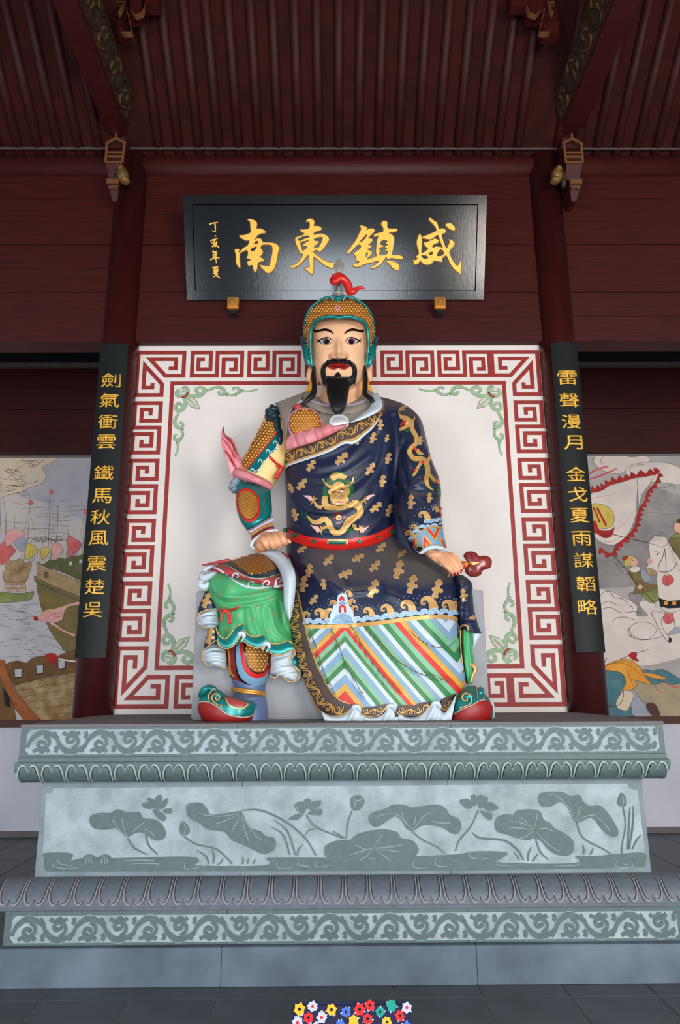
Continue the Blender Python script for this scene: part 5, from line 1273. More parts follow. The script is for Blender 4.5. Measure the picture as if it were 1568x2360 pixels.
V, F = ptube([(768, 636, 5.36, 4), (780, 634, 5.34, 6), (792, 640, 5.33, 7), (800, 652, 5.35, 6), (806, 668, 5.37, 6)], n=12); mbq.add(V, F)
o = mbq.obj('red_plume', ['red'], helm, smooth=True); m_ = o.modifiers.new('r', 'REMESH'); m_.mode = 'VOXEL'; m_.voxel_size = 0.005; m_.use_smooth_shade = True

# ---------------- armoured arm (left in the picture)
body('upper_arm', [(618, 935, 664, 935, 5.52, .06, .06), (612, 950, 672, 962, 5.5, .12, .1), (600, 985, 670, 1010, 5.5, .16, .12), (580, 1020, 664, 1050, 5.48, .17, .12), (562, 1055, 655, 1080, 5.46, .17, .12), (549, 1080, 637, 1108, 5.44, .16, .12), (545, 1100, 628, 1125, 5.42, .14, .1)], 'yellow', st, ns=40, nt=40)
gold_a = c2((735, 345), (775, 390), (778, 470), (690, 590), (600, 700), (440, 890), (350, 870), (300, 800), (340, 720), (420, 620), (500, 520), (580, 410), (630, 360), (690, 330))
a = art_on('upper_arm'); a.fill([gold_a], 'ggold_base', off=0.006, thick=0.006, grid=6)
a.stroke(c2((778, 470), (690, 590), (600, 700), (440, 890)), 2.2, 'red', off=0.01, thick=0.01, grid=4)
a.fill([c2((778, 475), (692, 593), (602, 703), (445, 893), (545, 935), (600, 850), (680, 740), (770, 670), (800, 560), (790, 470))], 'teal', off=0.006, thick=0.006, grid=5)
a.obj('sleeve_armour', st, smooth=True)
scales(mp_surf('upper_arm'), gold_a, 7.6, 0.0145, 0.014, parent=st, ang=-0.9)
a = art_on('upper_arm')
for cx, cy in ((770, 600), (690, 700), (605, 810), (520, 915)):
    a.stroke(c2((cx-70, cy+105), (cx-15, cy+70), (cx+8, cy+10), (cx-12, cy-25), (cx-35, cy-12), (cx-28, cy+8)), [1.0, 2.4, 2.4, 2.2, 1.8, 1.2], 'white', off=0.012, thick=0.006, grid=3)
a.stroke(c2((685, 740), (740, 800), (800, 850), (830, 885)), [4, 4.5, 4, 4], 'red', off=0.016, thick=0.014, grid=4)
a.obj('wave_curls', st)
ptubeobj('red_cord', [(640, 1072, 5.30, 3), (648, 1078, 5.30, 5), (643, 1088, 5.30, 3.6), (636, 1098, 5.30, 4), (641, 1099, 5.3, 3.4), (646, 1082, 5.3, 2.5)], 'red', st, n=8, register=False)
mbq = MB()
for x, y, rx, ry, d in ((632, 950, 15, 13, .10), (622, 962, 12, 9, .1), (634, 968, 14, 10, .11), (618, 953, 7, 6, .1), (640, 985, 9, 22, .08), (646, 1010, 8, 26, .07), (629, 943, 8, 7, .09)):
    V, F = blob(x, y, 5.38, rx, ry, d, 16, 10); mbq.add(V, F)
o = mbq.obj('shoulder_beast', ['teal_dark'], st, smooth=True); m_ = o.modifiers.new('r', 'REMESH'); m_.mode = 'VOXEL'; m_.voxel_size = 0.007; m_.use_smooth_shade = True
body('forearm', [(538, 1108, 624, 1118, 5.42, .13, .1), (543, 1130, 624, 1132, 5.36, .15, .1), (543, 1160, 626, 1155, 5.30, .15, .1), (548, 1185, 627, 1178, 5.24, .14, .1), (556, 1205, 624, 1192, 5.2, .12, .1), (568, 1221, 615, 1200, 5.18, .09, .08)], 'teal', st, ns=36, nt=30)
el = c2((365, 1180), (400, 1150), (450, 1145), (500, 1170), (545, 1220), (558, 1290), (560, 1370), (520, 1430), (460, 1455), (410, 1420), (365, 1350), (352, 1260))
cxe, cye = c2((458, 1300))[0]
a = art_on('forearm')
a.fill([[(cxe+(x-cxe)*1.26, cye+(y-cye)*1.22) for x, y in cr(el, 3, True)]], 'red', off=0.006, thick=0.006, grid=5)
a.fill([[(cxe+(x-cxe)*1.03, cye+(y-cye)*1.03) for x, y in cr(el, 3, True)]], 'pupil', off=0.008, thick=0.004, grid=5)
a.fill([cr(el, 3, True)], 'ggold_base', off=0.011, thick=0.004, grid=5)
for t in range(-6, 7):
    base = [(cxe-26, cye+16+t*8.6), (cxe-8, cye+3+t*8.6), (cxe+10, cye-8+t*8.6), (cxe+28, cye-13+t*8.6)]
    a.fill([stroke_poly(base, [5.0, 5.8, 5.0], 5)], 'ggold', off=0.017, thick=0.008, clip=cr(el, 3, True), grid=4)
a.obj('bracer_panel', st, smooth=True)
ribbon('cuff', wd(c2((410, 1570), (480, 1560), (600, 1490), (700, 1430), (735, 1410)), 5.06), wd(c2((440, 1600), (480, 1615), (600, 1545), (690, 1505), (742, 1480)), 5.03), 'lilac', bulge=0.04, th=0.1)
ribbon('gold_bracelet', wd(c2((478, 1610), (560, 1560), (650, 1515), (740, 1500)), 5.05), wd(c2((492, 1645), (580, 1590), (660, 1545), (742, 1530)), 5.03), 'ggold', bulge=0.03, th=0.1)
ribbon('inner_cuff', wd(c2((488, 1650), (580, 1595), (660, 1550), (742, 1535)), 5.08), wd(c2((490, 1745), (560, 1660), (650, 1600), (760, 1570)), 5.06), 'redcloth', bulge=0.03, th=0.1)
ptubeobj('white_cuff_roll', [(c2((520, 1790))[0][0], 1265, 5.0, 3)]+[(x, y, 4.98, 4) for x, y in c2((485, 1750), (520, 1690), (600, 1630), (690, 1590), (775, 1580))], 'white', st, n=10)
# fist
def hand(name, tubes, blobs, vox=0.0055):
    m = MB()
    for t in tubes: V, F = ptube(t, n=14); m.add(V, F)
    for b in blobs: V, F = blob(*b, n=18, m=12); m.add(V, F)
    o = m.obj(name, ['skin_hand'], st, smooth=True); q_ = o.modifiers.new('r', 'REMESH'); q_.mode = 'VOXEL'; q_.voxel_size = vox; q_.use_smooth_shade = True
    sm = o.modifiers.new('s', 'SMOOTH'); sm.iterations = 2; sm.factor = 0.5
    reg(name, m.v, m.f); return o
hand('fist', [[(596, 1262, 5.06, 13), (606, 1244, 5.0, 14), (618, 1238, 4.96, 14)],
              [(604, 1236, 4.93, 6.5), (607, 1244, 4.89, 7.6), (613, 1254, 4.88, 7.4), (617, 1262, 4.91, 6)],
              [(619, 1233, 4.92, 7), (622, 1242, 4.88, 8), (628, 1254, 4.87, 7.6), (631, 1262, 4.90, 6)],
              [(634, 1230, 4.92, 7), (638, 1240, 4.88, 7.8), (643, 1252, 4.88, 7.4), (645, 1259, 4.91, 6)],
              [(647, 1229, 4.93, 6.5), (652, 1239, 4.90, 7), (656, 1248, 4.90, 6.6), (658, 1254, 4.93, 5.5)],
              [(640, 1250, 5.0, 8), (655, 1246, 4.96, 7), (664, 1247, 4.94, 5.5), (668, 1249, 4.94, 4.4)]],
     [(620, 1246, 4.98, 26, 14, .07), (603, 1258, 5.02, 13, 14, .06)])

# pink sash and its flying end
ribbon('pink_sash', wd(c2((245, 905), (300, 880), (400, 890), (500, 935), (620, 985), (725, 1050)), [5.36, 5.26, 5.22, 5.24, 5.34]), wd(c2((275, 985), (330, 1000), (420, 1020), (500, 1045), (600, 1080), (705, 1135)), [5.36, 5.26, 5.22, 5.24, 5.34]), 'pink', bulge=0.05, th=0.06, folds=[(c2((300, 930), (450, 960), (700, 1090)), 3, -0.015)])
ribbon('sash_wing', wd(c2((165, 408), (140, 520), (160, 650), (205, 780), (240, 880), (270, 985)), [5.30, 5.28, 5.26, 5.3]), wd(c2((175, 405), (200, 500), (290, 560), (330, 680), (370, 760), (400, 890)), [5.32, 5.36, 5.38, 5.34]), 'pink', bulge=0.02, th=0.03,
       folds=[(c2((180, 520), (260, 640), (350, 830)), 2.5, 0.025), (c2((180, 600), (240, 720), (320, 860)), 2.5, -0.02), (c2((200, 700), (260, 800), (330, 900)), 2.5, 0.02), (c2((210, 480), (300, 620), (360, 780)), 2.5, -0.02)])
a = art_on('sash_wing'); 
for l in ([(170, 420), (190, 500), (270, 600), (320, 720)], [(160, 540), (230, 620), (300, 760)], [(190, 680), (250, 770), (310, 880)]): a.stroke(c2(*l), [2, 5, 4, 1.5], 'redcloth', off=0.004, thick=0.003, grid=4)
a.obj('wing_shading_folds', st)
for i, (x, y, r) in enumerate(((543, 1112, 9), (537, 1122, 7), (550, 1106, 8), (541, 1130, 5))):
    V, F = blob(x, y, 5.33, r+4, r, 0.06, rot=0.5); obj('elbow_cloth', V, F, 'bluegrey', st, smooth=True)

# ---------------- robed arm (right in the picture)
sf = [(c3((500, 280), (520, 420), (560, 560)), 5, -0.02), (c3((640, 500), (600, 560), (600, 700), (640, 800), (650, 900)), 4, -0.05), (c3((660, 500), (650, 620), (680, 720)), 5, 0.02), (c3((560, 900), (620, 1000), (640, 1150), (640, 1350)), 7, -0.03),
      (c3((720, 900), (780, 850), (850, 860), (960, 880)), 6, 0.025), (c3((700, 940), (800, 960), (880, 950), (975, 960)), 6, -0.025), (c3((760, 330), (800, 480), (880, 640)), 6, 0.02), (c3((820, 560), (860, 700), (920, 820)), 5, -0.02), (c3((700, 1000), (780, 1080), (850, 1180)), 7, 0.02)]
body('robe_sleeve', [(885, 922, 925, 928, 5.55, .06, .1), (890, 940, 952, 945, 5.53, .14, .14), (898, 970, 972, 970, 5.5, .2, .16), (906, 1015, 984, 1015, 5.48, .24, .16), (912, 1060, 996, 1060, 5.45, .26, .16), (915, 1105, 1012, 1100, 5.42, .28, .16), (915, 1140, 1017, 1133, 5.36, .28, .14), (917, 1170, 1016, 1160, 5.30, .27, .14), (924, 1205, 1018, 1190, 5.22, .24, .12), (936, 1235, 1022, 1225, 5.15, .21, .12), (958, 1266, 1030, 1262, 5.1, .17, .1)],
     'navy_arm', st, ns=48, nt=70, folds=sf)
ribbon('sleeve_cuff', wd(c3((700, 1478), (765, 1535), (820, 1490), (890, 1462), (970, 1470), (1030, 1500)), 4.92), wd(c3((730, 1515), (790, 1560), (850, 1528), (920, 1512), (990, 1520), (1040, 1535)), 4.92), 'white', bulge=0.02, th=0.1)
hand('open_hand', [[(985, 1272, 5.0, 9), (1000, 1278, 4.97, 13), (1018, 1286, 4.93, 12)],
                   [(1008, 1284, 4.93, 7), (1022, 1297, 4.89, 6.4), (1036, 1311, 4.87, 5.6), (1047, 1323, 4.88, 4.2)],
                   [(1018, 1280, 4.92, 7), (1033, 1293, 4.88, 6.4), (1046, 1309, 4.86, 5.6), (1055, 1323, 4.87, 4.2)],
                   [(1028, 1278, 4.92, 7), (1043, 1288, 4.88, 6.4), (1055, 1303, 4.87, 5.4), (1062, 1317, 4.88, 4.2)],
                   [(1034, 1277, 4.94, 6), (1046, 1281, 4.92, 5.6), (1058, 1295, 4.91, 5), (1066, 1312, 4.91, 4)],
                   [(990, 1280, 4.97, 6), (1004, 1290, 4.93, 5), (1012, 1296, 4.92, 4)]],
     [(1010, 1281, 4.95, 24, 10, .05), (995, 1275, 4.99, 14, 9, .05)])
a = art_on('open_hand')
for x, y in ((1048, 1323), (1056, 1322), (1064, 1316)): a.fill([circ(x, y, 2.9, 4.2, 10)], 'lip', off=0.004, thick=0.003, grid=2)
a.obj('finger_nails', st)

body('robe_side', [(900, 1120, 930, 1120, 5.45, .12, .1), (902, 1170, 940, 1170, 5.45, .14, .1), (900, 1220, 958, 1230, 5.45, .15, .1), (900, 1262, 985, 1275, 5.42, .14, .1), (905, 1290, 1010, 1296, 5.40, .1, .1)], 'navy', st, ns=24, nt=24, folds=[([(915, 1130), (925, 1200), (950, 1270)], 4, .02), ([(922, 1130), (935, 1200), (965, 1265)], 4, -.02)])
# ---------------- belt
def bpt(t, o): # t 0..1 across
    a = np.array(cr([(661, 1214), (680, 1226), (710, 1236), (750, 1242), (790, 1243), (830, 1238), (870, 1228), (912, 1205)], 4)); i = t*(len(a)-1)
    return (float(np.interp(i, range(len(a)), a[:, 0])), float(np.interp(i, range(len(a)), a[:, 1]))+o)
def bstrip(t0, t1, o0, o1, n=24): return [bpt(t0+(t1-t0)*i/n, o0) for i in range(n+1)]+[bpt(t1+(t0-t1)*i/n, o1) for i in range(n+1)]
a = art_on('torso', 'robe_skirt'); a.fill([bstrip(0, 1, 0, 25)], 'red', off=0.022, thick=0.022, grid=6); bo = a.obj('belt', st, smooth=True)
a = art_on('torso'); bx = cd_((590, 1350), (955, 1360), (950, 1540), (585, 1535)); a.fill([bx], 'fgold', off=0.032, thick=0.03, grid=6); a.fill([cd_((620, 1380), (925, 1390), (920, 1515), (615, 1510))], 'emerald', off=0.036, thick=0.01, grid=6)
a.obj('belt_buckle', st)
for t_, x, y in ((0, 684, 1234), (0, 726, 1248), (0, 827, 1249), (0, 870, 1239), (0, 901, 1226), (0, 664, 1222)):
    a = art_on('torso'); a.dot(x, y, 5.2, 'leafgreen', n=10, off=0.03, thick=0.012)
    for k in range(6):
        an = k*math.pi/3; a.dot(x+3*math.cos(an), y+3*math.sin(an), 1.7, 'emerald' if k % 2 else 'leafgreen', n=6, off=0.038, thick=0.01)
    a.dot(x, y, 1.3, 'green', n=6, off=0.042, thick=0.01); a.obj('belt_stud', bo)

# ---------------- painted ornament: clouds
def cloud(a, x, y, sz=1.0, rot=0.0, fl=1, tone='fgold'):
    rot -= 0.3; sz *= 1.05
    ca, s_ = math.cos(rot), math.sin(rot)
    def T(p): return [(x+(u*fl*ca-v*s_)*sz, y+(u*fl*s_+v*ca)*sz) for u, v in p]
    L_ = [(4, -11, 3.4), (0, -9, 2.8), (6.5, -8, 2.6), (3, -6.5, 2.4), (1, -3, 2.8), (-2.5, -1, 2.6), (-6, 0.5, 2.6), (-3, 3, 2.2), (2, 2.5, 2.4), (5.5, 4, 2.8), (-1, 6.5, 2.4), (-4.5, 8.5, 3.2), (-7, 11, 2.6), (-3, 12.5, 2.4)]
    for e_, o_, m_ in ((0.8, 0.0035, 'cloud_edge'), (0, 0.0058, tone)):
        for u, v, r in L_: (x_, y_), = T([(u, v)]); a.dot(x_, y_, (r+e_)*sz, m_, n=9, off=o_, thick=o_*0.6)
CL = [(718, 1073, .9, .5, 1), (788, 1057, 1.1, .7, 1), (697, 1116, .95, .6, 1), (671, 1125, .7, .3, -1), (680, 1186, .9, -.3, 1), (877, 979, .75, 0, 1), (860, 1009, .8, .2, 1), (892, 1010, .55, .2, 1), (895, 1056, .8, .2, 1), (854, 1081, 1.0, .5, 1), (882, 1108, .85, .1, 1), (867, 1169, .95, .8, 1), (898, 1176, .9, .3, 1), (825, 1010, .9, .9, -1),
      (879, 1262, .85, .7, 1), (826, 1286, .9, 1.0, 1), (865, 1305, .95, .7, 1), (927, 1276, .7, .8, 1), (797, 1323, 1.0, 1.1, 1), (919, 1313, 1.3, .2, 1), (861, 1357, 1.3, .3, 1), (950, 1347, 1.3, .2, 1), (1008, 1357, 1.35, .2, 1), (1037, 1320, .6, .2, 1), (697, 1266, .75, .9, 1), (758, 1291, .9, .7, 1), (713, 1315, .95, .1, 1), (700, 1346, 1.1, .1, 1), (746, 1346, .75, .6, -1), (724, 1382, .8, .6, 1), (790, 1326, .0, 0, 1)]
for x, y, s, r, f in CL:
    if s <= 0: continue
    a = art_on('torso', 'robe_skirt'); cloud(a, x, y, s, r, f); a.obj('cloud_motif', st)
for x, y, s, r, f in [(948, 1157, 1.0, 0, 1), (990, 1147, .7, 0, 1), (969, 1015, .6, 0, 1), (990, 1056, .6, .3, 1), (929, 940, .6, .9, 1)]:
    a = art_on('robe_sleeve'); cloud(a, x, y, s, r, f); a.obj('cloud_motif', st)

# ---------------- chest dragon
def dragon():
    a = art_on('torso')
    def spiky(pts, m='leafgreen', off=0.004):
        o = []; n = len(pts)
        for i in range(n):
            p, q_ = np.array(pts[i]), np.array(pts[(i+1) % n]); t = q_-p; L_ = np.hypot(*t); k = max(1, int(L_/28)); nn = np.array([t[1], -t[0]])/(L_+1e-6)
            for j in range(k): o.append(tuple(p+t*j/k)); o.append(tuple(p+t*(j+.5)/k+nn*22))
        a.fill([cd_(*o)], m, off=off, thick=off, grid=None)
    spiky([(600, 290), (700, 280), (820, 260), (960, 300), (1060, 420), (1030, 560), (960, 600), (800, 500), (620, 590), (530, 560), (520, 400)])
    spiky([(620, 230), (690, 160), (790, 135), (880, 160), (940, 215), (900, 300), (660, 300)])
    spiky([(640, 800), (760, 740), (930, 740), (990, 800), (900, 810), (700, 830)]); spiky([(960, 1190), (1010, 1150), (1050, 1210), (1010, 1250)]); spiky([(560, 1100), (600, 1080), (660, 1130), (620, 1150)])
    for p in ([(120, 900), (180, 780)], [(160, 920), (90, 830)], [(200, 930), (250, 820)], [(190, 900), (190, 760)], [(210, 950), (160, 1010)]): a.stroke(cd_(*p), [3, 0.4], 'leafgreen', off=0.003, thick=0.003)
    def G(pts, ws, m='fgold', off=0.012): 
        a.stroke(cd_(*pts), [w_/7.84+1.0 for w_ in ws], 'leafgreen', off=off-0.004, thick=off-0.004, grid=3.5); a.stroke(cd_(*pts), [w_/7.84 for w_ in ws], m, off=off, thick=0.006, grid=3.5)
    G([(1010, 700), (1090, 730), (1160, 780), (1180, 850), (1140, 920), (1060, 970), (980, 1030), (930, 1100), (880, 1180), (790, 1240), (700, 1220), (650, 1140), (610, 1050), (540, 990), (440, 1040), (350, 1050), (280, 990), (225, 930)], [110, 120, 120, 110, 105, 110, 120, 110, 95, 90, 95, 95, 100, 95, 90, 75, 45, 12])
    G([(560, 580), (545, 680), (580, 770), (680, 790), (820, 800), (940, 760), (1030, 720)], [90, 115, 120, 100, 70, 70, 90], off=0.014)
    G([(500, 790), (420, 770), (370, 700), (335, 640)], [85, 65, 40, 24]); G([(335, 650), (350, 600), (360, 570)], [20, 14, 6]); G([(340, 640), (400, 625), (420, 610)], [20, 14, 6]); G([(330, 660), (310, 710), (285, 740)], [22, 18, 8])
    G([(1050, 680), (1150, 695), (1220, 665), (1260, 610), (1250, 580)], [70, 60, 40, 28, 10]); G([(1230, 650), (1270, 680), (1285, 725)], [26, 18, 8])
    G([(1060, 1080), (1080, 1150), (1140, 1180), (1180, 1150), (1240, 1110)], [80, 60, 40, 30, 12]); G([(1170, 1150), (1165, 1100), (1165, 1065)], [26, 16, 6]); G([(1170, 1160), (1180, 1220), (1165, 1250)], [26, 16, 8])
    G([(650, 1140), (560, 1140), (500, 1170), (470, 1130), (460, 1105)], [80, 60, 45, 26, 8]); G([(490, 1170), (480, 1230), (500, 1280)], [30, 18, 8]); G([(470, 1190), (420, 1230), (400, 1240)], [24, 16, 6])
    G([(690, 420), (620, 400), (560, 350), (515, 270)], [70, 55, 30, 20], off=0.016); G([(900, 410), (970, 380), (1030, 320), (1055, 240)], [70, 55, 35, 25], off=0.016)
    hdp = [(600, 520), (605, 480), (650, 455), (690, 430), (695, 380), (740, 335), (800, 322), (865, 345), (900, 400), (960, 440), (1000, 480), (995, 540), (960, 590), (950, 650), (925, 700), (880, 735), (800, 745), (720, 735), (680, 690), (640, 640), (625, 570)]
    a.fill([cr(cd_(*hdp), 3, True)], 'fgold', off=0.02, thick=0.012, grid=3.5)
    a.fill([cr(cd_((630, 235), (690, 185), (780, 160), (870, 175), (938, 215), (885, 290), (840, 262), (770, 260), (705, 300)), 3, True)], 'fgold', off=0.014, thick=0.012, grid=3.5)
    for x in (745, 850): a.dot(*cd_((x, 520))[0], 3.4, 'eye', n=8, ry=2.6, off=0.024, thick=0.004); a.dot(*cd_((x+2, 530))[0], 1.5, 'brown', n=6, off=0.026, thick=0.002)
    a.fill([cd_((735, 692), (775, 680), (803, 664), (835, 680), (886, 688), (870, 708), (750, 712))], 'red', off=0.024, thick=0.004)
    for k in range(7): x = 755+k*18; a.fill([cd_((x-7, 712), (x, 692), (x+7, 712))], 'eye', off=0.026, thick=0.003)
    for s in (-1, 1):
        cx_ = 803+s*58
        a.stroke(cd_(*[(cx_+s*r_*math.cos(t), 605+r_*math.sin(t)) for t, r_ in zip(np.linspace(2.2, 9.5, 14), np.linspace(44, 8, 14))]), [0.9]*14, 'brown', off=0.0225, thick=0.002, n=2)
        for q_ in range(4): a.fill([cd_((803+s*(110+q_*6), 600+q_*34), (803+s*(185-q_*8), 622+q_*34), (803+s*(105+q_*2), 640+q_*30))], 'fgold', off=0.018, thick=0.01)
        a.stroke(cd_((803+s*20, 545), (803+s*60, 490), (803+s*110, 485)), [1, 3, 1], 'brown', off=0.0225, thick=0.002)
    a.dot(*cd_((793, 965))[0], 6.6, 'yellow', n=18, off=0.014, thick=0.012); a.stroke(cd_((800, 1010), (815, 965), (795, 945), (775, 965), (795, 980)), [1, 2, 1.6, 1.4, 1], 'sred', off=0.018, thick=0.004)
    for L_ in ([(680, 900), (740, 910), (790, 890), (850, 880)], [(660, 960), (700, 990), (720, 960)], [(860, 980), (900, 970), (940, 950)], [(710, 1040), (770, 1060), (840, 1050), (850, 1020)], [(740, 880), (760, 900), (800, 905)], [(870, 950), (900, 930)]): a.stroke(cd_(*L_), [1, 3, 2.6, 0.8], 'lip', off=0.008, thick=0.006)
    for cx, cy, d in ((280, 610, -1), (1320, 600, 1), (410, 1165, -1), (1220, 1185, 1)):
        a.stroke(cd_((cx-d*30, cy+50), (cx, cy), (cx+d*50, cy-20), (cx+d*120, cy-40 if cy < 900 else cy-60)), [6, 9, 6, 0.6], 'pinkl', off=0.012, thick=0.01, grid=3.5)
        a.dot(*cd_((cx-d*10, cy+20))[0], 4.5, 'pinkl', n=10, off=0.015, thick=0.012)
    a.obj('dragon_emblem', st, smooth=True)
dragon()
# sleeve dragon
a = art_on('robe_sleeve')
def G3(pts, ws, m='fgold', off=0.011): a.stroke(c3(*pts), [w_/4.126+1.2 for w_ in ws], 'leafgreen', off=off-0.005, thick=off-0.005, grid=5); a.stroke(c3(*pts), [w_/4.126 for w_ in ws], m, off=off, thick=0.006, grid=5)
G3([(690, 310), (705, 380), (740, 450), (735, 510), (690, 550), (680, 600), (720, 650), (790, 655), (835, 700), (845, 780), (835, 850), (850, 910), (905, 955)], [40, 40, 42, 42, 42, 45, 45, 48, 48, 45, 40, 28, 8])
a.fill([cr(c3((570, 200), (600, 240), (660, 255), (710, 300), (715, 345), (680, 350), (640, 370), (590, 390), (590, 360), (630, 340), (620, 290), (590, 270)), 3, True)], 'fgold', off=0.014, thick=0.01, grid=5)
a.stroke(c3((640, 300), (610, 325), (598, 345)), [4, 5, 2], 'red', off=0.018, thick=0.006)
a.dot(*c3((655, 315))[0], 2, 'eye', n=7, off=0.019, thick=0.004)
G3([(700, 300), (720, 270), (715, 245)], [20, 16, 5]); G3([(740, 560), (770, 600), (805, 605)], [30, 35, 10]); G3([(790, 680), (760, 730), (730, 790), (710, 820)], [30, 28, 28, 12]); G3([(860, 800), (890, 840), (930, 870), (965, 885)], [26, 28, 30, 8])
for p in ([(500, 200), (520, 240), (530, 300)], [(520, 180), (540, 220)], [(490, 240), (510, 270)], [(720, 540), (735, 580)], [(800, 670), (790, 700)], [(745, 750), (720, 770)], [(910, 850), (930, 880)]): a.stroke(c3(*p), [2, 6, 2], 'sred' if p[0][0] > 600 else 'lip', off=0.016, thick=0.01)
for p in ([(640, 390), (700, 370)], [(930, 950), (960, 930)], [(940, 960), (975, 950)], [(930, 980), (960, 1000)]): a.stroke(c3(*p), [4, 5, 1], 'leafgreen', off=0.006, thick=0.006)
a.obj('sleeve_dragon', st)
# sleeve waves and stripes
a = art_on('robe_sleeve')
a.fill([c3((680, 1440), (700, 1400), (780, 1350), (860, 1300), (985, 1300), (1010, 1440), (1030, 1500), (900, 1475), (770, 1540), (700, 1490))], 'sky', off=0.004, thick=0.004, grid=6)
def chev(pts, w_, m, o): a.stroke(c3(*pts), w_/4.126, m, off=o, thick=0.003, smooth=False, grid=6)
chev([(850, 1320), (915, 1400), (950, 1310)], 36, 'ochre', 0.006); chev([(850, 1320), (915, 1395), (950, 1310)], 18, 'sred', 0.008)
chev([(820, 1500), (825, 1410), (880, 1475)], 40, 'ochre', 0.006); chev([(820, 1510), (825, 1420), (880, 1485)], 20, 'sred', 0.008)
chev([(700, 1480), (740, 1480), (735, 1400)], 34, 'ochre', 0.006); chev([(700, 1485), (730, 1480), (725, 1410)], 16, 'sred', 0.008); chev([(1000, 1480), (970, 1400)], 24, 'ochre', 0.006); chev([(1010, 1490), (980, 1420)], 12, 'sred', 0.008)
for p, m_, w_, o in (([(680, 1430), (760, 1360), (850, 1310), (930, 1300), (990, 1310)], 'fgold', 3.2, 0.01), ):
    a.stroke(c3(*p), w_, m_, off=o, thick=0.004, grid=5)
for x, y, r in ((700, 1410, 30), (750, 1350, 36), (800, 1310, 36), (850, 1260, 40), (905, 1250, 38), (950, 1240, 34), (910, 1290, 30), (970, 1280, 26), (850, 1300, 26)):
    X, Y = c3((x, y))[0]; r /= 4.126
    for f_, m_, o in ((1, 'pale', 0.011), (.78, 'sky', 0.0125), (.5, 'pale', 0.014), (.28, 'sky', 0.0155)): a.fill([[(X+r*f_*math.cos(t), Y-r*f_*math.sin(t)*0.8) for t in np.linspace(-0.2, math.pi+0.2, 12)]], m_, off=o, thick=0.003)
def splash(a, x, y, h, fl=1, m='fgold'):
    def T(p): return [(x+u*fl*h, y-v*h) for u, v in p]
    a.stroke(T([(0.42, 0.0), (0.28, 0.5), (0.0, 0.72), (-0.3, 0.62), (-0.34, 0.38), (-0.16, 0.34), (-0.12, 0.48)]), [0.62*h, 0.46*h, 0.3*h, 0.2*h, 0.14*h, 0.12*h, 0.06*h], 'cloud_edge', off=0.0045, thick=0.0045, grid=5)
    a.stroke(T([(0.42, 0.0), (0.28, 0.5), (0.0, 0.72), (-0.3, 0.62), (-0.34, 0.38), (-0.16, 0.34), (-0.12, 0.48)]), [0.54*h, 0.38*h, 0.22*h, 0.15*h, 0.1*h, 0.09*h, 0.04*h], m, off=0.007, thick=0.003, grid=5)
    for u, v in ((-0.62, 0.7), (-0.5, 0.9), (-0.2, 1.05), (0.1, 1.1), (0.45, 0.95), (-0.75, 0.45), (0.62, 0.75), (-0.45, 0.2)): a.dot(*T([(u, v)])[0], 0.75, 'pale', n=6, off=0.005, thick=0.004)
splash(a, 944, 1240, 22); splash(a, 955, 1222, 16); splash(a, 976, 1200, 26); splash(a, 1003, 1180, 15)
a.fill([c3((935, 1210), (940, 1090), (970, 1075), (985, 1210))], 'pale', off=0.007, thick=0.006); a.fill([c3((955, 1140), (960, 1110), (972, 1110), (972, 1140))], 'sred', off=0.012, thick=0.004); a.fill([c3((955, 1195), (960, 1165), (975, 1165), (977, 1195))], 'sred', off=0.012, thick=0.004)
a.obj('sleeve_wave_pattern', st)

# ---------------- skirt pattern
gb_top = [(702, 1441), (760, 1441), (800, 1439), (870, 1433), (930, 1425), (985, 1419), (1030, 1419), (1056, 1425)]
reg_ = [(705, 1446), (760, 1448), (800, 1446), (870, 1441), (930, 1432), (985, 1426), (1030, 1426), (1056, 1434), (1060, 1470), (1062, 1500), (1070, 1540), (1073, 1575), (1056, 1602), (1020, 1614), (985, 1624), (950, 1632), (900, 1636), (870, 1636), (830, 1634), (800, 1624), (784, 1615), (760, 1587), (734, 1537), (713, 1476)]
bands = [(260, 246, 'ochre'), (246, 232, 'sky'), (232, 218, 'pale'), (218, 205, 'sky'), (205, 190, 'green_l'), (190, 176, 'green_d'), (176, 160, 'pale'), (160, 148, 'sky'), (148, 134, 'ochre'), (134, 118, 'sred'), (118, 104, 'green_l'), (104, 88, 'green_d'), (88, 74, 'pale'), (74, 62, 'sky'), (62, 50, 'green_l'), (50, 36, 'green_d'), (36, 24, 'pale'), (24, 10, 'sky'), (10, -2, 'ochre'), (-2, -15, 'sred'),
         (-15, -26, 'green_l'), (-26, -38, 'green_d'), (-38, -50, 'pale'), (-50, -66, 'sky'), (-66, -76, 'green_l'), (-76, -90, 'green_d'), (-90, -104, 'pale'), (-104, -122, 'sky'), (-122, -136, 'ochre'), (-136, -156, 'sred'), (-156, -175, 'green_l'), (-175, -200, 'green_d'), (300, 260, 'green_d'), (-200, -240, 'green_d')]
def isoline(c):
    c0 = c+14
    y1 = 1451-c0/.87; pL = (640, y1+156*0.97)
    y2 = (1105.2-c0)/.599; x2 = 1028+.271*(y2-1436)
    xr = 1110; yR = y2-(xr-x2)*1.55
    def bend(x, y):   # arms sag a little as the cloth hangs
        t = (x-796)/max(60, (x2-796)); return (x, y+(9*math.sin(math.pi*min(max(t, 0), 1)) if x > 796 else 0))
    mid = [bend(796+(x2-796)*i/10, y1+(y2-y1)*i/10) for i in range(11)] if y2 > y1-400 else []
    return [pL]+mid+[(xr, yR)]
for i, (ca_, cb, m_) in enumerate(bands):
    a = art_on('robe_skirt')
    l1, l2 = isoline(ca_), isoline(cb)
    a.fill([l1+l2[::-1]], m_, off=0.004, thick=0.004, grid=4, clip=reg_); a.obj('painted_stripe', st, smooth=True)
a = art_on('robe_skirt')
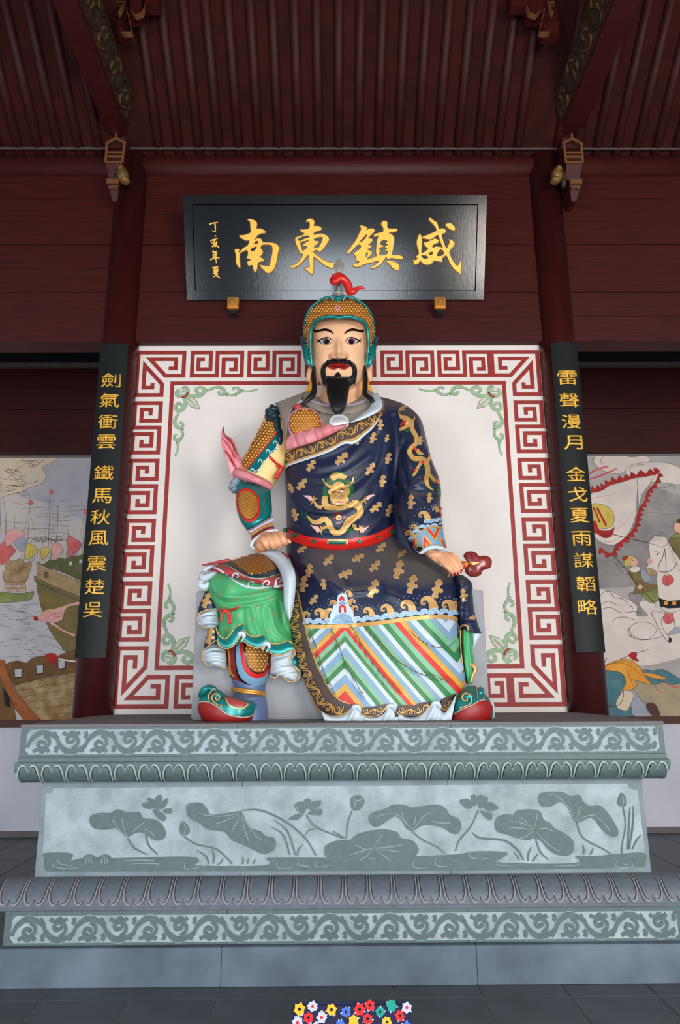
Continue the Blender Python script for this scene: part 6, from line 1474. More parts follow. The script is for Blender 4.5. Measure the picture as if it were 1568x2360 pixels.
for ca_, cb, m_ in bands: a.fill([stroke_poly(isoline(cb), 0.8, smooth=False)], 'fgold_line', off=0.0056, thick=0.001, grid=4, clip=reg_)
a.obj('stripe_outlines', st)
a = art_on('robe_skirt')
wv = [(p[0], p[1]-1) for p in cr(gb_top, 6)]
lo_ = [(p[0], p[1]+8) for p in cr(gb_top, 6)]
a.fill([wv+lo_[::-1]], 'fgold', off=0.009, thick=0.009, grid=6); a.obj('gold_band', st, smooth=True)
a = art_on('robe_skirt'); q_ = np.array(cr(gb_top, 10)); L_ = np.concatenate([[0], np.cumsum(np.hypot(*(q_[1:]-q_[:-1]).T))])
for k in range(16):
    s = L_[-1]*(k+0.5)/16; x = np.interp(s, L_, q_[:, 0]); y = np.interp(s, L_, q_[:, 1])
    for off_, m_, w_ in ((0.010, 'pale', 11), (0.012, 'sky', 6.5), (0.014, 'pale', 2.4)):
        a.stroke([(x-15, y-2), (x-8, y-7), (x, y-11), (x+7, y-8), (x+15, y-3)], [1, w_, w_, w_*.7, 1], m_, off=off_, thick=0.004, n=3, grid=6)
a.obj('painted_waves', st)
a = art_on('robe_skirt')
for x, y, h, f in ((706, 1428, 22, -1), (737, 1426, 28, 1), (760, 1424, 26, -1), (768, 1400, 20, 1), (802, 1375, 18, 1), (812, 1395, 18, -1), (818, 1412, 20, -1), (848, 1420, 24, 1), (890, 1418, 30, 1), (938, 1412, 34, 1), (985, 1405, 36, 1), (1032, 1410, 32, 1), (1050, 1400, 18, 1)):
    splash(a, x, y, h, f)
a.obj('gold_wave_crest', st, split=True)
a = art_on('robe_skirt')
a.fill([c5((355, 415), (385, 290), (410, 285), (420, 220), (450, 200), (480, 215), (490, 280), (520, 330), (550, 415))], 'pale', off=0.012, thick=0.01, grid=6)
a.fill([c5((375, 412), (400, 360), (450, 340), (500, 360), (530, 412))], 'sky', off=0.014, thick=0.004, grid=6)
a.fill([c5((430, 262), (430, 240), (445, 222), (462, 240), (465, 262), (452, 258), (448, 245), (442, 258))], 'sred', off=0.015, thick=0.004)
a.fill([c5((430, 340), (425, 300), (450, 282), (475, 300), (475, 340), (460, 335), (458, 305), (442, 305), (444, 335))], 'sred', off=0.015, thick=0.004)
a.fill([c5((420, 275), (445, 262), (485, 275), (470, 285), (430, 285))], 'sky', off=0.015, thick=0.004); a.obj('painted_peak', st)
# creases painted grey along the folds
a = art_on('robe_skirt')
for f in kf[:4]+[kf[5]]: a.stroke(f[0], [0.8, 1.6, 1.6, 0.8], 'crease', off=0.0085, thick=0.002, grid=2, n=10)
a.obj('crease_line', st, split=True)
# brown scroll border down the left edge and along the hem
bl = [(668, 1428), (674, 1470), (681, 1505), (692, 1540), (705, 1572), (720, 1605), (735, 1632), (752, 1645), (775, 1649), (798, 1643), (812, 1632)]
brr = [(688, 1362), (697, 1405), (713, 1476), (734, 1537), (760, 1587), (784, 1613), (806, 1622)]
a = art_on('robe_skirt')
bordL = [(682, 1351)]+[(674, 1390)]+bl; bordR = brr
poly = cr(bordL, 4)+cr(bordR, 4)[::-1]; a.fill([poly], 'brown', off=0.010, thick=0.010, grid=6)
a.stroke([(681, 1352), (674, 1390)]+bl, [1.5, 3, 3, 3, 3, 3], 'fgold', off=0.014, thick=0.006, grid=5); a.stroke(brr, [2, 3, 3, 2.5, 1.5], 'fgold', off=0.014, thick=0.006, grid=5)
hems = [[(812, 1632), (806, 1622), (830, 1632), (832, 1642), (850, 1650), (875, 1645), (890, 1630), (892, 1622), (870, 1626), (845, 1630)],
        [(915, 1640), (935, 1651), (965, 1649), (990, 1635), (998, 1620), (975, 1618), (950, 1626), (920, 1624)],
        [(1012, 1636), (1030, 1643), (1046, 1632), (1051, 1600), (1035, 1604), (1016, 1612), (1018, 1622)]]
for h in hems:
    a.fill([cr(h, 3, True)], 'brown', off=0.010, thick=0.010, grid=5)
for l in ([(832, 1643), (850, 1651), (876, 1646), (893, 1626)], [(912, 1640), (935, 1652), (966, 1650), (992, 1636), (1001, 1618)], [(1010, 1636), (1030, 1645), (1048, 1633), (1052, 1598)]): a.stroke(l, 2, 'fgold', off=0.014, thick=0.006, grid=5)
a.obj('hem_border', st, smooth=True, split=True)
a = art_on('robe_skirt'); mid = [(684, 1385), (683, 1430), (690, 1480), (703, 1530), (722, 1578), (744, 1615), (768, 1634), (798, 1634)]
scrollwork(a, mid, 21, step=23); scrollwork(a, [(838, 1637), (860, 1640), (886, 1633)], 13, step=17); scrollwork(a, [(918, 1634), (950, 1640), (992, 1626)], 16, step=19); scrollwork(a, [(1016, 1630), (1030, 1628), (1046, 1612)], 16, step=17)
a.obj('hem_scrollwork', st)
# white lining below the hem
ribbon('hem_lining', wd([(740, 1638), (765, 1650), (795, 1646), (815, 1626), (828, 1628), (840, 1648), (870, 1648), (893, 1624), (908, 1626), (925, 1648), (965, 1650), (1000, 1616), (1010, 1622), (1025, 1643), (1052, 1600)], 4.735), wd([(750, 1664), (790, 1666), (830, 1667), (880, 1667), (930, 1667), (980, 1667), (1010, 1667), (1040, 1666)], 4.72), 'white', bulge=0.015, th=0.16, nx=8,
       folds=[([(818, 1634), (803, 1664)], 4, 0.03), ([(833, 1636), (836, 1664)], 4, -0.02), ([(898, 1632), (886, 1664)], 4, 0.03), ([(915, 1640), (915, 1664)], 4, -0.02), ([(1003, 1626), (985, 1664)], 4, 0.03), ([(1016, 1632), (1010, 1664)], 4, -0.02)])
for x, y in ((822, 1632), (902, 1630), (1006, 1624)): ptubeobj('hem_curl', [(x-12, y+6, 4.73, 2.5), (x-6, y-3, 4.71, 5), (x+4, y-3, 4.71, 5.5), (x+8, y+6, 4.72, 4), (x+6, y+12, 4.74, 2)], 'white', st, n=10, register=False)

# side folds at the right of the skirt
body('side_drape', [(1045, 1322, 1068, 1326, 5.1, .05, .05), (1048, 1340, 1087, 1342, 5.12, .12, .1), (1050, 1375, 1091, 1372, 5.12, .16, .1), (1052, 1410, 1094, 1405, 5.1, .16, .1), (1056, 1440, 1104, 1442, 5.1, .15, .1), (1060, 1452, 1112, 1460, 5.1, .14, .1)], 'navy', st, ns=24, nt=40,
     folds=[([(1060, 1345), (1080, 1352), (1092, 1350)], 4, .02), ([(1060, 1370), (1080, 1378), (1094, 1375)], 4, .02), ([(1062, 1400), (1082, 1402), (1096, 1398)], 4, .02), ([(1066, 1425), (1084, 1428), (1100, 1425)], 4, .02), ([(1066, 1440), (1072, 1350)], 4, -.02)])
a = art_on('side_drape'); cloud(a, 1069, 1372, .9, -.2, 1); cloud(a, 1092, 1423, .6, 1.2, 1); a.stroke([(1062, 1448), (1068, 1441), (1078, 1443), (1082, 1458), (1096, 1463), (1111, 1461)], [2.5, 3, 3], 'fgold', off=0.012, thick=0.02, grid=5); a.obj('drape_trim', st)
body('drape_lining', [(1086, 1458, 1111, 1461, 5.08, .05, .03), (1088, 1475, 1104, 1475, 5.08, .05, .03), (1089, 1495, 1092, 1495, 5.08, .02, .02)], 'white', st, ns=14, nt=10)
body('green_tail', [(1064, 1450, 1084, 1452, 5.08, .12, .06), (1063, 1470, 1088, 1472, 5.08, .13, .06), (1065, 1500, 1090, 1502, 5.07, .13, .06), (1068, 1530, 1094, 1532, 5.06, .12, .06), (1072, 1555, 1092, 1555, 5.05, .11, .06), (1076, 1575, 1090, 1575, 5.05, .08, .06)], 'green', st, ns=20, nt=26, folds=[([(1076, 1450), (1078, 1500), (1082, 1570)], 3, -.02), ([(1070, 1460), (1072, 1560)], 3, .015)])
ptubeobj('tail_trim', [(1062, 1452, 4.99, 1.6), (1063, 1500, 4.98, 1.6), (1068, 1540, 4.97, 1.6), (1072, 1575, 4.97, 1.4)], 'fgold', st, n=7, register=False)
ptubeobj('tail_curl', [(1083, 1530, 4.96, 4), (1092, 1535, 4.95, 5), (1096, 1545, 4.95, 4.5), (1090, 1556, 4.95, 4), (1086, 1570, 4.95, 3)], 'fgold', st, n=8, register=False)

# ---------------- leg at the left of the picture
body('back_drape', [(474, 1362, 505, 1362, 5.04, .08, .01), (462, 1390, 505, 1390, 5.04, .1, .01), (458, 1412, 505, 1420, 5.04, .1, .01), (478, 1450, 505, 1450, 5.04, .1, .01), (472, 1480, 510, 1490, 5.04, .1, .01), (468, 1505, 515, 1515, 5.04, .08, .01)], 'navy', st, ns=20, nt=30)
a = art_on('back_drape'); cloud(a, 477, 1384, 1.1, .3, 1); cloud(a, 485, 1466, 1.1, .2, 1); a.obj('cloud_motif', st)
def lobe(name, rows, edge, D=5.0):
    fl_ = []
    for i in range(1, len(rows)-1):
        r_ = rows[i]; fl_.append(([(r_[0]+5, r_[1]+4), ((r_[0]+r_[2])/2, r_[1]-2), (r_[2], r_[3]+5)], 2.6, -0.02))
    body(name, rows, 'white', st, ns=30, nt=36, folds=fl_)
    ptubeobj('gold_hem_edge', [(x, y, D-0.0, 1.5) for x, y in edge], 'fgold', st, n=6, register=False)
lobe('white_lining', [(470, 1408, 502, 1400, 4.98, .06, .05), (458, 1418, 503, 1412, 4.97, .10, .06), (455, 1430, 504, 1425, 4.97, .12, .06), (460, 1443, 505, 1438, 4.97, .10, .06), (474, 1449, 500, 1446, 4.98, .06, .05)], c4((290, 690), (200, 700), (130, 735), (108, 790), (130, 850), (190, 880), (260, 880)), 4.93)
lobe('white_lining', [(485, 1486, 505, 1484, 4.97, .06, .04), (469, 1500, 518, 1496, 4.96, .12, .06), (467, 1515, 522, 1512, 4.96, .13, .06), (474, 1528, 522, 1528, 4.96, .12, .06), (488, 1538, 521, 1538, 4.97, .08, .05)], c4((290, 1000), (220, 1050), (165, 1100), (155, 1160), (180, 1220), (240, 1250), (380, 1270)), 4.92)
lobe('white_lining', [(628, 1500, 662, 1492, 4.97, .08, .05), (624, 1515, 680, 1500, 4.97, .10, .06), (624, 1535, 676, 1525, 4.97, .12, .06), (624, 1552, 688, 1540, 4.97, .12, .06), (640, 1558, 691, 1560, 4.96, .11, .06), (662, 1568, 686, 1571, 4.96, .06, .05)], c4((1050, 1080), (1060, 1140), (990, 1200), (990, 1250), (1080, 1270), (1110, 1320), (1090, 1380), (1020, 1405), (960, 1370), (900, 1290), (880, 1300), (890, 1350), (850, 1365), (815, 1340)), 4.88)
body('teal_underskirt', [(664, 1505, 690, 1510, 5.0, .05, .03), (660, 1522, 694, 1528, 5.0, .07, .03), (665, 1538, 697, 1545, 5.0, .05, .03), (684, 1550, 699, 1560, 5.0, .02, .02)], 'teal', st, ns=14, nt=12)
gfd = [([(484, 1345), (505, 1372), (560, 1375), (640, 1362)], 5, .02), ([(490, 1365), (515, 1388), (560, 1390), (620, 1380)], 4, -.016), ([(500, 1392), (540, 1400), (600, 1388), (660, 1370)], 5, .02), ([(520, 1320), (530, 1350), (520, 1370)], 16, .03),
       ([(582, 1400), (590, 1440), (605, 1470)], 4, .022), ([(605, 1402), (612, 1445), (625, 1480)], 4, -.02), ([(622, 1400), (635, 1450), (665, 1478)], 5, .024), ([(560, 1400), (562, 1440), (570, 1462)], 5, -.018), ([(530, 1412), (535, 1440), (530, 1455)], 5, .016), ([(645, 1390), (655, 1440), (672, 1470)], 4, -.02), ([(510, 1420), (508, 1450)], 4, .014)]
body('green_trouser', [(498, 1312, 590, 1300, 5.02, .08, .2), (484, 1322, 640, 1320, 5.05, .18, .2), (478, 1342, 655, 1345, 5.06, .26, .25), (481, 1368, 660, 1375, 5.06, .29, .2), (493, 1395, 668, 1402, 5.06, .29, .1), (503, 1415, 672, 1430, 5.06, .29, .1), (502, 1440, 674, 1458, 5.05, .29, .1), (500, 1462, 678, 1480, 5.05, .30, .1), (505, 1476, 676, 1490, 5.05, .29, .1)], 'green', st, ns=56, nt=70, folds=gfd, p=.7)
a = art_on('green_trouser')
for x, y in c4((300, 390), (430, 480), (340, 560), (480, 600), (620, 560), (370, 680), (500, 760), (630, 790), (860, 750), (700, 670), (390, 900), (800, 910), (820, 590), (740, 510)):
    for k in range(6):
        an = k*1.05+x; r0_, r1_ = 2.0, 6.5; a.stroke([(x+r0_*math.cos(an), y+r0_*math.sin(an)), (x+4.5*math.cos(an+0.35), y+4.5*math.sin(an+0.35)), (x+r1_*math.cos(an), y+r1_*0.8*math.sin(an))], 0.8, 'fgold', off=0.002, thick=0.002, n=3)
a.obj('gold_flower_sprigs', st)
def hemseg(A, B): 
    ribbon('teal_hem', wd(c4(*A), 4.73), wd(c4(*B), 4.71), 'teal', bulge=0.01, th=0.05)
    for l, D in ((A, 4.725), (B, 4.705)): ptubeobj('gold_hem_edge', [(x, y, D, 1.5) for x, y in c4(*l)], 'fgold', st, n=6, register=False)
hemseg([(290, 885), (320, 950), (375, 985), (430, 940), (480, 870), (545, 838)], [(300, 1010), (330, 1060), (390, 1080), (450, 1060), (500, 1000), (555, 915)])
hemseg([(560, 900), (600, 940), (660, 965), (745, 945)], [(565, 1010), (610, 1045), (680, 1070), (745, 1065), (790, 1010)])
hemseg([(775, 1005), (830, 1030), (910, 1030), (985, 1005), (1040, 1030)], [(800, 1110), (850, 1135), (920, 1140), (1000, 1110), (1055, 1090)])
for x, y in c4((535, 960), (780, 1060)): ptubeobj('hem_curl', [(x-8, y+6, 4.73, 3), (x-3, y-6, 4.71, 5.5), (x+5, y-5, 4.71, 5.5), (x+6, y+4, 4.72, 4), (x, y+12, 4.73, 2)], 'white', st, n=10, register=False)
# red tie under the knee
a = art_on('green_trouser'); a.stroke(c4((320, 690), (360, 715), (430, 705), (525, 668)), [3, 5, 5, 1.5], 'red', off=0.014, thick=0.014, grid=4); a.obj('knee_tie', st)
for pts in ([(380, 705), (345, 760), (335, 815)], [(400, 705), (430, 760), (440, 810), (420, 828), (408, 780), (405, 730)], [(370, 700), (390, 725), (425, 712)]):
    ptubeobj('tie_tail', [(x, y, 4.765, 2.4) for x, y in c4(*pts)], 'red', st, n=8, register=False)
# thigh armour
body('thigh', [(640, 1268, 668, 1280, 5.28, .05, .1), (590, 1276, 660, 1300, 5.20, .14, .2), (545, 1288, 655, 1320, 5.08, .22, .2), (515, 1296, 656, 1340, 4.98, .24, .2), (494, 1304, 658, 1352, 4.93, .22, .2), (482, 1314, 658, 1360, 4.92, .19, .2)], 'redcloth', st, ns=44, nt=30)
gth = c4((420, 215), (520, 185), (640, 165), (740, 160), (800, 185), (850, 240), (880, 300), (800, 330), (700, 355), (620, 350), (540, 310), (480, 265))
a = art_on('thigh')
a.fill([cr(c4((350, 225), (440, 212), (520, 190), (640, 160), (745, 150), (820, 175), (880, 240), (905, 310), (915, 345), (820, 372), (720, 388), (630, 380), (540, 340), (450, 285), (380, 250)), 3, True)], 'teal_dark', off=0.006, thick=0.006, grid=6)
a.fill([cr(gth, 3, True)], 'ggold_base', off=0.010, thick=0.006, grid=6)
a.stroke(c4((370, 255), (470, 310), (540, 360), (640, 390), (740, 395), (860, 370), (915, 350)), [1, 1.6, 1.6, 1], 'green_l', off=0.008, thick=0.004, grid=5)
a.obj('thigh_armour', st, smooth=True)
scales(mp_surf('thigh'), cr(gth, 2, True), 7.0, 0.0125, 0.010, parent=st, ang=0.3)
ta2 = Art(mp_surf('thigh', 'green_trouser'))
ta2.stroke(c4((270, 290), (340, 320), (420, 380), (500, 440), (600, 482), (700, 492), (800, 480), (900, 470), (945, 460)), [4, 4, 4, 4], 'white', off=0.008, thick=0.012, grid=4)
for cx_, cy_ in ((480, 365), (635, 440), (775, 437), (895, 418)):
    ta2.stroke(c4((cx_-30, cy_+45), (cx_-25, cy_), (cx_, cy_-20), (cx_+28, cy_-8), (cx_+26, cy_+14), (cx_+8, cy_+12)), [5, 3, 2.4, 2.4, 2, 1.4], 'white', off=0.012, thick=0.01, grid=3)
ta2.obj('white_wave_trim', st)
ptubeobj('armour_tie', [(467, 1303, 4.98, 2), (490, 1298, 4.95, 3), (515, 1294, 4.95, 4.5), (528, 1292, 4.95, 4), (534, 1296, 4.95, 3)], 'redcloth', st, n=8, register=False)
V, F = blob(546, 1296, 4.93, 8, 4, 0.02); obj('armour_button', V, F, 'teal', st, smooth=True)
for rows_ in ([(478, 1318, 5.0, 5), (468, 1325, 4.98, 8), (470, 1332, 4.96, 9), (486, 1326, 4.94, 8), (498, 1318, 4.92, 4)], [(464, 1340, 4.98, 7), (465, 1350, 4.97, 9), (474, 1352, 4.96, 8), (482, 1345, 4.95, 5)], [(463, 1335, 5.0, 5), (465, 1325, 5.0, 5), (478, 1310, 5.0, 5), (495, 1304, 5.0, 4)]):
    ptubeobj('white_flap', rows_, 'white', st, n=12, register=False)
ribbon('white_sash', wd([(583, 1285), (598, 1270), (630, 1264), (654, 1278), (675, 1306), (682, 1336), (679, 1382), (673, 1417), (669, 1432)], [5.22, 5.1, 4.95, 4.78, 4.72, 4.70, 4.70]), wd([(585, 1289), (604, 1279), (625, 1290), (641, 1308), (652, 1338), (654, 1365), (655, 1395), (662, 1420), (668, 1432)], [5.22, 5.08, 4.93, 4.77, 4.71, 4.69, 4.70]), 'white', bulge=0.04, th=0.05, nx=10)
# shin
body('greave', [(528, 1470, 625, 1480, 5.06, .16, .14), (521, 1495, 626, 1495, 5.06, .2, .14), (523, 1525, 625, 1522, 5.06, .2, .14), (528, 1550, 622, 1548, 5.06, .19, .14), (534, 1565, 616, 1568, 5.06, .17, .13), (545, 1580, 608, 1582, 5.06, .14, .1)], 'shoered', st, ns=36, nt=36)
Ub = c4((490, 1000), (470, 1100), (480, 1250), (510, 1360), (570, 1420), (640, 1445), (700, 1450), (760, 1430), (800, 1380), (815, 1290), (830, 1180), (830, 1000))
def shrink(l, f, c): return [(c[0]+(x-c[0])*f, c[1]+(y-c[1])*f) for x, y in l]
a = art_on('greave'); a.fill([cr(Ub, 3)], 'pupil', off=0.004, thick=0.004, grid=6)
a.fill([cr(c4((500, 1000), (485, 1100), (495, 1250), (525, 1350), (580, 1405), (645, 1435), (700, 1440), (755, 1420), (790, 1375), (808, 1280), (820, 1180), (820, 1000)), 3)], 'sky', off=0.006, thick=0.004, grid=6)
a.fill([cr(c4((535, 1000), (525, 1080), (540, 1200), (570, 1290), (620, 1345), (680, 1365), (740, 1355), (785, 1310), (810, 1230), (820, 1100), (820, 1000)), 3)], 'red', off=0.008, thick=0.004, grid=6)
a.fill([cr(c4((565, 1000), (565, 1080), (575, 1190), (600, 1260), (640, 1305), (690, 1325), (740, 1315), (775, 1280), (795, 1220), (805, 1100), (805, 1000)), 3)], 'pupil', off=0.010, thick=0.004, grid=6)
gg = cr(c4((585, 1030), (583, 1100), (590, 1190), (615, 1255), (650, 1295), (700, 1310), (740, 1300), (770, 1265), (790, 1190), (795, 1100), (795, 1040)), 3)
a.fill([gg], 'ggold_base', off=0.012, thick=0.004, grid=6); a.stroke(c4((410, 1080), (425, 1200), (430, 1300), (470, 1350)), 2.6, 'fgold', off=0.01, thick=0.01, grid=5); a.stroke(c4((428, 1310), (440, 1320), (428, 1360)), 2, 'fgold', off=0.012, thick=0.01)
a.obj('greave_panel', st, smooth=True, split=True)
scales(mp_surf('greave'), gg, 8.2, 0.014, 0.018, parent=st)
body('boot', [(533, 1566, 612, 1576, 5.06, .15, .12), (538, 1580, 612, 1590, 5.06, .15, .12), (540, 1594, 610, 1600, 5.06, .15, .12), (535, 1610, 614, 1612, 5.05, .18, .12), (538, 1635, 617, 1632, 5.04, .2, .12), (545, 1664, 618, 1662, 5.03, .2, .12)], 'bootgrey', st, ns=30, nt=30, folds=[([(525, 1605), (560, 1612), (600, 1606)], 4, .02), ([(535, 1618), (570, 1622), (600, 1620)], 5, -.015)])
for o_ in (0, 5): ptubeobj('gold_anklet', [(536, 1586+o_, 4.97, 3), (555, 1589+o_, 4.89, 3.2), (580, 1592+o_, 4.88, 3.2), (602, 1595+o_, 4.92, 3), (611, 1596+o_, 4.98, 2.6)], 'ggold', st, n=8)
sh = body('shoe', [(474, 1590, 496, 1588, 4.88, .05, .06), (463, 1602, 530, 1606, 4.88, .10, .1), (458, 1618, 585, 1618, 4.88, .14, .12), (456, 1634, 588, 1638, 4.88, .15, .12), (461, 1650, 584, 1654, 4.88, .15, .12), (469, 1665, 577, 1665, 4.88, .14, .12)], 'teal', st, ns=44, nt=40, p=.8)
a = art_on('shoe')
red_s = cr(c4((110, 1620), (200, 1605), (290, 1640), (380, 1710), (480, 1745), (580, 1750), (655, 1725), (640, 1780), (625, 1805), (350, 1806), (170, 1803), (140, 1740)), 3, True)
a.fill([red_s], 'shoered', off=0.006, thick=0.006, grid=6, clip=[(440, 1560), (600, 1560), (600, 1663.5), (440, 1663.5)])
a.stroke(c4((105, 1625), (140, 1605), (200, 1602), (290, 1638), (380, 1708), (480, 1742), (580, 1748), (658, 1722)), 2, 'cloud_edge', off=0.010, thick=0.006, grid=4)
a.stroke(c4((380, 1570), (410, 1620), (470, 1660), (540, 1665), (600, 1625)), 3, 'fgold', off=0.010, thick=0.006, grid=4); a.fill([cr(c4((370, 1565), (450, 1565), (540, 1600), (585, 1620), (540, 1650), (470, 1645), (420, 1610)), 3, True)], 'redcloth', off=0.008, thick=0.006, grid=5)
a.obj('shoe_sole', sh, smooth=True)
ptubeobj('toe_curl', [(462, 1604, 4.84, 5), (468, 1594, 4.80, 8), (480, 1586, 4.79, 8), (492, 1588, 4.78, 7), (500, 1594, 4.78, 5)], 'teal', sh, n=12)
V, F = blob(502, 1603, 4.76, 13, 12, .05, 20, 12); obj('toe_ball', V, F, 'teal', sh, smooth=True)
ptubeobj('toe_scroll', [(x, y, 4.715, 1.7) for x, y in c4((350, 1640), (290, 1620), (250, 1570), (260, 1530), (300, 1520), (325, 1550), (310, 1580), (285, 1575), (290, 1555))], 'fgold_line', sh, n=6, register=False)
ptubeobj('toe_scroll', [(x, y, 4.74, 1.5) for x, y in c4((225, 1600), (215, 1540), (240, 1500), (275, 1470))], 'fgold_line', sh, n=6, register=False)
# the other shoe
sh2 = body('shoe', [(1078, 1582, 1094, 1580, 4.9, .05, .06), (1060, 1594, 1112, 1594, 4.9, .1, .1), (1050, 1612, 1126, 1608, 4.9, .14, .12), (1045, 1630, 1136, 1628, 4.9, .16, .12), (1042, 1648, 1137, 1648, 4.9, .16, .12), (1040, 1664, 1131, 1664, 4.9, .15, .12)], 'teal', st, ns=40, nt=36, p=.8)
key = [k_ for k_ in SURF if k_.startswith('shoe') and k_ != 'shoe'][0]
a = art_on(key)
a.fill([cr(c5((1200, 1097), (1225, 1050), (1290, 1010), (1350, 985), (1400, 955), (1440, 948), (1480, 968), (1492, 1010), (1480, 1097)), 3, True)], 'shoered', off=0.006, thick=0.006, grid=6)
a.stroke(c5((1228, 1045), (1290, 1008), (1350, 983), (1400, 953), (1442, 945)), 1.6, 'cloud_edge', off=0.010, thick=0.006, grid=5); a.stroke(c5((1370, 840), (1385, 880), (1390, 940)), 1.8, 'fgold', off=0.01, thick=0.01, grid=5); a.stroke(c5((1400, 850), (1425, 890), (1430, 940)), 1.8, 'fgold', off=0.01, thick=0.01, grid=5)
a.obj('shoe_sole', sh2, smooth=True)
V, F = blob(1078, 1606, 4.80, 17, 14, .06, 20, 12); obj('toe_ball', V, F, 'teal', sh2, smooth=True)
ptubeobj('toe_scroll', [(x, y, 4.745, 1.9) for x, y in c5((1270, 1000), (1340, 970), (1345, 920), (1310, 898), (1285, 915), (1290, 945), (1315, 950), (1318, 930))], 'fgold_line', sh2, n=6, register=False)
V, F = blob(1106, 1597, 4.83, 10, 14, .05, 16, 10, rot=-0.4); obj('toe_ball', V, F, 'teal', sh2, smooth=True)
body('rear_lining', [(1126, 1612, 1136, 1614, 4.96, .04, .03), (1128, 1630, 1142, 1632, 4.96, .05, .03), (1128, 1650, 1141, 1650, 4.96, .05, .03), (1127, 1663, 1139, 1663, 4.96, .04, .03)], 'white', st, ns=12, nt=12)

# ================================================================== SWORD HILT held in the open hand
sw_ = root('sword', tuple(P(1060, 1300, 4.97)), 'sword with red-brown cloud-shaped pommel and orange grip held over the knee', 'sword')
V, F = ptube([(1030, 1304, 5.02, 8), (1048, 1303, 4.99, 8.5), (1062, 1302, 4.97, 8.5), (1078, 1301, 4.95, 8)], n=14); obj('grip', V, F, 'orange', sw_, smooth=True)
for x in (1057, 1063, 1069):
    V, F = ptube([(x, 1294, 4.925, 1.2), (x+2, 1302, 4.915, 1.2), (x+1, 1311, 4.93, 1.2)], n=6, sub=3); obj('grip_binding', V, F, 'sred', sw_, smooth=True)
pm = cr(c3((1190, 1570), (1215, 1538), (1260, 1528), (1310, 1540), (1340, 1570), (1390, 1568), (1440, 1585), (1462, 1625), (1450, 1680), (1410, 1700), (1375, 1715), (1355, 1755), (1300, 1775), (1245, 1765), (1210, 1730), (1205, 1695), (1225, 1665), (1235, 1640), (1210, 1610)), 4, True)
def dome(name, loop, D, thk, mt, parent, rings=6):
    c = (sum(p[0] for p in loop)/len(loop), sum(p[1] for p in loop)/len(loop)); V = []; F = []; n = len(loop)
    for sgn in (1, -1):
        for i in range(rings+1):
            t = i/rings; f = 1-0.5*(1-math.cos(t*math.pi/2)); h = math.sin(t*math.pi/2)*thk
            for x, y in loop: V.append(P(c[0]+(x-c[0])*f, c[1]+(y-c[1])*f, D-sgn*h))
    o = (rings+1)*n
    for s0, rev in ((0, 0), (o, 1)):
        for i in range(rings):
            for j in range(n):
                k = (j+1) % n; q4 = (s0+i*n+j, s0+i*n+k, s0+(i+1)*n+k, s0+(i+1)*n+j); F.append(q4[::-1] if rev else q4)
        F.append(tuple(s0+rings*n+j for j in range(n)) if not rev else tuple(s0+rings*n+j for j in range(n))[::-1])
    reg(name, V, F); return obj(name, V, F, mt, parent, smooth=True)
dome('pommel', pm, 4.94, 0.05, 'rosewood', sw_)
for ctr in ((1265, 1590), (1285, 1700)):
    pts = [(ctr[0]+r*math.cos(t), ctr[1]+r*math.sin(t)) for t, r in zip(np.linspace(2.5, 2.5+3.6*math.pi, 16), np.linspace(44, 5, 16))]
    V, F = ptube([(x, y, 4.885, 1.6) for x, y in c3(*pts)], n=7, sub=3); obj('pommel_scroll', V, F, 'rosewood', sw_, smooth=True)
a = art_on('pommel'); a.fill([c3((1245, 1640), (1300, 1630), (1345, 1638), (1305, 1652), (1290, 1665))], 'fgold', off=0.006, thick=0.006, grid=4); a.obj('gold_leaf_inlay', sw_)

CLAMP[0] = None
# ================================================================== MURALS
def mm(n, c, c2=None, v=0.06, vs=5):
    wm = lambda q: tuple(min(250, q[i]*(1.13, 1.09, 1.03)[i]) for i in range(3)) if q else None
    c, c2 = wm(c), wm(c2)
    M[n] = mat('mural_'+n, c, 0.9, var=v, vscale=vs, rgb2=c2); return n
mm('m_sky', (196, 188, 182), (176, 172, 182), vs=2.2); mm('m_skyd', (158, 158, 174), (178, 174, 184), vs=3); mm('m_cream', (206, 192, 168), (198, 186, 174), vs=4); mm('m_sea', (188, 190, 196), (172, 176, 186), vs=6)
mm('m_ink', (58, 54, 58)); mm('m_inkl', (112, 106, 110)); mm('m_olive', (104, 98, 62), (130, 112, 70), vs=7); mm('m_olived', (84, 88, 54), (104, 104, 66), vs=8); mm('m_wood', (128, 98, 58), (176, 154, 122), vs=9); mm('m_woodd', (98, 72, 44), (120, 88, 52), vs=8)
mm('m_orange', (164, 100, 54), (140, 78, 44), vs=8); mm('m_pink', (206, 142, 146), (216, 172, 168), vs=9); mm('m_pinkd', (188, 84, 92), (206, 112, 112), vs=9); mm('m_yel', (206, 188, 96), (190, 170, 84), vs=9); mm('m_tan', (176, 150, 112), (150, 126, 92), vs=10)
mm('m_red', (176, 44, 40), (150, 40, 36), vs=9); mm('m_white', (216, 208, 204), (202, 194, 194), vs=4); mm('m_grey', (158, 156, 158), (176, 172, 174), vs=3); mm('m_greyd', (130, 128, 132), (156, 152, 154), vs=4); mm('m_brown', (84, 58, 50)); mm('m_amber', (226, 162, 66), (210, 140, 56), vs=6); mm('m_teal', (62, 104, 120), (84, 126, 138), vs=7); mm('m_blue', (138, 148, 168), (160, 166, 180), vs=7); mm('m_black', (34, 32, 36)); mm('m_green', (110, 126, 70), (140, 146, 92), vs=9); mm('m_skin', (214, 168, 144)); mm('m_sand', (150, 138, 118), (170, 158, 132), vs=5)
MPM = mp_plane((0, DR-0.012, 0), (0, -1, 0))
def lmap(pts): return [(x/3.47, 1020+y/3.47) for x, y in pts]
def rmap(pts): return [(1320+x/3.371, 1000+y/3.371) for x, y in pts]
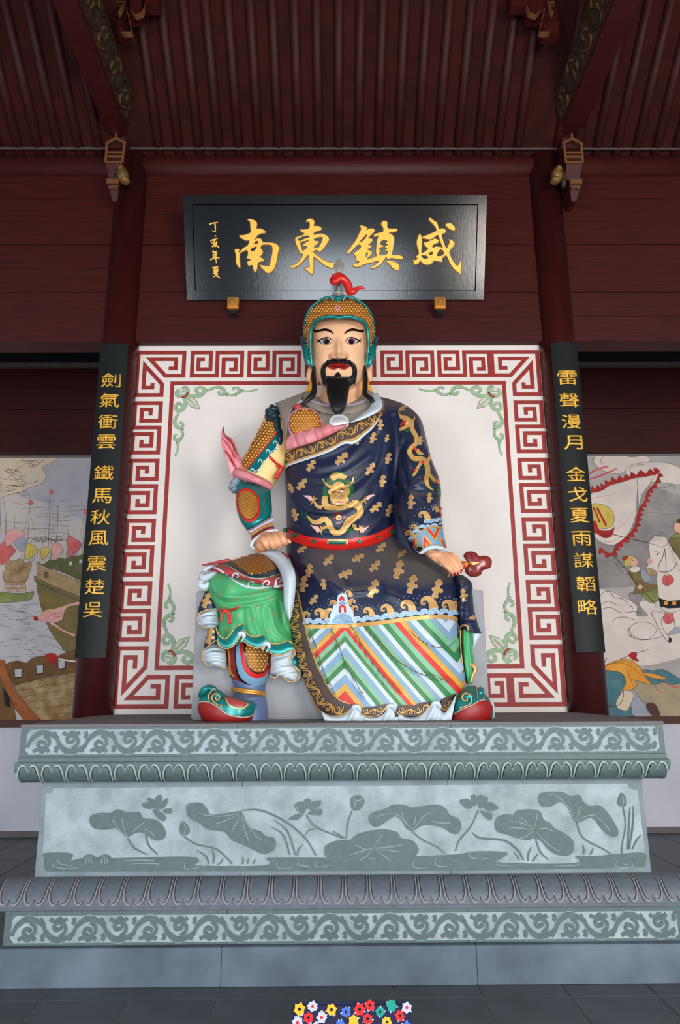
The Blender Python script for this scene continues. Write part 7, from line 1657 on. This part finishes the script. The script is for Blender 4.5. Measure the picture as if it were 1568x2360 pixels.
class Mur:
    def __init__(s, mp_): s.f = mp_; s.a = Art(MPM); s.k = 0
    def o(s): s.k += 1; return 0.0006+s.k*0.00003
    def fill(s, pts, m, ink=0.0, sm=3, inkm='m_ink'):
        l = s.f(pts); l = cr(l, sm, True) if sm else l
        s.a.fill([l], m, off=s.o(), thick=0)
        if ink: s.a.stroke(l+[l[0]], ink, inkm, off=s.o(), thick=0, smooth=False)
    def line(s, pts, w_, m='m_ink'): s.a.stroke(s.f(pts), w_, m, off=s.o(), thick=0, n=4)
def panel_px(p0, p1):
    a = P(p0[0], p0[1], DR); b = P(p1[0], p1[1], DR); return a, b
ml = root('ship_mural', (-3.2, DR-0.01, zM0), 'painted mural of war junks, flags and rough water on the rear wall', 'mural')
mr_ = root('horseman_mural', (3.2, DR-0.01, zM0), 'painted mural of a white horse, banner bearer and clouds on the rear wall', 'mural')
for rt_, x0, x1 in ((ml, -5.2, -1.9), (mr_, 1.9, 5.2)):
    mb = MB(); mb.box(x0, x1, DR-0.012, DR-0.001, zM0, zM1); mb.obj('mural_ground', ['m_sky' if rt_ is ml else 'm_grey'], rt_)
    mb = MB(); mb.box(x0, x1, DR-0.05, DR-0.001, zM0-0.07, zM0+0.01, bev=0.005); mb.obj('lower_frame', ['m_brown'], rt_)
    mb = MB(); mb.box(x0, x1, DR-0.03, DR-0.001, zM1-0.01, zM1+0.015); mb.obj('upper_frame', ['m_inkl'], rt_)
# --- left
m1 = Mur(lmap)
m1.fill([(370, 110), (800, 110), (800, 600), (520, 560), (420, 500), (330, 470), (150, 430), (200, 380), (330, 330), (370, 270), (350, 210), (420, 160)], 'm_skyd')
m1.fill([(-60, 105), (430, 112), (410, 160), (340, 200), (370, 270), (330, 330), (240, 360), (160, 400), (60, 420), (-60, 430)], 'm_cream', 0.7)
m1.fill([(-60, 1240), (260, 1240), (310, 1250), (420, 1500), (520, 1660), (420, 1680), (240, 1740), (60, 1760), (-60, 1740)], 'm_sea')
m1.fill([(-60, 860), (700, 860), (700, 1250), (-60, 1250)], 'm_sky', sm=0)
rl = random.Random(5)
for k in range(16):
    y = 130+k*18+rl.uniform(-6, 6); x = rl.uniform(-20, 240); m1.line([(x, y), (x+50, y+rl.uniform(-22, 22)), (x+100, y+rl.uniform(-16, 16)), (x+130, y+rl.uniform(-24, 24)), (x+90+rl.uniform(-20, 60), y+rl.uniform(0, 26))], [.4, .9, .8, .4])
for cx_, cy_, r in ((80, 225, 44), (170, 310, 50), (250, 180, 30), (60, 370, 36)): m1.line([(cx_+r*(1-t/9)*math.cos(t), cy_+r*(1-t/9)*0.6*math.sin(t)) for t in np.linspace(0, 7.5, 16)], .8)
for k in range(14):
    y = 460+k*22; x = rl.uniform(-20, 420); L_ = rl.uniform(150, 330); m1.line([(x, y), (x+L_*.3, y+rl.uniform(-14, 14)), (x+L_*.6, y+rl.uniform(-10, 16)), (x+L_, y+rl.uniform(-14, 14)), (x+L_*.8, y+rl.uniform(4, 20))], [.4, .8, .5], 'm_inkl')
for x, y0, y1, fl in ((235, 440, 800, 1), (398, 355, 900, 1), (465, 500, 800, 0), (672, 510, 920, 1), (118, 590, 760, 0), (50, 560, 800, 0), (10, 215, 820, 0), (205, 800, 960, 0), (415, 770, 960, 0), (545, 690, 940, 0)):
    m1.line([(x, y0), (x-3, (y0+y1)/2), (x-16 if y1 > 780 else x, y1)], [.7, 1.2], 'm_inkl')
    if fl: m1.fill([(x, y0+15), (x+18, y0+25), (x+36, y0+38), (x+18, y0+62), (x, y0+58)], 'm_pinkd', .5, sm=0)
    for d in (-60, 55): m1.line([(x, y0+80), (x+d, y1-20)], .4, 'm_inkl')
for L_, c in (([(0, 820), (60, 800), (95, 830), (125, 870), (80, 920), (40, 960), (0, 970)], 'm_pinkd'), ([(50, 710), (130, 700), (205, 715), (170, 770), (110, 800), (50, 830)], 'm_pink'), ([(210, 815), (260, 820), (310, 870), (250, 920), (205, 930)], 'm_yel'), ([(330, 850), (400, 845), (380, 900), (335, 935)], 'm_yel'), ([(420, 810), (480, 810), (500, 860), (470, 900), (420, 945)], 'm_pink'), ([(545, 750), (600, 770), (655, 815), (610, 880), (545, 915)], 'm_pinkd'), ([(130, 780), (200, 760), (200, 880), (120, 830)], 'm_blue')): m1.fill(L_, c, .6)
for k in range(9): m1.line([(210+k*32, 800+rl.uniform(-20, 20)), (250+k*32, 770+rl.uniform(-15, 15)), (300+k*30, 790+rl.uniform(-15, 25)), (340+k*28, 775)], .9, 'm_ink')
for k in range(22): m1.line([(240+k*18, 860), (242+k*18, 960)], .6, 'm_inkl')
m1.fill([(30, 1030), (120, 1000), (250, 950), (235, 1040), (205, 1115), (110, 1120), (35, 1110)], 'm_wood', .8, sm=2); m1.line([(60, 1030), (160, 1010), (240, 985)], 1, 'm_woodd')
m1.fill([(40, 970), (70, 930), (100, 950), (160, 930), (190, 950), (180, 985), (60, 1020)], 'm_tan', .6)
for k in range(14): m1.a.dot(*lmap([(50+(k % 7)*24, 1130+(k//7)*34)])[0], 3.2, 'm_tan', n=8, off=m1.o(), thick=0); m1.fill([(40+(k % 7)*24, 1140+(k//7)*34), (62+(k % 7)*24, 1140+(k//7)*34), (66+(k % 7)*24, 1190), (38+(k % 7)*24, 1190)], ['m_cream', 'm_white', 'm_pink'][k % 3], .5, sm=0)
m1.fill([(-20, 1195), (100, 1205), (200, 1205), (272, 1190), (260, 1230), (230, 1262), (60, 1280), (-20, 1270)], 'm_green', .8, sm=2)
# large junk
m1.fill([(300, 955), (350, 975), (400, 935), (440, 945), (480, 920), (520, 935), (570, 910), (640, 905), (700, 900), (700, 1130), (640, 1100), (480, 1030), (350, 990)], 'm_olived', .8, sm=2)
m1.fill([(300, 1120), (420, 1180), (560, 1240), (700, 1290), (700, 1700), (560, 1700), (470, 1600), (400, 1500), (350, 1380), (315, 1250)], 'm_olive', .9, sm=2)
m1.fill([(295, 955), (350, 985), (460, 1040), (640, 1110), (700, 1130), (700, 1290), (560, 1235), (420, 1175), (280, 1110), (275, 1070), (300, 1070)], 'm_tan', .9, sm=0)
m1.fill([(275, 1070), (420, 1145), (560, 1200), (700, 1255), (700, 1290), (560, 1235), (420, 1175), (285, 1110)], 'm_olive', .8, sm=0)
for x, y in ((372, 1060), (445, 1108), (525, 1145), (605, 1185)): m1.fill([(x-16, y-26), (x+16, y-20), (x+16, y+26), (x-16, y+18)], 'm_olived', .9, sm=0)
for x, y in ((398, 1000), (484, 985), (566, 968), (648, 952)): m1.fill([(x-14, y-16), (x+14, y-20), (x+14, y+14), (x-14, y+16)], 'm_sea', .7, sm=0)
for k in range(7): m1.line([(340+k*8, 1240+k*62), (480+k*10, 1300+k*62), (640, 1380+k*60)], .7, 'm_woodd')
for x in (330, 345): m1.line([(x, 1140), (x+15, 1300), (x+50, 1430)], .8, 'm_woodd')
# water lines
for k in range(60):
    x = rl.uniform(-20, 330); y = rl.uniform(1290, 1720); L_ = rl.uniform(30, 110)
    if x+L_ < 330+(y-1290)*0.4: m1.line([(x, y), (x+L_*.35, y+rl.uniform(-6, 6)), (x+L_*.7, y+rl.uniform(-5, 5)), (x+L_, y+rl.uniform(-4, 4))], [.3, .9, .3], 'm_inkl')
# near junk rail with square ports
m1.fill([(40, 1790), (80, 1760), (150, 1745), (210, 1765), (250, 1730), (320, 1710), (400, 1715), (440, 1735), (480, 1700), (560, 1675), (700, 1650), (700, 1830), (520, 1850), (300, 1890), (120, 1940), (60, 1860)], 'm_woodd', .9, sm=2)
m1.fill([(115, 1945), (300, 1895), (520, 1855), (700, 1820), (700, 2240), (320, 2220), (200, 2080)], 'm_wood', .8, sm=0)
for k in range(5): m1.line([(130+k*40, 1985+k*50), (350, 1950+k*55), (700, 1880+k*70)], [1.0, .8], 'm_woodd')
for k in range(14): x = rl.uniform(160, 520); y = rl.uniform(1930, 2180); m1.line([(x, y), (x+60, y-10), (x+130, y-22)], [.5, 2.4, .5], 'm_orange')
for x, y in ((152, 1845), (325, 1815), (500, 1775)): m1.fill([(x-36, y-34), (x+30, y-40), (x+30, y+34), (x-32, y+42)], 'm_black', 0, sm=0); m1.fill([(x-32, y-30), (x+22, y-36), (x+22, y+26), (x-28, y+34)], 'm_sea', 0, sm=0)
m1.fill([(0, 1735), (40, 1740), (60, 1840), (130, 1990), (230, 2120), (335, 2225), (200, 2225), (100, 2100), (30, 1960), (0, 1860)], 'm_orange', .9, sm=0)
m1.fill([(0, 1870), (40, 1960), (110, 2080), (130, 2225), (0, 2225)], 'm_woodd', .8, sm=0); m1.fill([(30, 1960), (80, 2040), (90, 2120), (40, 2100)], 'm_black', .4, sm=0)
# spears and pennants
m1.fill([(178, 1352), (215, 1360), (270, 1395), (225, 1390)], 'm_sea', .7, sm=0); m1.a.dot(*lmap([(290, 1408)])[0], 5.5, 'm_red', n=12, off=m1.o(), thick=0)
m1.fill([(300, 1400), (370, 1345), (460, 1325), (560, 1290), (640, 1270), (640, 1300), (560, 1310), (520, 1350), (500, 1420), (440, 1440), (420, 1475), (400, 1440), (340, 1435)], 'm_pink', .7, sm=2); m1.line([(305, 1398), (370, 1345), (460, 1328), (560, 1292)], 1.8, 'm_yel')
for p in ([(340, 1425), (440, 1370), (510, 1360)], [(400, 1440), (450, 1400), (500, 1390)]): m1.line(p, [.6, 1.6, .5], 'm_pinkd')
m1.line([(430, 1450), (500, 1500), (570, 1530), (600, 1545)], [5, 4, 4, 8], 'm_pink')
m1.fill([(220, 1655), (290, 1660), (340, 1670), (372, 1700), (280, 1690)], 'm_sea', .7, sm=0)
m1.fill([(365, 1700), (400, 1685), (440, 1690), (465, 1720), (450, 1750), (465, 1790), (420, 1765), (380, 1740)], 'm_red', .4, sm=2); m1.line([(470, 1730), (560, 1745), (640, 1755)], 3.4, 'm_white')
m1.a.obj('painting', ml)
# --- right
m2 = Mur(rmap)
m2.fill([(100, 480), (840, 480), (840, 1130), (560, 1180), (200, 1200), (100, 1200)], 'm_greyd')
m2.fill([(100, 1240), (300, 1230), (460, 1300), (840, 1330), (840, 1740), (100, 1760)], 'm_white')
m2.fill([(210, 1900), (500, 1850), (840, 1900), (840, 2220), (200, 2220)], 'm_sand', sm=2)
def cloud_m(pts, **k): m2.fill(pts, 'm_white', .8, **k)
cloud_m([(165, 220), (180, 175), (230, 155), (330, 150), (450, 180), (560, 170), (610, 200), (560, 230), (450, 250), (380, 310), (280, 300), (210, 270)])
cloud_m([(415, 300), (430, 260), (480, 235), (600, 220), (760, 230), (860, 290), (860, 390), (700, 380), (560, 370), (460, 340)])
m2.line([(230, 240), (220, 200), (260, 165), (330, 160)], .8); m2.line([(450, 310), (445, 270), (490, 245), (560, 240)], .8); m2.line([(640, 400), (700, 420), (780, 400), (800, 440)], .8)
for y in (550, 620, 770, 1020): m2.line([(520, y), (640, y-8), (740, y+6), (840, y-4)], [.6, 1, .6], 'm_inkl'); m2.line([(620, y+26), (700, y+14), (730, y+34), (660, y+38)], .7, 'm_inkl')
# banner
for p in ([(120, 320), (180, 280), (280, 252)], [(125, 355), (230, 320), (345, 270)]): m2.line(p, [3.5, 5, 3.5], 'm_pinkd')
m2.fill([(140, 470), (260, 410), (400, 370), (500, 340), (500, 500), (490, 640), (430, 780), (330, 860), (240, 850), (170, 800), (130, 700)], 'm_white', .8)
m2.fill([(500, 345), (640, 318), (600, 390), (540, 470), (515, 560), (508, 450)], 'm_white', .8, sm=0)
def flame(path, w_):
    q_ = cr(path, 4); out_l = []
    for i, (x, y) in enumerate(q_):
        a = q_[max(0, i-1)]; b = q_[min(len(q_)-1, i+1)]; t = math.hypot(b[0]-a[0], b[1]-a[1])+1e-6; nx_, ny_ = (b[1]-a[1])/t, -(b[0]-a[0])/t
        h = w_*(1.0 if i % 2 else 0.35); out_l.append((x+nx_*h, y+ny_*h))
    m2.fill(out_l+q_[::-1], 'm_red', .5, sm=0, inkm='m_brown')
flame([(145, 460), (230, 440), (300, 395), (400, 370), (500, 340), (640, 318), (680, 285)], 55); flame([(670, 300), (640, 380), (580, 450), (555, 530), (515, 575)], 42); flame([(520, 570), (500, 640), (480, 720), (430, 790), (340, 860), (300, 930), (215, 880)], 48)
m2.fill([(150, 555), (210, 545), (280, 570), (322, 630), (318, 700), (270, 735), (200, 730), (150, 700)], 'm_yel', .8)
m2.line([(160, 570), (190, 630), (212, 690)], 3.6, 'm_red'); m2.line([(190, 575), (225, 640), (262, 715)], 4.6, 'm_red')
for p in ([(150, 500), (260, 480), (370, 450)], [(300, 760), (400, 700), (470, 600)], [(210, 830), (300, 840), (380, 800)], [(180, 780), (260, 800), (340, 790)]): m2.line(p, [.6, 1.6, .5], 'm_pink')
m2.fill([(150, 690), (180, 680), (210, 745), (290, 750), (325, 725), (305, 790), (250, 810), (200, 780), (165, 760)], 'm_red', .6); m2.line([(310, 780), (430, 810), (600, 848)], 1.8, 'm_brown')
# soldier with spear
m2.fill([(320, 940), (345, 960), (360, 1030), (420, 1040), (440, 1090), (390, 1075), (345, 1030)], 'm_greyd', .8)
m2.fill([(440, 1240), (500, 1230), (545, 1260), (520, 1320), (550, 1370), (580, 1400), (575, 1415), (500, 1410), (505, 1340), (460, 1300)], 'm_greyd', .8); m2.fill([(520, 1210), (640, 1180), (670, 1290), (600, 1310), (550, 1260)], 'm_green', .6)
m2.fill([(430, 1075), (500, 1060), (550, 1090), (570, 1160), (650, 1170), (630, 1210), (520, 1240), (470, 1240), (490, 1170)], 'm_olive', .8); m2.fill([(540, 1050), (600, 1080), (612, 1130), (560, 1150), (530, 1090)], 'm_blue', .6)
m2.fill([(450, 970), (490, 960), (508, 1000), (490, 1035), (455, 1030)], 'm_skin', .7); m2.fill([(400, 1000), (415, 960), (450, 945), (485, 955), (450, 975), (445, 1025), (410, 1030)], 'm_yel', .7); m2.fill([(385, 965), (430, 945), (430, 965), (400, 985)], 'm_red', .4)
m2.fill([(450, 1040), (500, 1030), (530, 1045), (500, 1075), (450, 1070)], 'm_white', .6); m2.line([(462, 985), (478, 982)], 1, 'm_ink'); m2.line([(470, 1010), (492, 1010)], .8, 'm_ink')
m2.line([(315, 935), (420, 1060), (540, 1210), (650, 1330)], 1.8, 'm_brown'); m2.fill([(640, 1318), (665, 1325), (668, 1352), (650, 1345)], 'm_white', .6, sm=0); m2.a.dot(*rmap([(525, 1190)])[0], 5.5, 'm_skin', n=10, off=m2.o(), thick=0)
# horse
m2.fill([(595, 850), (640, 790), (700, 800), (750, 840), (790, 920), (860, 1000), (860, 1380), (780, 1390), (700, 1370), (670, 1270), (655, 1150), (655, 1080), (620, 1100), (585, 1080), (575, 1040), (600, 980)], 'm_white', 1.0)
m2.fill([(590, 1040), (640, 1060), (660, 1085), (615, 1105), (585, 1090)], 'm_tan', .5); m2.a.dot(*rmap([(660, 935)])[0], 2.4, 'm_black', n=8, off=m2.o(), thick=0); m2.line([(635, 915), (665, 918), (680, 930)], .9); m2.a.dot(*rmap([(600, 990)])[0], 7, 'm_pink', n=12, off=m2.o(), thick=0)
m2.fill([(595, 850), (610, 820), (650, 800), (720, 800), (740, 850), (690, 880), (640, 860)], 'm_white', .8)
for k in range(9): m2.line([(720+k*10, 830+k*26), (760+k*9, 850+k*26), (800+k*4, 880+k*24)], [1, .5], 'm_inkl'); m2.line([(610+k*14, 850), (625+k*12, 815+k*3), (660+k*8, 800)], .5, 'm_inkl')
for p in ([(715, 890), (700, 960), (670, 1020), (665, 1065)], [(715, 890), (725, 980), (725, 1070)], [(665, 1065), (725, 1075), (780, 1050), (810, 1000)]): m2.line(p, 1.5, 'm_brown')
for x, y in ((738, 1130), (748, 1425)):
    m2.fill([(x-42, y+10), (x-30, y-25), (x, y-40), (x+38, y-20), (x+48, y+10), (x+25, y+40), (x-10, y+50), (x-35, y+35)], 'm_pinkd', .8); m2.line([(x, y-35), (x-10, y), (x-5, y+40)], 1.2, 'm_red'); m2.a.dot(*rmap([(x-5, y-34)])[0], 2.6, 'm_yel', n=8, off=m2.o(), thick=0)
m2.fill([(670, 1275), (740, 1300), (860, 1290), (860, 1350), (740, 1355), (680, 1340)], 'm_black', .5, sm=0)
for x in (725, 790): m2.a.dot(*rmap([(x, 1316)])[0], 5, 'm_amber', n=12, off=m2.o(), thick=0)
m2.fill([(615, 1400), (640, 1375), (720, 1400), (690, 1440), (700, 1510), (745, 1570), (770, 1600), (750, 1620), (720, 1590), (680, 1530), (640, 1450)], 'm_white', .9); m2.fill([(750, 1580), (770, 1590), (765, 1620), (745, 1615)], 'm_black', .5, sm=0)
m2.fill([(780, 1390), (860, 1380), (860, 1500), (800, 1500), (790, 1440)], 'm_white', .9); m2.fill([(735, 1560), (800, 1500), (860, 1510), (860, 1545)], 'm_blue', .6, sm=0)
# rider at the edge
m2.fill([(745, 840), (780, 790), (860, 780), (860, 1000), (800, 920)], 'm_olive', .8); m2.fill([(790, 700), (812, 690), (860, 690), (860, 770), (820, 770), (790, 755)], 'm_skin', .8); m2.fill([(812, 670), (860, 650), (860, 690), (815, 692)], 'm_brown', .6)
m2.fill([(770, 790), (860, 770), (860, 800), (790, 810)], 'm_green', .5)
# ground clouds
for p in ([(210, 1270), (240, 1230), (290, 1225), (320, 1270), (380, 1280), (430, 1310)], [(215, 1330), (280, 1300), (350, 1330), (440, 1330), (470, 1360)], [(310, 1465), (340, 1430), (420, 1425), (480, 1445)], [(230, 1360), (300, 1350), (380, 1390), (480, 1380), (540, 1400)], [(430, 1560), (520, 1600), (640, 1590), (700, 1570)]): m2.line(p, .9)
m2.fill([(440, 1530), (470, 1480), (540, 1460), (620, 1480), (650, 1530), (600, 1590), (510, 1590)], 'm_white', .9); m2.line([(450, 1500), (430, 1540), (480, 1590)], .8)
# fallen soldier
m2.line([(370, 1750), (470, 1710), (560, 1685)], 1.5, 'm_inkl'); m2.fill([(550, 1682), (592, 1674), (570, 1696)], 'm_white', .6, sm=0)
m2.fill([(435, 1720), (470, 1695), (500, 1710), (495, 1740), (515, 1765), (470, 1755)], 'm_red', .6)
m2.fill([(540, 1830), (620, 1840), (700, 1830), (780, 1870), (850, 1920), (780, 1950), (700, 1930), (640, 1950), (590, 1920)], 'm_teal', .8); m2.fill([(540, 1860), (640, 1865), (730, 1900), (690, 1908), (600, 1890)], 'm_amber', .6)
for p in ([(640, 1950), (670, 2000), (715, 2005)], [(720, 1920), (770, 1965), (825, 1965)], [(500, 1790), (530, 1830), (570, 1835)]): m2.line(p, 2.2, 'm_pinkd')
m2.fill([(210, 1900), (240, 1850), (330, 1840), (400, 1890), (415, 1960), (370, 2000), (380, 2100), (470, 2140), (470, 2200), (250, 2200), (220, 2080)], 'm_teal', .9)
m2.fill([(390, 1980), (480, 1990), (520, 2050), (600, 2130), (620, 2180), (560, 2200), (470, 2190), (450, 2100)], 'm_blue', .9); m2.fill([(340, 2080), (400, 1990), (475, 2020), (450, 2100), (420, 2150), (350, 2130)], 'm_cream', .8)
m2.fill([(570, 2120), (590, 2090), (640, 2100), (680, 2180), (640, 2195), (600, 2170)], 'm_brown', .8)
m2.fill([(215, 1830), (280, 1785), (380, 1750), (460, 1760), (520, 1810), (560, 1880), (610, 1945), (540, 1930), (470, 1910), (500, 1950), (450, 1990), (390, 1985), (415, 1930), (380, 1860), (300, 1840)], 'm_amber', .9)
for p in ([(230, 1820), (330, 1780), (450, 1800), (540, 1880)], [(260, 1800), (380, 1765), (480, 1790)], [(420, 1840), (450, 1900), (470, 1960)]): m2.line(p, [.6, 1.2, .5], 'm_woodd')
m2.line([(395, 1995), (390, 2060), (350, 2110), (270, 2115)], 1.2, 'm_ink'); m2.line([(215, 1770), (250, 1770), (268, 1740)], [3, 3, .8], 'm_inkl'); m2.fill([(225, 1900), (245, 1930), (250, 2000), (225, 2020)], 'm_cream', .7)
m2.a.obj('painting', mr_)
